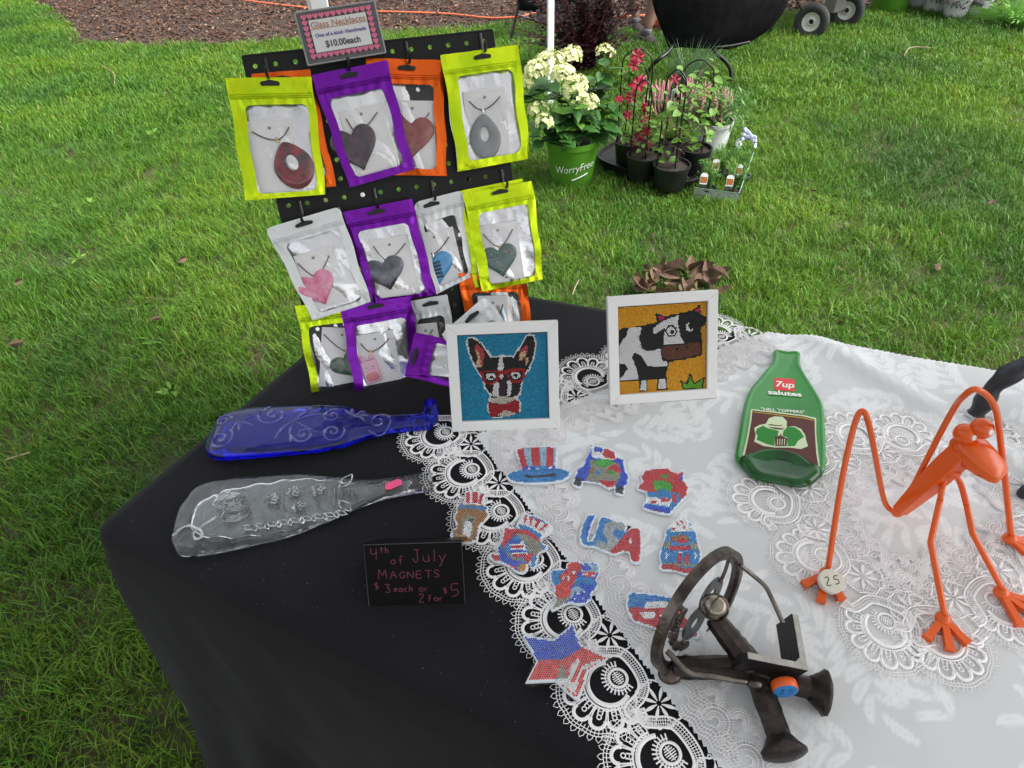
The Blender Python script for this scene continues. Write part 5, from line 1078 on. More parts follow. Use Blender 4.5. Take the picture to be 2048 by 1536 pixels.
def swirl(cx, cy, R, a0, dr, turns=1.6):
    P = [(cx+(R*(1-t*.92))*math.cos(a0+dr*t*turns*6.28), cy+(R*(1-t*.92))*math.sin(a0+dr*t*turns*6.28)) for t in np.linspace(0, 1, 34)]
    mb.tube([bf_.p(x, y, zb(x, y)) for x, y in P], [.0023]*20+[.0023+.0006*k/14 for k in range(14)], 6)
mb = MB()
for s_ in ((.025, .020, .014, 0, 1), (.032, -.022, .020, 1, -1), (.105, .022, .026, 2, 1), (.16, -.024, .017, 3, 1), (.205, -.022, .019, .5, -1), (.20, .014, .016, 1, 1), (.275, .0, .024, 4, 1)): swirl(*s_)
for (x, y, a, l) in ((.055, .012, -.5, .024), (.14, .006, -.6, .05), (.235, .012, .9, .024)):
    for k in range(9): c = (x+math.cos(a)*l*(k/8), y+math.sin(a)*l*(k/8)); mb.ball(bf_.p(*c, zb(*c)), .0024, 8, 5)
    for sg in (-1, 1):
        for q in (.9, 1.5):
            P = [(x+math.cos(a+sg*q)*l*.9*t-math.sin(a)*.004*math.sin(math.pi*t)*sg, y+math.sin(a+sg*q)*l*.9*t+math.cos(a)*.004*math.sin(math.pi*t)) for t in np.linspace(0, 1, 8)]
            mb.tube([bf_.p(u, v, zb(u, v)) for u, v in P], [.0014, .0024, .003, .0032, .0032, .003, .0022, .0014], 6)
mb.build('raised_swirls', blue_r, bbt, kind='stuff')
mb = MB(); e = bf_.p(bL, 0, .012); mb.tube([e+bf_.x*-.004, e+bf_.x*.002+V(0, 0, .004), e+bf_.x*.004+V(0, 0, .024), e+bf_.x*.004+V(0, 0, .040)], [.013, .0125, .012, .010], 14); mb.build('mouth', blue_g, bbt)
# --- green bottle
def cT(x, y): return (1440+x/5.1192, 700+y/5.1192)
gz0 = HW+.001
og = [(545, 60), (560, 35), (610, 38), (680, 52), (740, 45), (795, 55), (806, 90), (802, 150), (815, 210), (870, 310), (940, 420), (1000, 520), (1035, 600), (1050, 700), (1058, 900), (1062, 1100), (1058, 1230), (1030, 1300), (960, 1350), (880, 1400), (800, 1418), (600, 1380), (400, 1345), (310, 1310), (220, 1220), (160, 1130), (165, 1040), (190, 900), (220, 720), (255, 560), (310, 430), (400, 320), (470, 235), (520, 180), (540, 120)]
o3 = [T(*cT(*q), gz0) for q in og]; gf = Fr(T(*cT(640, 700), gz0), T(*cT(930, 740), gz0)-T(*cT(350, 660), gz0), z=(0, 0, 1))
GO = [tuple(gf.inv(p)[:2]) for p in o3]; GO = [tuple(p) for p in spline(GO, 3, True)]
if sum(GO[i][0]*GO[(i+1) % len(GO)][1]-GO[(i+1) % len(GO)][0]*GO[i][1] for i in range(len(GO))) < 0: GO = GO[::-1]
green_g = M('green_glass', srgb(20, 120, 28), .08, spec=.45, coat=.3, var=srgb(28, 140, 36), vscale=12, bump=.15, bscale=25)
green_g = bpy.data.materials['green_glass']; 
gb = thing('slumped_bottle', gf.o, 'green soda bottle melted flat with white lettering and a brown player print', 'bottle')
mb = MB(); n_ = len(GO); lv = [(0, .001), (-.0012, .004), (-.0006, .0075), (.002, .0096), (.0045, .0094), (.0065, .0084), (.008, .0080)]
vs = []; 
for d_, z in lv:
    q = inset(GO, d_); vs += [gf.p(x, y, z) for x, y in q]
mb.add(vs, [(r*n_+k, r*n_+(k+1) % n_, (r+1)*n_+(k+1) % n_, (r+1)*n_+k) for r in range(len(lv)-1) for k in range(n_)]+[tuple((len(lv)-1)*n_+k for k in range(n_)), tuple(range(n_-1, -1, -1))])
mb.build('glass_body', green_g, gb, smooth='all')
def gl(x, y): return tuple(gf.inv(T(*cT(x, y), gz0+.0085))[:2])
heel = [(190, 1110), (300, 1060), (400, 1030), (560, 1020), (700, 1045), (820, 1085), (900, 1150), (960, 1200), (1050, 1220), (1030, 1300), (900, 1390), (780, 1405), (560, 1365), (330, 1310), (230, 1210)]
hl = [tuple(p) for p in spline([gl(*q) for q in heel], 3, True)]
if sum(hl[i][0]*hl[(i+1) % len(hl)][1]-hl[(i+1) % len(hl)][0]*hl[i][1] for i in range(len(hl))) < 0: hl = hl[::-1]
mb = MB(); m_ = len(hl); vs = []
cxh, cyh = sum(p[0] for p in hl)/m_, sum(p[1] for p in hl)/m_
for q, z in ((1, .0080), (.97, .0105), (.90, .0140), (.80, .0165), (.72, .0158), (.62, .0135), (.4, .0122), (.1, .0120)): vs += [gf.p(cxh+(x-cxh)*q, cyh+(y-cyh)*q, z) for x, y in hl]
mb.add(vs, [(r*m_+k, r*m_+(k+1) % m_, (r+1)*m_+(k+1) % m_, (r+1)*m_+k) for r in range(7) for k in range(m_)]+[tuple(7*m_+k for k in range(m_))]); mb.build('folded_heel', M('dark_green_glass', srgb(10, 62, 24), .10, spec=.4, coat=.1, var=srgb(14, 92, 28), vscale=20), gb, smooth='all')
dec = {}
def decal(col, pts, z, nm='print'): 
    dec.setdefault((nm, col), MB()).prism(gf, [gl(*q) for q in pts], .0080+z, .0082+z)
cream = srgb(200, 215, 175); brown = srgb(82, 30, 16)
decal(cream, [(318, 603), (600, 635), (850, 665), (985, 695), (985, 850), (1005, 1050), (1030, 1222), (985, 1195), (960, 1000), (600, 1000), (300, 1000), (245, 1080), (228, 1078), (275, 900), (305, 720)], .0002)
decal(brown, [(333, 618), (600, 650), (850, 680), (968, 710), (972, 850), (985, 1050), (1008, 1200), (940, 1165), (860, 1100), (700, 1050), (560, 1025), (400, 1035), (310, 1060), (255, 1072), (295, 880), (322, 720)], .0004)
decal(srgb(190, 160, 40), [(345, 632), (600, 662), (850, 692), (955, 718), (955, 726), (850, 700), (600, 669), (345, 639)], .0006)
decal(cream, [(350, 800), (400, 770), (470, 755), (500, 700), (560, 680), (640, 685), (685, 730), (682, 790), (760, 780), (830, 810), (870, 870), (880, 920), (900, 985), (830, 1015), (700, 1000), (560, 1000), (450, 985), (350, 940), (365, 870)], .0006)
GRN = srgb(22, 125, 30)
decal(GRN, [(375, 810), (440, 775), (480, 800), (600, 830), (590, 880), (560, 900), (555, 985), (470, 960), (375, 920), (385, 880), (365, 850)], .0008)
decal(GRN, [(690, 790), (760, 790), (820, 830), (860, 890), (800, 930), (765, 985), (690, 985), (690, 900), (640, 880), (650, 830)], .0008)
decal(brown, [(560, 890), (610, 880), (620, 855), (630, 880), (690, 910), (680, 985), (565, 985)], .0010)
for k in range(4): decal(cream, [(585+k*24, 915), (592+k*24, 915), (590+k*24, 975), (583+k*24, 975)], .0012)
decal(brown, [(482, 770), (520, 762), (600, 775), (640, 770), (620, 782), (520, 772)], .0010); decal(brown, [(500, 790), (640, 805), (660, 790), (640, 818), (560, 812)], .0010)
decal(srgb(225, 60, 62), [(570, 285), (750, 297), (765, 312), (765, 410), (750, 425), (570, 408), (555, 395), (556, 300)], .0004)
for (nm, col), m_b in dec.items():
    m_b.build('printed_panel', M('print_%d_%d' % (int(col[0]*999), int(col[1]*999)), col, .3, spec=.3), gb, smooth=False, kind=None)
lf = lambda x, y: Fr(gf.p(*gl(x, y), .0090), gf.p(*gl(x+50, y+4))-gf.p(*gl(x, y)), z=(0, 0, 1))
lt = M('print_white', srgb(235, 240, 225), .35)
text('7up', lf(660, 385), .0205, lt, gb, bold=.022, shear=.25, name='emblem_lettering'); text('salutes', lf(665, 468), .0150, lt, gb, bold=.03, sx=1.30)
text('"HILL TOPPERS"', lf(645, 638), .0088, lt, gb, bold=.015, sx=1.1)
# ================================================================ chalk sign
SF, sw = tilted((738, 1212), (930, 1206), 30)
tl = SF.inv(onplane(723, 1090, SF.o, SF.z)); sh = tl[1]; print('sign', sw, sh)
cs = thing('tent_sign', SF.o, 'small black folded tent sign with pink handwriting about magnets', 'sign')
blk = M('gloss_black', (.003, .003, .004), .30, spec=.12, bump=.03, bscale=80)
mb = MB(); mb.prism(SF, [(0, 0), (sw, 0), (sw, sh), (0, sh)], -.0015, 0); mb.build('front_panel', blk, cs, smooth=False)
mb = MB(); mb.tube([SF.p(0, 0, 0), SF.p(0, sh, 0), SF.p(sw, sh, 0), SF.p(sw, 0, 0)], .0007, 5); mb.build('edge_glint_line', M('edge_glint', (.045, .045, .05), .3), cs)  # lighter line along the edges, a painted glint of the glossy rim
mb = MB(); top0, top1 = SF.p(0, sh, -.0015), SF.p(sw, sh, -.0015); bk = V(-SF.x[1], SF.x[0], 0); f0 = top0+bk*.055; f1 = top1+bk*.055; f0[2] = f1[2] = TZ+.001
mb.add([top0, top1, f1, f0]+[p+bk*.002 for p in (top0, top1, f1, f0)], [(0, 1, 2, 3), (7, 6, 5, 4), (0, 4, 5, 1), (1, 5, 6, 2), (2, 6, 7, 3), (3, 7, 4, 0)]); mb.build('rear_panel', blk, cs, smooth=False)
GL = {  # hand strokes in a unit box
 '4': [[(.1, 1), (.05, .5), (.75, .55)], [(.6, .95), (.55, 0)]], 't': [[(.4, .9), (.35, 0)], [(.1, .6), (.75, .65)]], 'h': [[(.1, 1), (.1, 0)], [(.1, .4), (.5, .5), (.55, 0)]],
 'o': [[(.5, .55), (.1, .4), (.1, .1), (.5, 0), (.7, .3), (.5, .55)]], 'f': [[(.7, .9), (.35, .9), (.3, 0)], [(.1, .5), (.6, .5)]], 'J': [[(.1, 1), (.6, 1)], [(.4, 1), (.4, .1), (.1, 0), (0, .3)]],
 'u': [[(.1, .5), (.1, .05), (.5, 0), (.55, .5)], [(.55, .5), (.6, 0)]], 'l': [[(.2, 1), (.2, 0)]], 'y': [[(.1, .5), (.35, .05)], [(.7, .5), (.1, -.45)]], 'M': [[(0, 0), (.1, .9), (.45, .3), (.8, .9), (.9, 0)]],
 'A': [[(0, 0), (.35, .7), (.7, 0)], [(.15, .3), (.6, .3)]], 'G': [[(.7, .5), (.35, .65), (.1, .3), (.4, 0), (.7, .2), (.45, .25)]], 'N': [[(0, 0), (.05, .6), (.6, 0), (.65, .65)]], 'E': [[(.6, .65), (.1, .65), (.05, 0), (.6, 0)], [(.08, .33), (.5, .35)]],
 'T': [[(0, .68), (.8, .7)], [(.4, .68), (.38, 0)]], 'S': [[(.65, .6), (.3, .7), (.15, .5), (.6, .25), (.45, 0), (.1, .05)]], '$': [[(.6, .75), (.2, .8), (.1, .55), (.6, .4), (.5, .1), (.1, .15)], [(.35, 1), (.35, 0)]],
 '3': [[(.1, .9), (.6, .85), (.3, .55), (.65, .35), (.5, .05), (.05, .1)]], 'e': [[(.1, .3), (.55, .35), (.45, .55), (.15, .45), (.1, .1), (.6, .05)]], 'a': [[(.55, .5), (.15, .45), (.1, .1), (.45, .05), (.55, .5), (.6, 0)]],
 'c': [[(.6, .45), (.2, .5), (.1, .15), (.55, .05)]], 'r': [[(.1, .5), (.15, 0)], [(.13, .35), (.5, .5)]], '2': [[(.1, .8), (.4, .95), (.6, .7), (.05, .05), (.7, .05)]], '5': [[(.7, .95), (.2, .95), (.15, .55), (.55, .55), (.6, .2), (.1, .05)]],
 'F': [[(.1, .9), (.1, 0)], [(.1, .9), (.6, .95)], [(.1, .5), (.45, .5)]], 'W': [[(0, .9), (.25, 0), (.45, .6), (.65, 0), (.95, .95)]], ' ': []}
def hand(fr, s, x, y, sz, wd, mb, sp=.82, h=.0003, seed=1):
    r = random.Random(seed)
    for ch in s:
        if ch == 'W' or ch == 'M': wdt = 1.05
        elif ch in 'l': wdt = .45
        else: wdt = sp
        for st in GL.get(ch, []):
            P = [(x+a*sz*.8+r.uniform(-.02, .02)*sz, y+b_*sz+r.uniform(-.02, .02)*sz) for a, b_ in st]
            if len(P) > 2: P = [tuple(p) for p in spline(P, 4)]
            mb.rib(fr, P, wd, h, z=.0002)
        x += sz*wdt
    return x
mb = MB(); u = sw/192.
def sg(s, px, py, size, sp=.82, seed=1): hand(SF, s, px*u, sh-py*u*1.0*(sh/(118*u)), size*u, .0013, mb, sp, seed=seed)
sg('4', 12, 28, 24); sg('th', 30, 16, 13, seed=2); sg('of', 50, 38, 17, .9, 3); sg('July', 95, 35, 26, .72, 4)
sg('MAGNETS', 24, 66, 22, .78, 5); sg('$', 14, 86, 16); sg('3', 34, 93, 20); sg('each or', 52, 92, 14, .72, 6); sg('2', 100, 114, 20); sg('For', 120, 112, 14, .75, 7); sg('$', 150, 98, 14); sg('5', 164, 106, 30, seed=8)
mb.build('handwriting', M('pink_marker', srgb(100, 36, 52), .6), cs)
# ================================================================ orange wire frog
orange = M('orange_enamel', srgb(222, 88, 6), .28, coat=.15, bump=.05, bscale=60)
zc0 = HW+.001
def H(x, y, h=0): return T(x, y, zc0+h)
tail, neck = H(1793, 1028, .012), H(1925, 905, .125)
fg = thing('metal_frog', tail, 'tall orange metal frog figure with long bent legs and bulging eyes', 'frog figure')
bd = nrm(neck-tail); Lb = np.linalg.norm(neck-tail); side = nrm(np.cross(bd, V(0, 0, 1))); upb = np.cross(side, bd)
BFm = Fr(tail, bd, z=upb); mb = MB()
ws_ = [(0, .003, .003), (.06, .007, .008), (.5, .0115, .011), (.8, .0125, .012), (1, .012, .012)]; vs = []
for t, a_, b_ in ws_:
    c = tail+bd*Lb*1.0*t
    for sx_, sz_ in ((-1, -1), (1, -1), (1, 1), (-1, 1)): vs.append(c+side*a_*sx_+upb*b_*sz_)
mb.add(vs, [(i*4+k, i*4+(k+1) % 4, (i+1)*4+(k+1) % 4, (i+1)*4+k) for i in range(4) for k in range(4)]+[(3, 2, 1, 0), (16, 17, 18, 19)])
o = mb.build('body', orange, fg, smooth=False); md = o.modifiers.new('bevel', 'BEVEL'); md.width = .0012; md.segments = 2
hc = H(1950, 905, .128); toc = nrm(V(CAM[0]-hc[0]+.15, CAM[1]-hc[1]+.1, 0)); hdir = nrm(np.array([.52, -.70, -.42])); HFr = Fr(hc, hdir, z=V(0, 0, 1)); mb = MB()
secs = [(x*.88, a_*.94, b_*.94, dz) for x, a_, b_, dz in ((-.030, .014, .012, .004), (-.015, .021, .018, .0), (.002, .0245, .0195, -.002), (.018, .0235, .016, -.006), (.034, .0200, .0115, -.010), (.041, .0165, .008, -.0115), (.043, .012, .005, -.012))]; vs = []
for x, a_, b_, dz in secs:
    for k in range(20): A = 2*math.pi*k/20; vs.append(HFr.p(x, a_*math.copysign(abs(math.cos(A))**.8, math.cos(A)), dz+b_*math.copysign(abs(math.sin(A))**.85, math.sin(A))))
mb.add(vs, [(i*20+k, i*20+(k+1) % 20, (i+1)*20+(k+1) % 20, (i+1)*20+k) for i in range(6) for k in range(20)]+[tuple(range(19, -1, -1)), tuple(120+k for k in range(20))])
hd = mb.build('head', orange, fg, smooth='all')
mb = MB(); mb.tube([HFr.p(.009+.0262*math.cos(t), .0222*math.sin(t), -.0105) for t in np.linspace(-1.25, 1.25, 14)], .0009, 6); mb.build('mouth_line', M('dark_orange', srgb(140, 40, 5), .4), hd)
for (ex, ey) in ((1930, 868), (1963, 857)):
    c = onplane(ex, ey, hc+nrm(CAM-hc)*.016, nrm(CAM-hc)); mb = MB(); mb.ball(c, .0132, 24, 16); eo = mb.build('eye', orange, fg, smooth='all')
    dv = nrm(nrm(CAM-c)*.8+HFr.x*.55+V(.35, 0, -.10)); mb = MB(); mb.lathe(Fr(c+dv*.0118, np.cross(dv, V(0, 0, 1)), z=dv), [(.0038, 0), (.0034, .0014), (.0016, .0020), (.0001, .0022)], 16); mb.build('pupil', M('white_enamel', (.8, .8, .78), .3), eo)
def limb(name, pts, r): mb = MB(); mb.tube([p for p in spline(pts, 7)], r, 10); return mb.build(name, orange, fg, smooth='all')
f1, f2, f3, f4 = H(1652, 1150, .006), H(1884, 1240, .006), H(2000, 1188, .006), H(2018, 1080, .006)
k1 = H(1725, 822, .19)
limb('hind_leg', [tail+V(-.002, 0, .004), H(1768, 1000, .030), H(1741, 862, .168), k1, H(1707, 856, .172), H(1682, 970, .11), f1+V(0, 0, .006)], .0036)
k2 = H(1957, 780, .235)
limb('hind_leg', [tail+V(.003, 0, .004), H(1830, 965, .055), H(1900, 830, .175), H(1930, 790, .225), k2, H(1990, 815, .205), H(2003, 900, .13), f4+V(0, 0, .006)], .0037)
sh_ = H(1903, 945, .098)
mb = MB(); mb.ball(sh_, .010, 14, 9, rr=(.012, .009, .008)); mb.build('shoulder_weld', orange, fg, smooth='all')
def bent(name, pts, r):
    P = []
    for i in range(len(pts)-1): P += [pts[i]*(1-t)+pts[i+1]*t for t in (0, .12, .5, .88)]
    P.append(pts[-1]); mb = MB(); mb.tube(P, r, 10); return mb.build(name, orange, fg, smooth='all')
limb('front_leg', [sh_, H(1888, 962, .085), H(1880, 1000, .075)], .0037)
bent('front_leg', [H(1880, 1000, .075), H(1861, 1085, .055), f2+V(0, 0, .008)], .0037)
limb('front_leg', [sh_, H(1920, 965, .085), H(1933, 1010, .072)], .0037)
bent('front_leg', [H(1933, 1010, .072), H(1945, 1067, .060), f3+V(0, 0, .008)], .0037)
def foot(f, toes):
    mb = MB(); mb.ball(f+V(0, 0, .003), .0085, 14, 9, rr=(.009, .009, .0075)); fo = mb.build('foot', orange, fg, smooth='all')
    for q in toes:
        e = H(*q, .003); d = nrm(e-f); s_ = nrm(np.cross(d, V(0, 0, 1))); u_ = np.cross(s_, d); mb = MB(); vs = []
        for t, w_, h_ in ((0, .0034, .0038), (.85, .0046, .0032), (1, .0056, .0040)):
            c = f*(1-t)+e*t+V(0, 0, .002)
            for a_, b_ in ((-1, -1), (1, -1), (1, 1), (-1, 1)): vs.append(c+s_*w_*a_+u_*h_*b_)
        mb.add(vs, [(i*4+k, i*4+(k+1) % 4, (i+1)*4+(k+1) % 4, (i+1)*4+k) for i in range(2) for k in range(4)]+[(3, 2, 1, 0), (8, 9, 10, 11)])
        to = mb.build('toe', orange, fo, smooth=False)
for q_ in (tail+V(0, 0, .004), hc-HFr.x*.022):
    mb = MB(); mb.ball(q_, .007, 12, 8, rr=(.0085, .007, .007)); mb.build('weld_bead', orange, fg, smooth='all')
foot(f1, ((1606, 1172), (1640, 1206), (1682, 1202))); foot(f2, ((1852, 1280), (1899, 1303), (1935, 1290))); foot(f3, ((2040, 1255), (2066, 1232), (2085, 1215))); foot(f4, ((2052, 1108), (2080, 1100), (2095, 1088)))
def cap(px, py, h, r, th, tilt, c1, c2, txt, label, fr=None, ink=None):
    c = H(px, py, h); d = nrm(np.array([tilt[0], tilt[1], 1.])); fr = fr or Fr(c, (1, .05, 0), z=d); root = thing('price_button', fr.o, label, 'price button')
    mb = MB(); mb.lathe(fr, [(r*.96, 0), (r, .0012), (r, th-.0012), (r*.96, th)], 32); mb.build('rim', c1, root)
    mb = MB(); mb.lathe(fr.sub(0, 0, th), [(r*.93, -.0002), (r*.92, .0006), (.0001, .0006)], 32, cap=False); mb.build('face', c2, root)
    mb = MB(); hand(fr.sub(-r*.55, -r*.35, th+.0006), txt, 0, 0, r*.75, .0011, mb, .95, h=.0002); mb.build('handwriting', ink or M('ink_marker', (.02, .02, .02), .5), root)
    return root
cap(1659, 1165, .014, .0150, .0075, (-.05, -.30), M('button_cream', (.68, .67, .62), .4), M('button_face', (.66, .63, .52), .5), '25', 'round cream price button marked 25 resting on the foot of the orange frog')
# ================================================================ railroad spike sculpture
steel = M('dark_steel', (.17, .14, .125), .34, metal=.9, var=(.055, .042, .038), vscale=35, bump=.5, bscale=110)
spike_m = M('forged_spike', (.060, .044, .038), .40, metal=.7, var=(.020, .016, .016), vscale=28, bump=.7, bscale=70)
bright = M('ground_steel', (.42, .41, .38), .38, metal=.9, var=(.30, .29, .27), vscale=60, bump=.2, bscale=200)
def W(x, y, h): return T(x, y, HW+h)
rb = W(1330, 1345, .010); rtp = W(1466, 1098, .115); rc = (rb+rtp)/2; ra = np.linalg.norm(rtp-rb)/2; print('ring radius', ra)
va = nrm(rtp-rb); vw = nrm(rc-CAM); mn = nrm(np.cross(va, vw)); mn = nrm(mn*-.30+vw*.95); rn = nrm(np.cross(va, mn)); RF = Fr(rc, va, z=rn)
spk = thing('spike_sculpture', W(1500, 1330, 0), 'welded sculpture of railroad spikes with a dark steel ring, chain and ball', 'sculpture')
mb = MB(); n_ = 64; vs = []
sec = [(1.0, -.007), (1.0, .007), (.955, .0085), (.90, .007), (.87, .002), (.82, .0012), (.82, -.0012), (.87, -.002), (.90, -.007), (.955, -.0085)]
mb2 = [(q*ra, z*.75) for q, z in sec]; m_ = len(mb2)
for k in range(n_):
    a_ = 2*math.pi*k/n_
    for r_, z_ in mb2: vs.append(RF.p(r_*math.cos(a_), r_*math.sin(a_), z_))
mb.add(vs, [(k*m_+j, k*m_+(j+1) % m_, ((k+1) % n_)*m_+(j+1) % m_, ((k+1) % n_)*m_+j) for k in range(n_) for j in range(m_)]); mb.build('ring', steel, spk)
def washer(x, y, R, r_):
    mb = MB(); fr = RF.sub(x, y, .003); n2 = 28
    pr = [(R, -.0013), (R, .0013), (r_, .0013), (r_, -.0013)]; vs = [fr.p(q*math.cos(2*math.pi*k/n2), q*math.sin(2*math.pi*k/n2), z) for k in range(n2) for q, z in pr]
    mb.add(vs, [(k*4+j, k*4+(j+1) % 4, ((k+1) % n2)*4+(j+1) % 4, ((k+1) % n2)*4+j) for k in range(n2) for j in range(4)]); return mb.build('washer', M('washer_steel', (.16, .16, .16), .38, metal=.8, var=(.09, .09, .09), vscale=90), spk)
sg_ = 1 if RF.y@V(1, 0, 0) > 0 else -1
washer(ra*.26, .018*sg_, .022, .008); washer(-ra*.22, .016*sg_, .022, .008)
for k in range(7):
    a_ = math.radians(165+k*16)*1; c = RF.p(ra*.62*math.cos(a_)*1, ra*.62*math.sin(a_)*sg_*.9+.012*sg_, .003); mb = MB()
    fr = Fr(c, nrm(RF.x*math.sin(a_)-RF.y*math.cos(a_)*sg_), z=RF.z); mb.box(fr, .015, .011, .003, (0, 0, (k % 2)*.003), bev=.001); mb.tube([fr.p(-.005, 0, -.002), fr.p(-.005, 0, .007)], .0034, 10); mb.tube([fr.p(.005, 0, -.002), fr.p(.005, 0, .007)], .0034, 10); mb.build('chain_link', steel, spk)
mb = MB(); mb.tube([RF.p(.48*ra, .014*sg_, -.001), RF.p(.66*ra, .010*sg_, -.001), RF.p(.85*ra, .004*sg_, 0)], .0022, 8); mb.build('cross_wire', steel, spk)
ballc = W(1430, 1215, .072); mb = MB(); mb.ball(ballc, .0155, 28, 18); mb.build('ball', M('ball_steel', (.30, .26, .21), .22, metal=1, var=(.20, .17, .14), vscale=60), spk, smooth='all')
def spike(p0, p1, w0, w1, head=True, hw=.019):
    d = nrm(p1-p0); L_ = np.linalg.norm(p1-p0); s_ = nrm(np.cross(d, V(0, 0, 1))); u_ = np.cross(s_, d); mb = MB(); N_ = 12; vs = []
    tw = .35
    for i in range(N_+1):
        t = i/N_; w_ = w0*(1-t)+w1*t; c = p0+d*L_*t
        for k in range(8):
            A = math.pi/8+k*math.pi/4+tw*0; q = w_*(1+.10*mnoise.noise(Vector((i*.9, k*1.7, L_*90)))); e_ = 1
            cx_, cy_ = math.cos(A), math.sin(A); m2 = max(abs(cx_), abs(cy_)); vs.append(c+(s_*cx_+u_*cy_)*q/m2*(.99))
    mb.add(vs, [(i*8+k, i*8+(k+1) % 8, (i+1)*8+(k+1) % 8, (i+1)*8+k) for i in range(N_) for k in range(8)]+[tuple(range(7, -1, -1)), tuple(N_*8+k for k in range(8))])
    sp = mb.build('spike', spike_m, spk)
    if head:
        mb = MB(); n3 = 22; vs = []
        for q, z in ((w1/hw*1.15, -.014), (.80, -.004), (1, .001), (.98, .004), (.7, .0072), (.3, .009)):
            for k in range(n3): A = 2*math.pi*k/n3; e = 1+.10*mnoise.noise(Vector((k*.6, hw*99, 1))); vs.append(p1+d*z+(s_*math.cos(A)*hw*q*1.0+u_*math.sin(A)*hw*.86*q)*e)
        mb.add(vs, [(i*n3+k, i*n3+(k+1) % n3, (i+1)*n3+(k+1) % n3, (i+1)*n3+k) for i in range(5) for k in range(n3)]+[tuple(5*n3+k for k in range(n3))])
        mb.build('spike_head', spike_m, sp, smooth='all')
    return sp
hip = W(1510, 1335, .016)
spike(W(1512, 1345, .016), W(1568, 1500, .018), .0125, .0110, hw=.0240)
spike(W(1500, 1345, .020), W(1645, 1383, .020), .0105, .0115, hw=.0250)
spike(W(1525, 1335, .020), W(1345, 1335, .014), .0125, .0115, head=False)
spike(W(1505, 1335, .024), W(1428, 1236, .052), .0145, .0105, head=False)
# angle iron
ac = W(1530, 1330, .030); ax = nrm(W(1613, 1342, .03)-W(1495, 1318, .03)); ay = nrm(W(1613, 1342, .03)-W(1590, 1225, .075)); AF = None
p = [W(1495, 1318, .066), W(1616, 1342, .050), W(1588, 1228, .058)]
e1 = nrm(p[1]-p[0]); e2 = nrm((p[2]-p[1])-e1*((p[2]-p[1])@e1)); l1 = np.linalg.norm(p[1]-p[0]); l2 = np.linalg.norm(p[2]-p[1]); AF = Fr(p[0], e1, y=e2); dz = .036
pr = [(0, 0), (l1, 0), (l1, l2), (l1-.0075, l2), (l1-.0075, .013), (l1-.013, .0075), (0, .0075)]
for sgn in (1,): mb = MB(); mb.prism(AF, pr, -dz, 0, bev=.0004)
ai = mb.build('angle_iron', M('mill_scale', (.022, .018, .020), .4, metal=.5, var=(.035, .028, .028), bump=.2), spk, smooth=False)
mb = MB(); mb.prism(AF, inset(pr, .0004) if True else pr, .0002, .0009); mb.build('cut_face', bright, ai, smooth=False)
def rod(pts, r): mb = MB(); mb.tube(spline(pts, 6), r, 10); return mb.build('rod', M('rod_steel', (.20, .18, .155), .3, metal=.95, var=(.12, .10, .09), vscale=70, bump=.2), spk, smooth='all')
rod([W(1480, 1130, .100), W(1505, 1150, .088), W(1530, 1172, .082), W(1545, 1200, .078), W(1566, 1246, .068)], .0026)
rod([W(1334, 1302, .050), W(1350, 1318, .046), W(1378, 1345, .040), W(1420, 1352, .036), W(1495, 1364, .032)], .0032)
mb = MB(); mb.ball(W(1510, 1368, .031), .0055, 14, 9, rr=(.0085, .006, .006)); mb.build('weld_bead', steel, spk, smooth='all')
mb = MB(); mb.ball(W(1340, 1348, .012), .010, 14, 9, rr=(.014, .012, .008)); mb.build('weld_bead', steel, spk, smooth='all')
mb = MB(); mb.ball(W(1431, 1234, .048), .008, 14, 9, rr=(.010, .010, .006)); mb.build('weld_bead', steel, spk, smooth='all')
fc = AF.p(l1*.55, -.001, -.017); fz = nrm(-AF.y*.55+nrm(CAM-fc)*.0+V(-.12, -.75, .30)); 
cap(1, 1, 0, .0138, .0095, (0, 0), M('button_orange', srgb(235, 100, 40), .35), M('button_blue', srgb(30, 125, 195), .5), '35', 'orange and blue price button marked 35 stuck on the angle iron of the spike sculpture', fr=Fr(W(1566, 1365, .030)-nrm(CAM-W(1566, 1365, .03))*0, (1, .05, .0), z=nrm(V(-.05, -1, .05))), ink=M('ink_blue', srgb(20, 50, 110), .5))
# ================================================================ forged dark sculpture at the right edge
dk = thing('forged_sculpture', H(1965, 830, 0), 'dark hammered metal piece arching in from the right edge of the table', 'sculpture')
iron = M('blackened_iron', (.020, .020, .024), .5, metal=.4, var=(.035, .035, .040), vscale=40, bump=.8, bscale=55)
mb = MB(); P = spline([H(1952, 828, .012), H(1966, 808, .030), H(1990, 772, .060), H(2030, 742, .085), H(2085, 715, .10), H(2160, 720, .09), H(2190, 800, .05), H(2170, 900, .014)], 8)
vs = []; N_ = len(P)
for i, c in enumerate(P):
    t_ = nrm(P[min(i+1, N_-1)]-P[max(i-1, 0)]); s_ = nrm(np.cross(t_, V(0, .5, 1))); u_ = np.cross(s_, t_); R = .0175*(1.0-.15*math.sin(i*.5))
    for k in range(12): A = 2*math.pi*k/12; q = 1+.10*mnoise.noise(Vector((i*.35, k*.8, 4))); vs.append(c+(s_*math.cos(A)+u_*math.sin(A)*.75)*R*q)
mb.add(vs, [(i*12+k, i*12+(k+1) % 12, (i+1)*12+(k+1) % 12, (i+1)*12+k) for i in range(N_-1) for k in range(12)]+[tuple(range(11, -1, -1)), tuple((N_-1)*12+k for k in range(12))]); mb.build('arch', iron, dk, smooth='all')
mb = MB(); mb.tube([H(2150, 930, .012), H(2100, 960, .012), H(2052, 985, .012), H(2040, 990, .010)], [.012, .011, .010, .006], 10); mb.build('lower_limb', iron, dk, smooth='all')
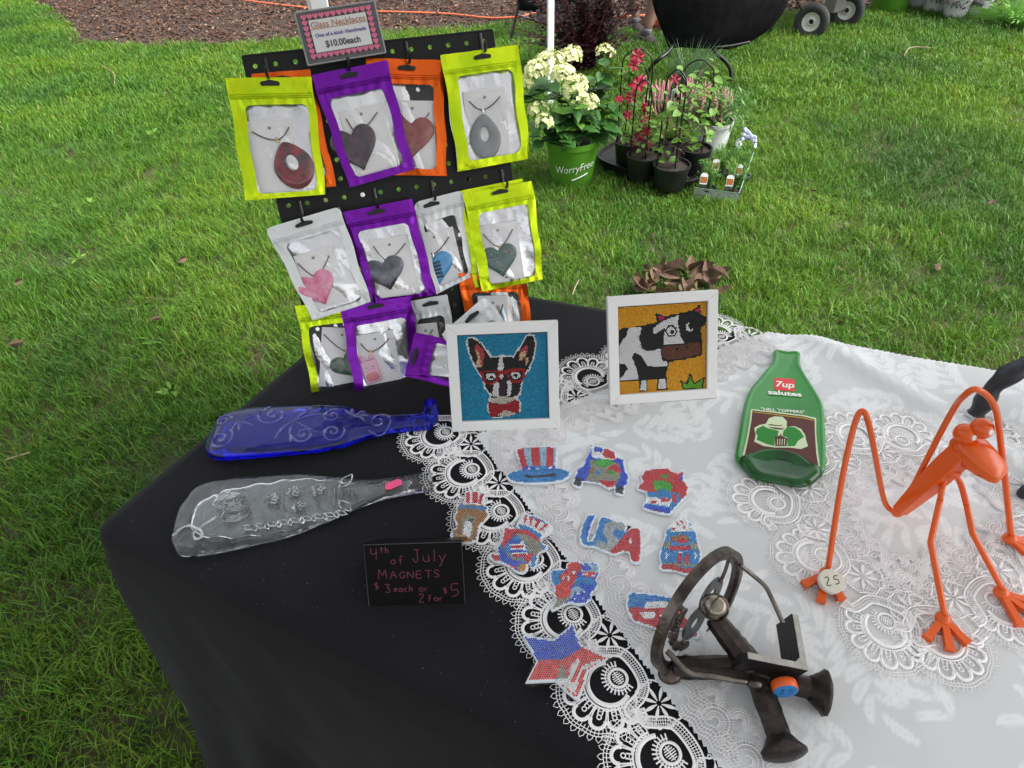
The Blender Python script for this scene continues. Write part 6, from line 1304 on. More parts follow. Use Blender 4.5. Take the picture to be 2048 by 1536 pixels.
# ================================================================ plants and background things
def leafmesh(name, L_, W_, mat, fold=.25, droop=.25, seg=6, tip=1.0, c=(1, 1, 1)):
    mb = MB(); vs = []
    for i in range(seg+1):
        t = i/seg; w_ = W_/2*math.sin(math.pi*t**.8)**.85 if 0 < t < 1 else 0; w_ = max(w_, .0004)
        y = L_*t; z = -droop*L_*t*t+.03*L_*math.sin(t*9)
        vs += [(-w_, y, z+fold*w_), (0, y, z), (w_, y, z+fold*w_)]
    fs = []
    for i in range(seg): fs += [(i*3, i*3+1, i*3+4, i*3+3), (i*3+1, i*3+2, i*3+5, i*3+4)]
    mb.add(vs, fs, c); return rawmesh(name, mb, mat).data
def lmat(name, c1, c2, rough=.42, tr=.2): return M(name, c1, rough, var=c2, vscale=22, transl=tr, spec=.35)
def look(d, roll=0):     # rotation taking +y to d with z up-ish
    d = nrm(d); zz = V(0, 0, 1) if abs(d[2]) < .95 else V(1, 0, 0); x = nrm(np.cross(d, zz)); z = np.cross(x, d)
    c, s_ = math.cos(roll), math.sin(roll); x2 = x*c+z*s_; z2 = np.cross(x2, d)
    return Matrix(((x2[0], d[0], z2[0]), (x2[1], d[1], z2[1]), (x2[2], d[2], z2[2])))
def pot(parent, c, r0, r1, h, mat, name='pot', rim=.006, soil=True):
    mb = MB(); fr = flat(c); mb.lathe(fr, [(r0*.5, .001), (r0, .002), (r1*.985, h*.88), (r1+rim*.5, h*.88), (r1+rim*.6, h), (r1-.003, h), (r1-.005, h*.86), (.001, h*.86)], 28); p = mb.build(name, mat, parent)
    if soil:
        mb = MB(); mb.grid(lambda u, v: fr.p((r1-.006)*v*math.cos(u*6.2832), (r1-.006)*v*math.sin(u*6.2832), h*.88+.006*mnoise.noise(Vector((u*30, v*8, h)))), 20, 5); mb.build('soil', M('potting_soil', (.012, .008, .006), .95, var=(.030, .021, .015), vscale=120, bump=1, bscale=150), parent)
    return p
black_pot = M('black_pot', (.010, .010, .011), .35, bump=.05); hyd_dark = lmat('hydrangea_leaf', (.030, .095, .022), (.055, .15, .030)); hyd_lite = lmat('young_leaf', (.10, .26, .03), (.14, .32, .05), tr=.35)
stem_m = M('woody_stem', (.10, .075, .045), .7)
# --- hydrangea in a green pot
HB = G(1143, 362); hy = thing('potted_hydrangea', HB, 'flowering hydrangea with cream blooms in a bright green pot on the lawn', 'potted plant')
gp = M('green_pot', srgb(78, 132, 36), .4, var=srgb(68, 120, 30), vscale=6); pot(hy, HB+V(0, 0, .0), .105, .135, .235, gp)
txm = M('pot_print', (.75, .8, .72), .5)
def hand_label(c, R, ang, txt, sz, par, tilt=.10, z=.12, wd=.004):
    dirn = V(math.cos(ang), math.sin(ang), 0); fr = Fr(c+dirn*(R+.003)+V(0, 0, z), V(-dirn[1], dirn[0], tilt), z=nrm(dirn+V(0, 0, -.12))); return fr
fr = hand_label(HB, .122, -math.pi/2+.02, '', 0, hy, .16, .10)
t_ = text('WorryFree', fr, .058, txm, hy, bold=.0, shear=.25, sx=.78, name='pot_lettering'); 
for v in t_.data.vertices:      # wrap round the pot
    w_ = np.array(v.co)+WO[hy.name]; q = w_-HB; a_ = q[0]/.124; rr_ = .105+.03*q[2]/.2+.0045; v.co = Vector((rr_*math.sin(a_), -rr_*math.cos(a_), q[2]))
mb = MB(); mb.tube([HB+V((.105+.03*z/.2+.004)*math.sin(a_), -(.105+.03*z/.2+.004)*math.cos(a_), z) for a_, z in zip(np.linspace(-.1, .6, 8), np.linspace(.055, .085, 8))], .0025, 5); mb.build('underline', txm, hy)
big = leafmesh('leaf', .105, .055, hyd_dark); lit = leafmesh('leaf', .095, .042, hyd_lite, droop=.1)
mb = MB(); ctr = HB+V(0, 0, .20)
r = random.Random(4); tips = []
for k, (px, py, dy) in enumerate(((1062, 245, 0), (1056, 190, .05), (1098, 160, .1), (1150, 215, -.12), (1180, 165, .1), (1215, 128, .05), (1238, 205, 0), (1215, 250, -.08), (1165, 262, -.15), (1105, 262, -.14), (1120, 290, -.14), (1080, 282, -.05), (1236, 160, .08), (1130, 180, .15), (1195, 210, -.05), (1120, 225, -.05), (1212, 265, 0))):
    tip = atdist(px, py, HB[1]+dy); tips.append(tip)
    mb.tube(spline([ctr+V(r.uniform(-.03, .03), r.uniform(-.03, .03), 0), (ctr+tip)/2+V(0, 0, .04), tip], 5), .0035, 6)
mb.build('stems', stem_m, hy)
cnt = 0
for tip in tips:
    for j in range(13):
        t = r.uniform(.25, 1.0); p = ctr*(1-t)+tip*t+V(0, 0, .04*math.sin(math.pi*t)); a_ = r.uniform(0, 6.283); d = V(math.cos(a_), math.sin(a_), r.uniform(-.35, .55)); s_ = r.uniform(.75, 1.25)
        inst('leaf', big if r.random() < .72 else lit, hy, p, look(d, r.uniform(-.4, .4)), s_); cnt += 1
flor = M('cream_petal', (.72, .72, .42), .6, var=(.62, .68, .30), vscale=30, transl=.25)
def bloom(parent, c, R, n_, hgt=1, mat=flor, seed=0, ps=.012):
    r = random.Random(seed); mb = MB()
    for _ in range(n_):
        th, ph = math.acos(1-1.25*r.random()), r.uniform(0, 6.283); d = V(math.sin(th)*math.cos(ph), math.sin(th)*math.sin(ph), math.cos(th)); q = c+d*R*r.uniform(.8, 1.08)*V(1, 1, hgt); f = Fr(q, nrm(np.cross(d, V(.3, .2, .9))), z=nrm(d+V(0, 0, .15))); a0 = r.random()*6
        for k in range(4):
            A = a0+k*math.pi/2; e = ps*r.uniform(.8, 1.15); u = V(math.cos(A), math.sin(A), 0)
            g_ = lambda l, w_, z: f.p(u[0]*l-u[1]*w_, u[1]*l+u[0]*w_, z)
            mb.add([g_(0, 0, 0), g_(e*.55, -e*.42, .002), g_(e, 0, .004), g_(e*.55, e*.42, .002)], [(0, 1, 2, 3)])
    return mb.build('bloom', mat, parent, smooth=False)
for k, (px, py, R, n_, Y) in enumerate(((1072, 142, .055, 50, -.03), (1126, 150, .055, 50, -.06), (1178, 205, .045, 36, -.10), (1088, 245, .042, 34, -.14), (1100, 128, .070, 70, 0), (1140, 115, .055, 45, .02), (1150, 175, .068, 75, -.08), (1152, 195, .055, 50, -.10), (1075, 220, .050, 40, -.04), (1145, 108, .045, 30, .10), (1210, 104, .045, 32, .12), (1052, 165, .04, 25, 0))):
    c = atdist(px, py, HB[1]+Y); bloom(hy, c, R, n_, .8, flor, k, .018 if k < 5 else .013)
# --- burgundy shrub behind
BB = G(1165, 150); bs = thing('burgundy_shrub', BB, 'dark burgundy leaved shrub standing behind the hydrangea', 'shrub')
burg = lmat('burgundy_leaf', (.022, .010, .013), (.042, .014, .019), tr=.12); bsm = M('red_stem', (.16, .03, .035), .6)
r = random.Random(8); mb = MB(); ml = MB()

for k in range(80):
    a_ = r.uniform(0, 6.283); R = r.uniform(.05, .52); top = BB+V(R*math.cos(a_)*1.15, R*math.sin(a_)*.6, r.uniform(.12, .85)); P = spline([BB+V(0, 0, .0), (BB+top)/2+V(0, 0, .08), top], 5); mb.tube(P, [.004]*(len(P)-4)+[.003, .0025, .002, .0012], 5)
    for j in range(80):
        q = P[r.randint(2, len(P)-1)]+np.array([r.gauss(0, .035) for _ in range(3)]); A = r.uniform(0, 6.283); d = nrm(V(math.cos(A), math.sin(A), r.uniform(-.5, .5))); s_ = nrm(np.cross(d, V(0, 0, 1))); l = r.uniform(.028, .052)
        ml.add([q, q+d*l*.5+s_*l*.32, q+d*l, q+d*l*.5-s_*l*.32], [(0, 1, 2, 3)])
mb.build('stems', bsm, bs); ml.build('foliage', burg, bs, smooth=False)
bloomc = M('tan_petal', (.50, .38, .24), .7, var=(.62, .55, .38), vscale=40)
for k, (px, py) in enumerate(((1165, 4), (1195, 10), (1212, 22), (1180, 35), (1225, 6))): bloom(bs, atdist(px, py, BB[1]+.05), .04, 16, .8, bloomc, 40+k, .016)
# --- camp chair at the back left of the shrub
tube_m = M('black_tube', (.012, .012, .013), .35, metal=.3); fab = M('black_fabric', (.004, .004, .005), .9, spec=.1, var=(.008, .008, .010), vscale=20, bump=.3, bscale=250)
CY_ = G(1018, 90)[1]
def D(px, py, y): return atdist(px, py, y)
ch = thing('folding_chair', D(1018, 88, CY_), 'black folding chair seen behind the slim canopy leg, only its corner showing', 'chair')
mb = MB(); mb.tube([D(1018, 92, CY_), D(1035, 20, CY_+.05), D(1040, -60, CY_+.1)], .012, 8); mb.build('leg', tube_m, ch)
mb = MB(); mb.tube([D(1230, 120, CY_-.1), D(1222, 20, CY_+.05), D(1220, -60, CY_+.1)], .012, 8); mb.build('leg', tube_m, ch)
mb = MB(); mb.tube([D(1035, 30, CY_+.05), D(1100, 50, CY_+.05), D(1222, 60, CY_+.05)], .009, 8); mb.build('crossbar', tube_m, ch)
mb = MB(); mb.tube([D(1038, 110, CY_-.25), D(1075, 122, CY_-.25), D(1200, 140, CY_-.25)], .009, 8); mb.build('crossbar', tube_m, ch)
mb = MB(); mb.grid(lambda u, v: D(1035+185*u, -80+v*(100+22*u), CY_+.06+.05*math.sin(math.pi*u)), 8, 6); o = mb.build('seat_panel', fab, ch); md = o.modifiers.new('thickness', 'SOLIDIFY'); md.thickness = .012
# --- large black chair right of the shrub
CP = G(1463, 170); bc = thing('lounge_chair', G(1400, 150), 'large black fabric lounge chair with bent tube legs behind the potted flowers', 'chair'); y0 = CP[1]
outl = [(1305, -90), (1312, -10), (1322, 30), (1335, 70), (1342, 90), (1390, 93), (1445, 93), (1490, 86), (1520, 70), (1545, 45), (1565, 20), (1580, -20), (1590, -90)]
P3 = [D(x, y, y0+.05+.10*((x-1440)/130)**2) for x, y in outl]
mb = MB(); mb.grid(lambda u, v: (lambda xl, xr, yy: D(xl+(xr-xl)*u, yy, y0+.10-.10*math.sin(math.pi*u)-.03*math.sin(v*3)+.006*mnoise.noise(Vector((u*9, v*5, 1)))))(float(np.interp(v, [0, .35, .6, .85, 1], [1292, 1301, 1310, 1329, 1341])), float(np.interp(v, [0, .5, .63, .77, .87, .96, 1], [1592, 1573, 1562, 1542, 1517, 1488, 1460])), -90+v*183), 24, 18)
o = mb.build('back_fabric', fab, bc, smooth='all'); md = o.modifiers.new('thickness', 'SOLIDIFY'); md.thickness = .02
def tb(nm, pts, r_, par, mat=tube_m): mb = MB(); mb.tube(spline(pts, 6), r_, 10); return mb.build(nm, mat, par, smooth='all')
tb('hem_tube', [D(1345, 90, y0+.06), D(1395, 94, y0+.0), D(1450, 93, y0), D(1500, 84, y0+.02)], .010, bc)
tb('leg', [D(1348, 88, y0+.05), D(1335, 105, y0+.0), D(1310, 125, y0-.02), G(1296, 146)+V(0, 0, .01)], .014, bc)
tb('leg', [D(1425, 92, y0), D(1432, 106, y0), D(1450, 122, y0), D(1461, 140, y0), G(1463, 172)+V(0, 0, .01)], .014, bc)
tb('leg', [D(1532, 20, y0+.5), D(1537, 36, y0+.5), D(1544, 46, y0+.5), G(1540, 66)+V(0, 0, .01)], .013, bc)
tb('leg', [D(1340, -20, y0+.5), D(1350, 20, y0+.5), G(1352, 66)+V(0, 0, .01)], .013, bc)
# --- person standing behind
skin = M('skin', (.13, .068, .045), .5, var=(.16, .085, .055), vscale=12); ps = thing('person', G(1300, 92), 'person standing beside the burgundy shrub, bare legs with a dark sneaker and gray sock', 'person')
def limbloft(mb, rings):      # rings: (centre, rx, ry)
    n_ = 16; vs = [c+V(rx*math.cos(2*math.pi*k/n_), ry*math.sin(2*math.pi*k/n_), 0) for c, rx, ry in rings for k in range(n_)]
    mb.add(vs, [(i*n_+k, i*n_+(k+1) % n_, (i+1)*n_+(k+1) % n_, (i+1)*n_+k) for i in range(len(rings)-1) for k in range(n_)]+[tuple(range(n_-1, -1, -1)), tuple((len(rings)-1)*n_+k for k in range(n_))])
Fa, Fb = G(1292, 86), G(1268, 62)
mb = MB()
for f, lx in ((Fa, .10), (Fb, -.02)):
    hipp = f+V(lx+.02, .12, .92); kn = f+V(lx*.9, .06, .50)
    limbloft(mb, [(f+V(0, 0, .06), .034, .040), (f+V(.005, 0, .12), .036, .042), (f*.7+kn*.3+V(0, .02, .02), .050, .056), (f*.45+kn*.55+V(0, .03, .02), .060, .064), (kn+V(0, 0, -.06), .055, .058), (kn, .060, .062), (kn*.6+hipp*.4, .074, .078), (hipp, .09, .10)])
hp = (Fa+Fb)/2+V(.07, .13, 0)
limbloft(mb, [(hp+V(0, 0, .86), .17, .12), (hp+V(0, 0, 1.05), .15, .11), (hp+V(0, 0, 1.25), .17, .12), (hp+V(0, 0, 1.42), .19, .11), (hp+V(0, 0, 1.50), .08, .07), (hp+V(0, -.01, 1.56), .055, .06), (hp+V(0, -.02, 1.62), .075, .09), (hp+V(0, -.02, 1.70), .078, .10), (hp+V(0, -.02, 1.78), .05, .07)])
for sg in (-1, 1): limbloft(mb, [(hp+V(sg*.20, -.05, .78), .035, .03), (hp+V(sg*.22, -.02, .88), .03, .03), (hp+V(sg*.24, 0, 1.12), .042, .042), (hp+V(sg*.19, 0, 1.40), .055, .055)])
mb.build('body', skin, ps, smooth='all')
mb = MB(); limbloft(mb, [(hp+V(0, 0, .62), .20, .15), (hp+V(0, 0, .9), .19, .14), (hp+V(0, 0, 1.04), .165, .125)]); mb.build('shorts', M('navy_cloth', (.02, .025, .045), .85), ps, smooth='all')
mb = MB(); limbloft(mb, [(hp+V(0, 0, 1.0), .185, .135), (hp+V(0, 0, 1.25), .19, .135), (hp+V(0, 0, 1.43), .205, .125), (hp+V(0, 0, 1.5), .09, .08)]); mb.build('shirt', M('grey_cloth', (.22, .22, .24), .85), ps, smooth='all')
shoe_m = M('dark_sneaker', (.014, .008, .010), .7, var=(.03, .018, .022), vscale=60); sock_m = M('gray_sock', (.12, .12, .13), .85)
for f, dx in ((Fa, .03), (Fb, -.02)):
    mb = MB(); limbloft(mb, [(f+V(0, 0, .055), .040, .045), (f+V(0, 0, .10), .040, .046), (f+V(0, 0, .112), .038, .043)]); mb.build('sock', sock_m, ps, smooth='all')
    mb = MB(); dd = nrm(V(.35, -.93, 0)); fr = Fr(f, dd, z=(0, 0, 1)); vs = []; secs = [(-.075, .030, .075), (-.05, .040, .088), (0, .043, .086), (.05, .044, .070), (.10, .048, .056), (.15, .046, .046), (.19, .030, .034)]
    for x, w_, h_ in secs:
        for k in range(12): A = 2*math.pi*k/12; vs.append(fr.p(x, w_*math.cos(A), h_*.5+h_*.5*math.copysign(abs(math.sin(A))**.7, math.sin(A))))
    mb.add(vs, [(i*12+k, i*12+(k+1) % 12, (i+1)*12+(k+1) % 12, (i+1)*12+k) for i in range(6) for k in range(12)]+[tuple(range(11, -1, -1)), tuple(72+k for k in range(12))]); sh2 = mb.build('shoe', shoe_m, ps, smooth='all')
    mb = MB(); vs = [fr.p(x*1.02, w_*1.05*s_, z) for z in (0, .016) for x, w_, h_ in secs for s_ in (-1, 1)]; mb.add(vs, [(2*i, 2*i+1, 2*i+3, 2*i+2) for i in range(6)]+[(14+2*i, 14+2*i+1, 14+2*i+3, 14+2*i+2) for i in range(6)]+[(2*i, 2*i+2, 16+2*i, 14+2*i) for i in range(6)]+[(2*i+1, 2*i+3, 17+2*i, 15+2*i) for i in range(6)]); mb.build('sole', M('tan_sole', (.22, .15, .08), .7), sh2, smooth=False)
# --- hose
hose_m = M('orange_hose', srgb(205, 105, 65), .5)
ho = MB(); pts = [G(440, -8, .03), G(500, 2, .03), G(600, 14, .03), G(700, 22, .03), G(800, 24, .03), G(900, 28, .03), G(980, 36, .035), G(1040, 33, .05), G(1080, 26, .05), G(1200, 34, .03), G(1300, 30, .03), G(1322, 30, .03)]
ho.tube(spline(pts, 10), .0095, 8); hz = ho.build('garden_hose', hose_m, smooth='all'); tag(hz, 'orange garden hose snaking across the brown mulch bed', 'hose')
coil = thing('hose_coil', G(1335, 66), 'thick pile of coiled orange hose on the mulch behind the standing person', 'hose coil')
hc2 = G(1345, 58)
for k in range(15):
    mb = MB(); R = .20-.010*(k % 5)-.012*(k//5); z = .02+.028*(k*.62); off_ = V(rnd.uniform(-.03, .03), rnd.uniform(-.03, .03), 0)
    mb.tube([hc2+off_+V(R*math.cos(t), R*math.sin(t)*.9, z+.035*math.sin(t*1+k*1.3)) for t in np.linspace(0, 6.283, 26)], .013, 7); mb.build('loop', hose_m, coil, smooth='all')
# --- cart with two pneumatic wheels
wc1, wc2 = G(1614, 80)+V(0, 0, .135), G(1684, 56)+V(0, 0, .135)
cart = thing('garden_cart', G(1650, 66), 'green garden cart on two black pneumatic wheels with white hubs', 'cart')
axd = nrm(V(*(wc2-wc1)[:2], 0)); wn = nrm(V(-.55, -.80, 0)); 
tyre = M('tyre_rubber', (.016, .016, .017), .75, var=(.030, .030, .032), vscale=60, bump=.4, bscale=120); hub_m = M('white_hub', (.66, .66, .64), .45, var=(.5, .49, .46), vscale=14)
for c in (wc1, wc2):
    fr = Fr(c, np.cross(V(0, 0, 1), wn), z=wn); R = .135; mb = MB(); n2 = 40; m2 = 14; vs = []
    for k in range(n2):
        A = 2*math.pi*k/n2
        for j in range(m2):
            B = 2*math.pi*j/m2; rr_ = .097+.038*math.cos(B); lug = .0025*(1 if (k % 2 == 0 and math.cos(B) > .5) else 0); vs.append(fr.p((rr_+lug)*math.cos(A), (rr_+lug)*math.sin(A), .036*math.sin(B)))
    mb.add(vs, [(k*m2+j, ((k+1) % n2)*m2+j, ((k+1) % n2)*m2+(j+1) % m2, k*m2+(j+1) % m2) for k in range(n2) for j in range(m2)]); wh = mb.build('tyre', tyre, cart, smooth='all')
    mb = MB(); mb.lathe(fr, [(.072, -.018), (.074, .022), (.066, .024), (.060, .008), (.034, .004), (.028, .016), (.020, .018), (.019, .0)], 32, cap=False); mb.build('hub', hub_m, wh)
    mb = MB(); mb.lathe(fr, [(.0185, -.03), (.0185, .002), (.001, .002)], 20); mb.build('axle_hole', M('dark_bore', (.01, .01, .01), .8), wh)
mb = MB(); mb.tube([wc1-wn*.05, (wc1+wc2)/2+V(0, 0, .02)-wn*.05, wc2-wn*.03], .010, 10); mb.build('axle', M('gray_metal', (.30, .30, .30), .4, metal=.8), cart)
mb = MB(); cc_ = (wc1+wc2)/2; frc = Fr(cc_+V(0, 0, .10)-wn*.05, axd, z=(0, 0, 1)); mb.box(frc, .16, .10, .16, (.02, 0, 0), bev=.006); mb.build('bracket', M('gray_bracket', (.16, .15, .14), .5, metal=.4), cart)
mb = MB(); fb = Fr(cc_+V(0, 0, .36)-wn*.28, axd, z=(0, 0, 1)); vs = []
for (x, y, z) in ((.55, .38, 0), (.66, .46, .30)):
    vs += [fb.p(-x*.5, -y, z), fb.p(x, -y, z), fb.p(x, y, z), fb.p(-x*.5, y, z)]
mb.add(vs, [(3, 2, 1, 0), (0, 1, 5, 4), (1, 2, 6, 5), (2, 3, 7, 6), (3, 0, 4, 7)]); o = mb.build('tray', M('cart_green', srgb(20, 110, 60), .35), cart, smooth=False); md = o.modifiers.new('thickness', 'SOLIDIFY'); md.thickness = .008
mb = MB(); mb.tube([D(1588, -30, wc1[1]+.05), D(1596, 5, wc1[1]), D(1606, 20, wc1[1]-.02)], .012, 8); mb.build('strut', tube_m, cart)
# --- tray of pots
TR = thing('nursery_tray', G(1345, 372), 'low black plastic tray holding the potted climbers', 'tray')
tq = [G(1205, 330), G(1290, 318), G(1400, 345), G(1395, 372), G(1370, 384), G(1320, 380)]; tc0 = sum(tq)/len(tq)
mb = MB(); out = [tuple((p-tc0)[:2]) for p in spline([G(1195, 335), G(1240, 305), G(1340, 300), (G(1410, 325)), G(1408, 368), G(1372, 388), G(1320, 384), G(1250, 362)], 4, True)]
if sum(out[i][0]*out[(i+1) % len(out)][1]-out[(i+1) % len(out)][0]*out[i][1] for i in range(len(out))) < 0: out = out[::-1]
ftr = flat(tc0); n_ = len(out); lv = [(0.012, .004), (0, .04), (-.006, .068), (.004, .070), (.008, .045), (.012, .040)]; vs = []
for d_, z in lv: vs += [ftr.p(x, y, z) for x, y in inset(out, d_)]
mb.add(vs, [(q*n_+k, q*n_+(k+1) % n_, (q+1)*n_+(k+1) % n_, (q+1)*n_+k) for q in range(5) for k in range(n_)]+[tuple(range(n_-1, -1, -1)), tuple(5*n_+k for k in range(n_))]); mb.build('tray_shell', black_pot, TR)
clem = lmat('clematis_leaf', (.11, .24, .03), (.16, .32, .05), tr=.35); cl_me = leafmesh('leaf', .050, .034, clem, droop=.15, seg=5)
mag = M('crimson_petal', srgb(175, 12, 62), .55, var=srgb(130, 6, 40), vscale=30, transl=.25); vine = M('vine_stem', (.09, .035, .03), .7)
def climber(px, py, r0, r1, h, hoops, label, nl, flowers, seed, top):
    c = G(px, py, .042); r0 *= 1.28; r1 *= 1.28; h *= 1.1; root = thing('potted_clematis', c, label, 'potted plant', 'potted climbers standing in the black tray'); pot(root, c, r0, r1, h, black_pot); r = random.Random(seed)
    yb = c[1]
    for (x0, x1, ty) in hoops:
        a_, b_ = D(x0, py-60, yb+.02), D(x1, py-50, yb-.03); a_[2] = b_[2] = c[2]+h*.8; tpt = D((x0+x1)/2, ty, yb)
        P = [a_, V(a_[0], a_[1], (a_[2]+tpt[2])/2), V(a_[0], a_[1], tpt[2]-.06), a_*.25+b_*.75 if 0 else V((a_[0]*3+b_[0])/4, (a_[1]*3+b_[1])/4, tpt[2]-.012), V((a_[0]+b_[0])/2, (a_[1]+b_[1])/2, tpt[2]), V((a_[0]+b_[0]*3)/4, (a_[1]+b_[1]*3)/4, tpt[2]-.012), V(b_[0], b_[1], tpt[2]-.06), V(b_[0], b_[1], (b_[2]+tpt[2])/2), b_]
        mb = MB(); mb.tube(spline(P, 5), .0038, 7); mb.build('hoop', tube_m, root, smooth='all')
    zt_ = D(px, top, yb)[2]; mb = MB(); vines = []
    for k in range(5):
        P = [c+V(r.uniform(-.02, .02), r.uniform(-.02, .02), h*.85)]; 
        for q in range(1, 7): P.append(c+V(.055*math.sin(q*1.4+k*1.3)+r.uniform(-.02, .02), .05*math.cos(q*1.4+k*1.3), h+(zt_-c[2]-h)*q/6*r.uniform(.85, 1.0)))
        P = spline(P, 4); vines.append(P); mb.tube(P, .0018, 5)
    mb.build('vines', vine, root)
    for k in range(nl):
        P = vines[k % 5]; p = P[r.randint(2, len(P)-1)]; A = r.uniform(0, 6.283); d = V(math.cos(A), math.sin(A), r.uniform(-.5, .4)); inst('leaf', cl_me, root, p+nrm(d)*.012, look(d, r.uniform(-.6, .6)), r.uniform(.6, 1.15))
    for (fx, fy, R) in flowers:
        R *= 1.2; q = D(fx, fy, yb-.07); dn = nrm(nrm(CAM-q)+V(r.uniform(-.4, .4), 0, r.uniform(-.1, .5))); f = Fr(q, np.cross(dn, V(0, 0, 1)), z=dn); mb = MB()
        for k in range(6):
            A = k*math.pi/3+r.random()*.3; u = V(math.cos(A), math.sin(A)); g_ = lambda l, w_, z: f.p(u[0]*l-u[1]*w_, u[1]*l+u[0]*w_, z)
            mb.add([g_(.003, 0, 0), g_(R*.5, -R*.30, .006), g_(R, 0, -.003), g_(R*.5, R*.30, .006), g_(R*.55, 0, .001)], [(0, 1, 4), (1, 2, 4), (2, 3, 4), (3, 0, 4)])
        mb.ball(q+dn*.003, .005, 8, 5, col=None); mb.build('flower', mag, root, smooth=False)
    return root
climber(1256, 330, .05, .062, .12, ((1235, 1290, 98), (1250, 1284, 125)), 'clematis at the left of the tray with several crimson flowers on a hoop', 70, ((1276, 168, .042), (1284, 268, .040), (1262, 195, .03), (1275, 112, .032), (1290, 215, .022), (1238, 200, .022), (1300, 288, .018), (1268, 130, .028), (1255, 230, .026), (1292, 240, .028), (1270, 290, .022)), 1, 105)
climber(1285, 352, .058, .068, .105, ((1262, 1292, 160),), 'short climber in a wide black pot between the crimson flowers and the front pot', 44, ((1350, 158, .024),), 5, 230)
climber(1338, 372, .058, .070, .105, ((1316, 1352, 140),), 'front clematis in the tray with pale green leaves on a black hoop', 64, (), 2, 150)
climber(1385, 342, .052, .062, .115, ((1349, 1405, 120), (1330, 1356, 150)), 'tall climber at the right of the tray on a wide black hoop', 84, ((1295, 260, .02),), 3, 125)
# --- veronica with pink spikes
VP = G(1418, 300); ve = thing('potted_veronica', VP, 'white pot of pink flower spikes behind the climbers', 'potted plant'); wp = M('white_pot', (.62, .64, .65), .4); pot(ve, VP, .085, .105, .17, wp)
pk = M('pink_spike', srgb(200, 105, 140), .7, var=srgb(190, 165, 140), vscale=18); r = random.Random(6); ml = MB(); 
for k in range(120):
    px = r.uniform(1285, 1385) if r.random() < .4 else r.uniform(1375, 1466); py = r.uniform(150, 205)+max(0, (px-1390)*.35); q = D(px, py, VP[1]+r.uniform(-.12, .14)); mb = MB(); l = r.uniform(.05, .10); dx = V(r.uniform(-.015, .015)+(px-1380)*.0001, r.uniform(-.01, .01), 0)
    P = [q-V(0, 0, l)+dx*-1, q-V(0, 0, l*.5), q]; ml.tube([VP+V((q-VP)[0]*.4, (q-VP)[1]*.4, .16), q-V(0, 0, l)-dx], .0015, 4)
    mb.tube(spline(P, 3), [.003, .0055, .0056, .005, .004, .003, .0012][:7], 6); mb.build('flower_spike', pk, ve)
ml.build('stems', M('green_stem', (.06, .13, .03), .7), ve)
mb = MB()
for k in range(1300):
    q = VP+V(r.gauss(-.01, .075), r.gauss(0, .08), r.uniform(.15, .30)); A = r.uniform(0, 6.28); d = nrm(V(math.cos(A), math.sin(A), r.uniform(-.1, .9))); s_ = nrm(np.cross(d, V(0, 0, 1))); l = r.uniform(.03, .06); mb.add([q, q+d*l*.5+s_*l*.12, q+d*l, q+d*l*.5-s_*l*.12], [(0, 1, 2, 3)])
mb.build('foliage', lmat('veronica_leaf', (.06, .15, .035), (.09, .20, .05)), ve, smooth=False)
def tufty(nm, c, n_, L_, label, cat, mat, spread, seed, blade=.003, potr=None, lean=.6):
    root = thing(nm, c, label, cat); r = random.Random(seed); mb = MB()
    if potr: pot(root, c, potr*.85, potr, potr*1.4, black_pot)
    z0 = potr*1.3 if potr else 0
    for k in range(n_):
        A = r.uniform(0, 6.28); R = spread*math.sqrt(r.random())*.4; p = c+V(R*math.cos(A), R*math.sin(A), z0); d = nrm(V(math.cos(A)*lean*r.random(), math.sin(A)*lean*r.random(), 1)); l = L_*r.uniform(.6, 1.1); s_ = nrm(np.cross(d, V(math.sin(A+1), math.cos(A), .2)))
        e = p+d*l; m_ = p+d*l*.55-V(0, 0, 0); e = e-V(0, 0, l*.15*lean)+V(math.cos(A), math.sin(A), 0)*l*.25*lean
        mb.add([p-s_*blade, p+s_*blade, m_+s_*blade, m_-s_*blade, e], [(0, 1, 2, 3), (3, 2, 4)])
    mb.build('foliage', mat, root, smooth=False); return root
tufty('ornamental_grass', G(1368, 205), 110, .30, 'spiky pale green grass plant in front of the lounge chair', 'potted plant', lmat('gray_green_blade', (.10, .18, .09), (.15, .24, .12)), .16, 3, .0028, .08)
# silvery sage
mb_root = tufty('silver_plant', G(1325, 230), 10, .1, 'small silvery leaved plant between the chair leg and the climbers', 'potted plant', lmat('silver_leaf', (.22, .28, .24), (.30, .36, .32)), .1, 5, .012, .07, .9)
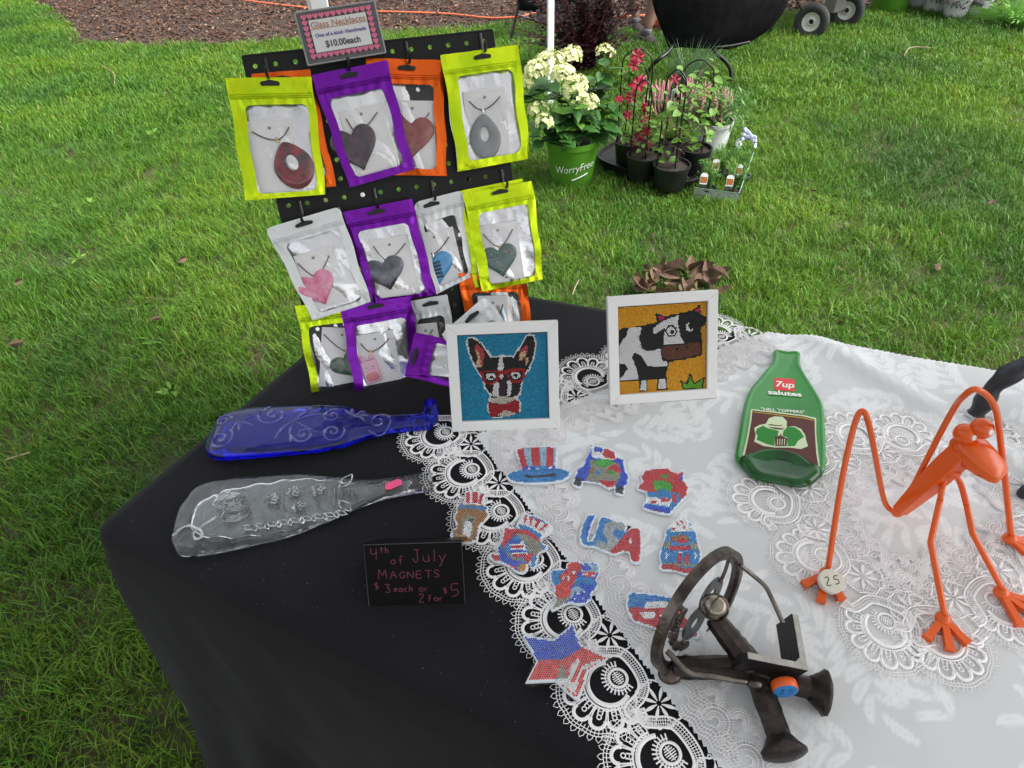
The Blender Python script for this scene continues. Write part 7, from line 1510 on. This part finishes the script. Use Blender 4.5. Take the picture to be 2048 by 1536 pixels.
# --- plug pack with name tags
PK = G(1440, 385); r = random.Random(12)
pkm = lmat('needle_leaf', (.09, .22, .035), (.13, .29, .05), tr=.3); tagm = M('tag_white', (.66, .68, .66), .5); tago = M('tag_flower', srgb(200, 95, 40), .5, var=srgb(70, 90, 40), vscale=160)
clear_pl = M('clear_pack', (.55, .62, .60), .12, alpha=.35)
lab = ('small feathery seedling with a tag, front left of the pack beside the tray', 'small feathery seedling with a tag at the front right corner', 'feathery seedling behind the front left one', 'feathery seedling at the back of the group nearest the blue ribbon')
for k, (px, py, tx, ty) in enumerate(((1412, 398, 1408, 358), (1462, 402, 1460, 362), (1440, 365, 1432, 330), (1480, 372, 1478, 340))):
    c = G(px, py); root = thing('potted_seedling', c, lab[k], 'seedling', 'feathery seedlings with picture tags'); pot(root, c, .030, .040, .062, M('dark_green_pot', (.012, .03, .018), .4)); mb = MB()
    for j in range(16):
        A = r.uniform(0, 6.28); e = c+V(.075*math.cos(A)*r.uniform(.2, 1), .06*math.sin(A)*r.uniform(.2, 1), .07+r.uniform(.05, .15)); b0 = c+V(0, 0, .05); P = spline([b0, (b0+e)/2+V(0, 0, .02), e], 6); mb.tube(P, .0012, 4)
        for q in P[2:]:
            for s_ in range(5): B = r.uniform(0, 6.28); d = nrm(V(math.cos(B), math.sin(B), r.uniform(0, .7))); n2_ = nrm(np.cross(d, V(0, 0, 1))); l = r.uniform(.012, .024); mb.add([q, q+d*l*.5+n2_*.0014, q+d*l, q+d*l*.5-n2_*.0014], [(0, 1, 2, 3)])
    mb.build('foliage', pkm, root, smooth=False)
    q = D(tx, ty, c[1]-.045); dn = nrm(V(*(CAM-q)[:2], 0)+V(0, 0, 1.2)); fr = Fr(q, np.cross(V(0, 0, 1), dn), z=dn); mb = MB(); mb.prism(fr, [(-.017, -.024), (.017, -.024), (.017, .020), (.008, .028), (-.008, .028), (-.017, .020)], 0, .001); tg = mb.build('name_tag', tagm, root, smooth=False)
    mb = MB(); mb.prism(fr, [(-.015, -.018), (.015, -.018), (.015, .010), (-.015, .010)], .0012, .0016); mb.build('tag_picture', tago, tg, smooth=False)
pkb = thing('plastic_pack', PK, 'clear green tinted plastic pack edge around the seedlings', 'plastic pack')
mb = MB(); a_, b_, c_ = G(1385, 402), G(1472, 414), G(1502, 330)
for p, q in ((a_, b_), (b_, c_)): mb.add([p, q, q+V(0, 0, .07), p+V(0, 0, .07)]+[x+V(0, .003, 0) for x in (p, q, q+V(0, 0, .07), p+V(0, 0, .07))], [(0, 1, 2, 3), (7, 6, 5, 4), (3, 2, 6, 7), (0, 4, 5, 1)])
mb.build('pack_wall', clear_pl, pkb, smooth=False)
mb = MB(); mb.tube([a_+V(0, 0, .07), b_+V(0, 0, .07), c_+V(0, 0, .07)], .0022, 6); mb.build('pack_rim', M('pack_rim', (.18, .30, .22), .2), pkb)
rb_ = G(1490, 300, .03); mb = MB()
for k in range(6): mb.tube([rb_+V(.05*math.cos(t)*(1-.1*k), .045*math.sin(t), .03+.012*k+.02*math.sin(t+k)) for t in np.linspace(-.6, 3.6, 14)], .008, 6, col=(.35, .40, .62) if k % 2 else (.72, .75, .80))
rbo = mb.build('ribbon_bow', M('ribbon', (1, 1, 1), .4, attr='Col')); tag(rbo, 'blue and white striped ribbon loops lying behind the seedlings', 'ribbon')
# --- pots at the top right
gp2 = thing('potted_plant', G(1775, 22), 'large bright green pot at the far edge of the lawn beside the white pots', 'potted plant'); pot(gp2, G(1775, 22), .15, .18, .30, gp)
dkp = lmat('purple_leaf', (.035, .015, .02), (.07, .035, .04), tr=.1)
wl = ('white lettered pot farthest left of the white pots', 'second white lettered pot, right of the farthest left one', 'white lettered pot with dark leaves spilling over it', 'white lettered pot at the right below the terracotta dish')
for k, (px, py, rr_) in enumerate(((1832, 16, .085), (1865, 26, .085), (1905, 38, .085), (1945, 36, .09))):
    c = G(px, py); root = thing('potted_plant', c, wl[k], 'potted plant', 'white pots with printed letters at the lawn edge'); pot(root, c, rr_, rr_*1.25, .20, wp); 
    f_ = nrm(V(*(CAM-c)[:2], 0)); fr = Fr(c+f_*(rr_*1.14+.008)+V(0, 0, .10), np.cross(V(0, 0, 1), f_), z=nrm(f_+V(0, 0, -.15))); text('PW', fr, .06, M('pot_ink', (.10, .10, .11), .5), root, bold=.01, name='pot_lettering', lift=.004)
    mb = MB(); r = random.Random(k)
    for j in range(420):
        q = c+V(r.gauss(0, .10), r.gauss(-.04, .09), r.uniform(.12 if k == 2 else .20, .38)); A = r.uniform(0, 6.28); d = nrm(V(math.cos(A), math.sin(A), r.uniform(-.6, .5))); s_ = nrm(np.cross(d, V(0, 0, 1))); l = r.uniform(.03, .055); mb.add([q, q+d*l*.5+s_*l*.35, q+d*l, q+d*l*.5-s_*l*.35], [(0, 1, 2, 3)])
    mb.build('foliage', dkp, root, smooth=False)
tp = thing('terracotta_dish', G(1945, 36)+V(0, 0, .36), 'terracotta dish resting on top of the rightmost white pot', 'dish'); mb = MB(); mb.lathe(flat(G(1945, 36)+V(0, .03, .205)), [(.07, 0), (.105, .05), (.11, .055), (.10, .05), (.01, .01)], 26); mb.build('dish_shell', M('terracotta', (.32, .13, .07), .7, var=(.25, .10, .06)), tp)
tufty('leafy_plant', G(2035, 50), 420, .26, 'bright green leafy plant spilling in at the right edge of the lawn', 'plant', lmat('bright_blade', (.14, .34, .05), (.25, .45, .12)), .5, 9, .007, None, 1.6)
# --- dried leaf pile
LP = G(1375, 560); lp = thing('dry_leaf_pile', LP, 'pile of curled dry brown leaves lying on the lawn behind the cow picture', 'leaf pile')
dry = M('dry_leaf', (.17, .10, .06), .8, var=(.085, .055, .035), vscale=30, transl=.15); r = random.Random(21); drm = leafmesh('dry_leaf', .105, .045, dry, fold=.8, droop=-.35, seg=7); drm2 = leafmesh('dry_leaf', .085, .055, dry, fold=1.1, droop=.5, seg=7)
for k in range(38):
    px = r.uniform(1285, 1455); py = r.uniform(535, 590); q = G(px, py, r.uniform(.02, .055)); A = r.uniform(0, 6.28); d = V(math.cos(A), math.sin(A), r.uniform(-.1, .8)); inst('dry_leaf', drm if r.random() < .6 else drm2, lp, q, look(d, r.uniform(-1.5, 1.5)), r.uniform(.6, 1.15))
mb = MB(); mb.tube([G(1270, 598, .02), G(1305, 570, .04), G(1340, 545, .05)], .002, 5); mb.build('twig', stem_m, lp)
mb = MB(); mb.tube([G(1310, 580, .03), G(1305, 530, .06), G(1292, 515, .09)], .0022, 5); mb.build('twig', stem_m, lp)
# --- scattered dead leaves and twigs on the lawn
sc_leaf = leafmesh('dead_leaf', .05, .026, M('dead_leaf', (.13, .075, .04), .8, var=(.07, .045, .028), vscale=30), fold=.8, droop=-.3, seg=4)
spots = (((110, 190), 'dead brown leaf in the grass near the upper left corner'), ((120, 118), 'dead leaf by the left tip of the mulch bed'), ((372, 515), 'reddish dead leaf in the grass left of the white bag'), ((15, 690), 'dead leaf at the left edge of the lawn'),
 ((1690, 540), 'pale dead leaf in the lawn above the green bottle'), ((1880, 525), 'dead leaf in the lawn at the right, nearest the table back edge'), ((1620, 380), 'dead leaf in the lawn right of the seedlings'), ((1780, 240), 'dead leaf in the middle of the right lawn'),
 ((1310, 470), 'dead leaf in the grass just above the dry leaf pile'), ((1975, 410), 'dead leaf at the far right of the lawn'), ((340, 190), 'dead leaf in the grass left of the upper yellow bag'), ((45, 560), 'dark dead leaf in the worn grass at the left'), ((300, 640), 'dead leaf in the grass beyond the blue bottle'), ((1540, 255), 'dead leaf in the lawn right of the lounge chair leg'))
for k, ((px, py), lb) in enumerate(spots):
    o = bpy.data.objects.new('dead_leaf', sc_leaf); SC.collection.objects.link(o); o.location = G(px, py, .042); o.rotation_euler = look(V(math.cos(k*2.1), math.sin(k*2.1), .2), k*.7).to_euler(); s_ = rnd.uniform(.6, 1.2); o.scale = (s_,)*3
    tag(o, lb, 'leaf', 'dead leaves scattered over the lawn')
for k, (pts, lb) in enumerate(((((205, 132), (228, 148), (228, 172)), 'thin gray twig in the grass at the left beyond the display'), (((1808, 112), (1822, 95), (1865, 96)), 'thin pale twig lying in the far right lawn'), (((10, 920), (35, 912), (60, 905)), 'pale dry stem at the left edge of the grass beside the table'), (((1145, 590), (1150, 575), (1158, 560)), 'short dry stem in the grass right behind the table edge'))):
    mb = MB(); mb.tube(spline([G(*p, .05) for p in pts], 5), .004 if k < 2 else .0025, 5); o = mb.build('twig', M('pale_twig', (.26, .20, .13), .8)); tag(o, lb, 'twig')
# weeds with broader leaves
wm = lmat('clover_leaf', (.11, .25, .025), (.16, .31, .03), tr=.3); wme = leafmesh('leaf', .030, .012, wm, seg=4)
r = random.Random(31)
wl2 = ('broadleaf weed in the grass left of the display board', 'broadleaf weed by the left edge of the table', 'small weed near the upper left lawn', 'weed in the middle left grass', 'weed close to the left table corner', 'pale weed in the lower left grass')
for k, (px, py) in enumerate(((305, 270), (345, 785), (180, 410), (160, 520))):
    c = G(px, py, .03); root = thing('weed', c, wl2[k], 'weed')
    for j in range(14): A = j*.9+r.random(); inst('leaf', wme, root, c+V(.01*math.cos(A), .01*math.sin(A), .015*r.random()), look(V(math.cos(A), math.sin(A), r.uniform(.1, 1.2)), r.uniform(-1, 1)), r.uniform(.5, 1.5))
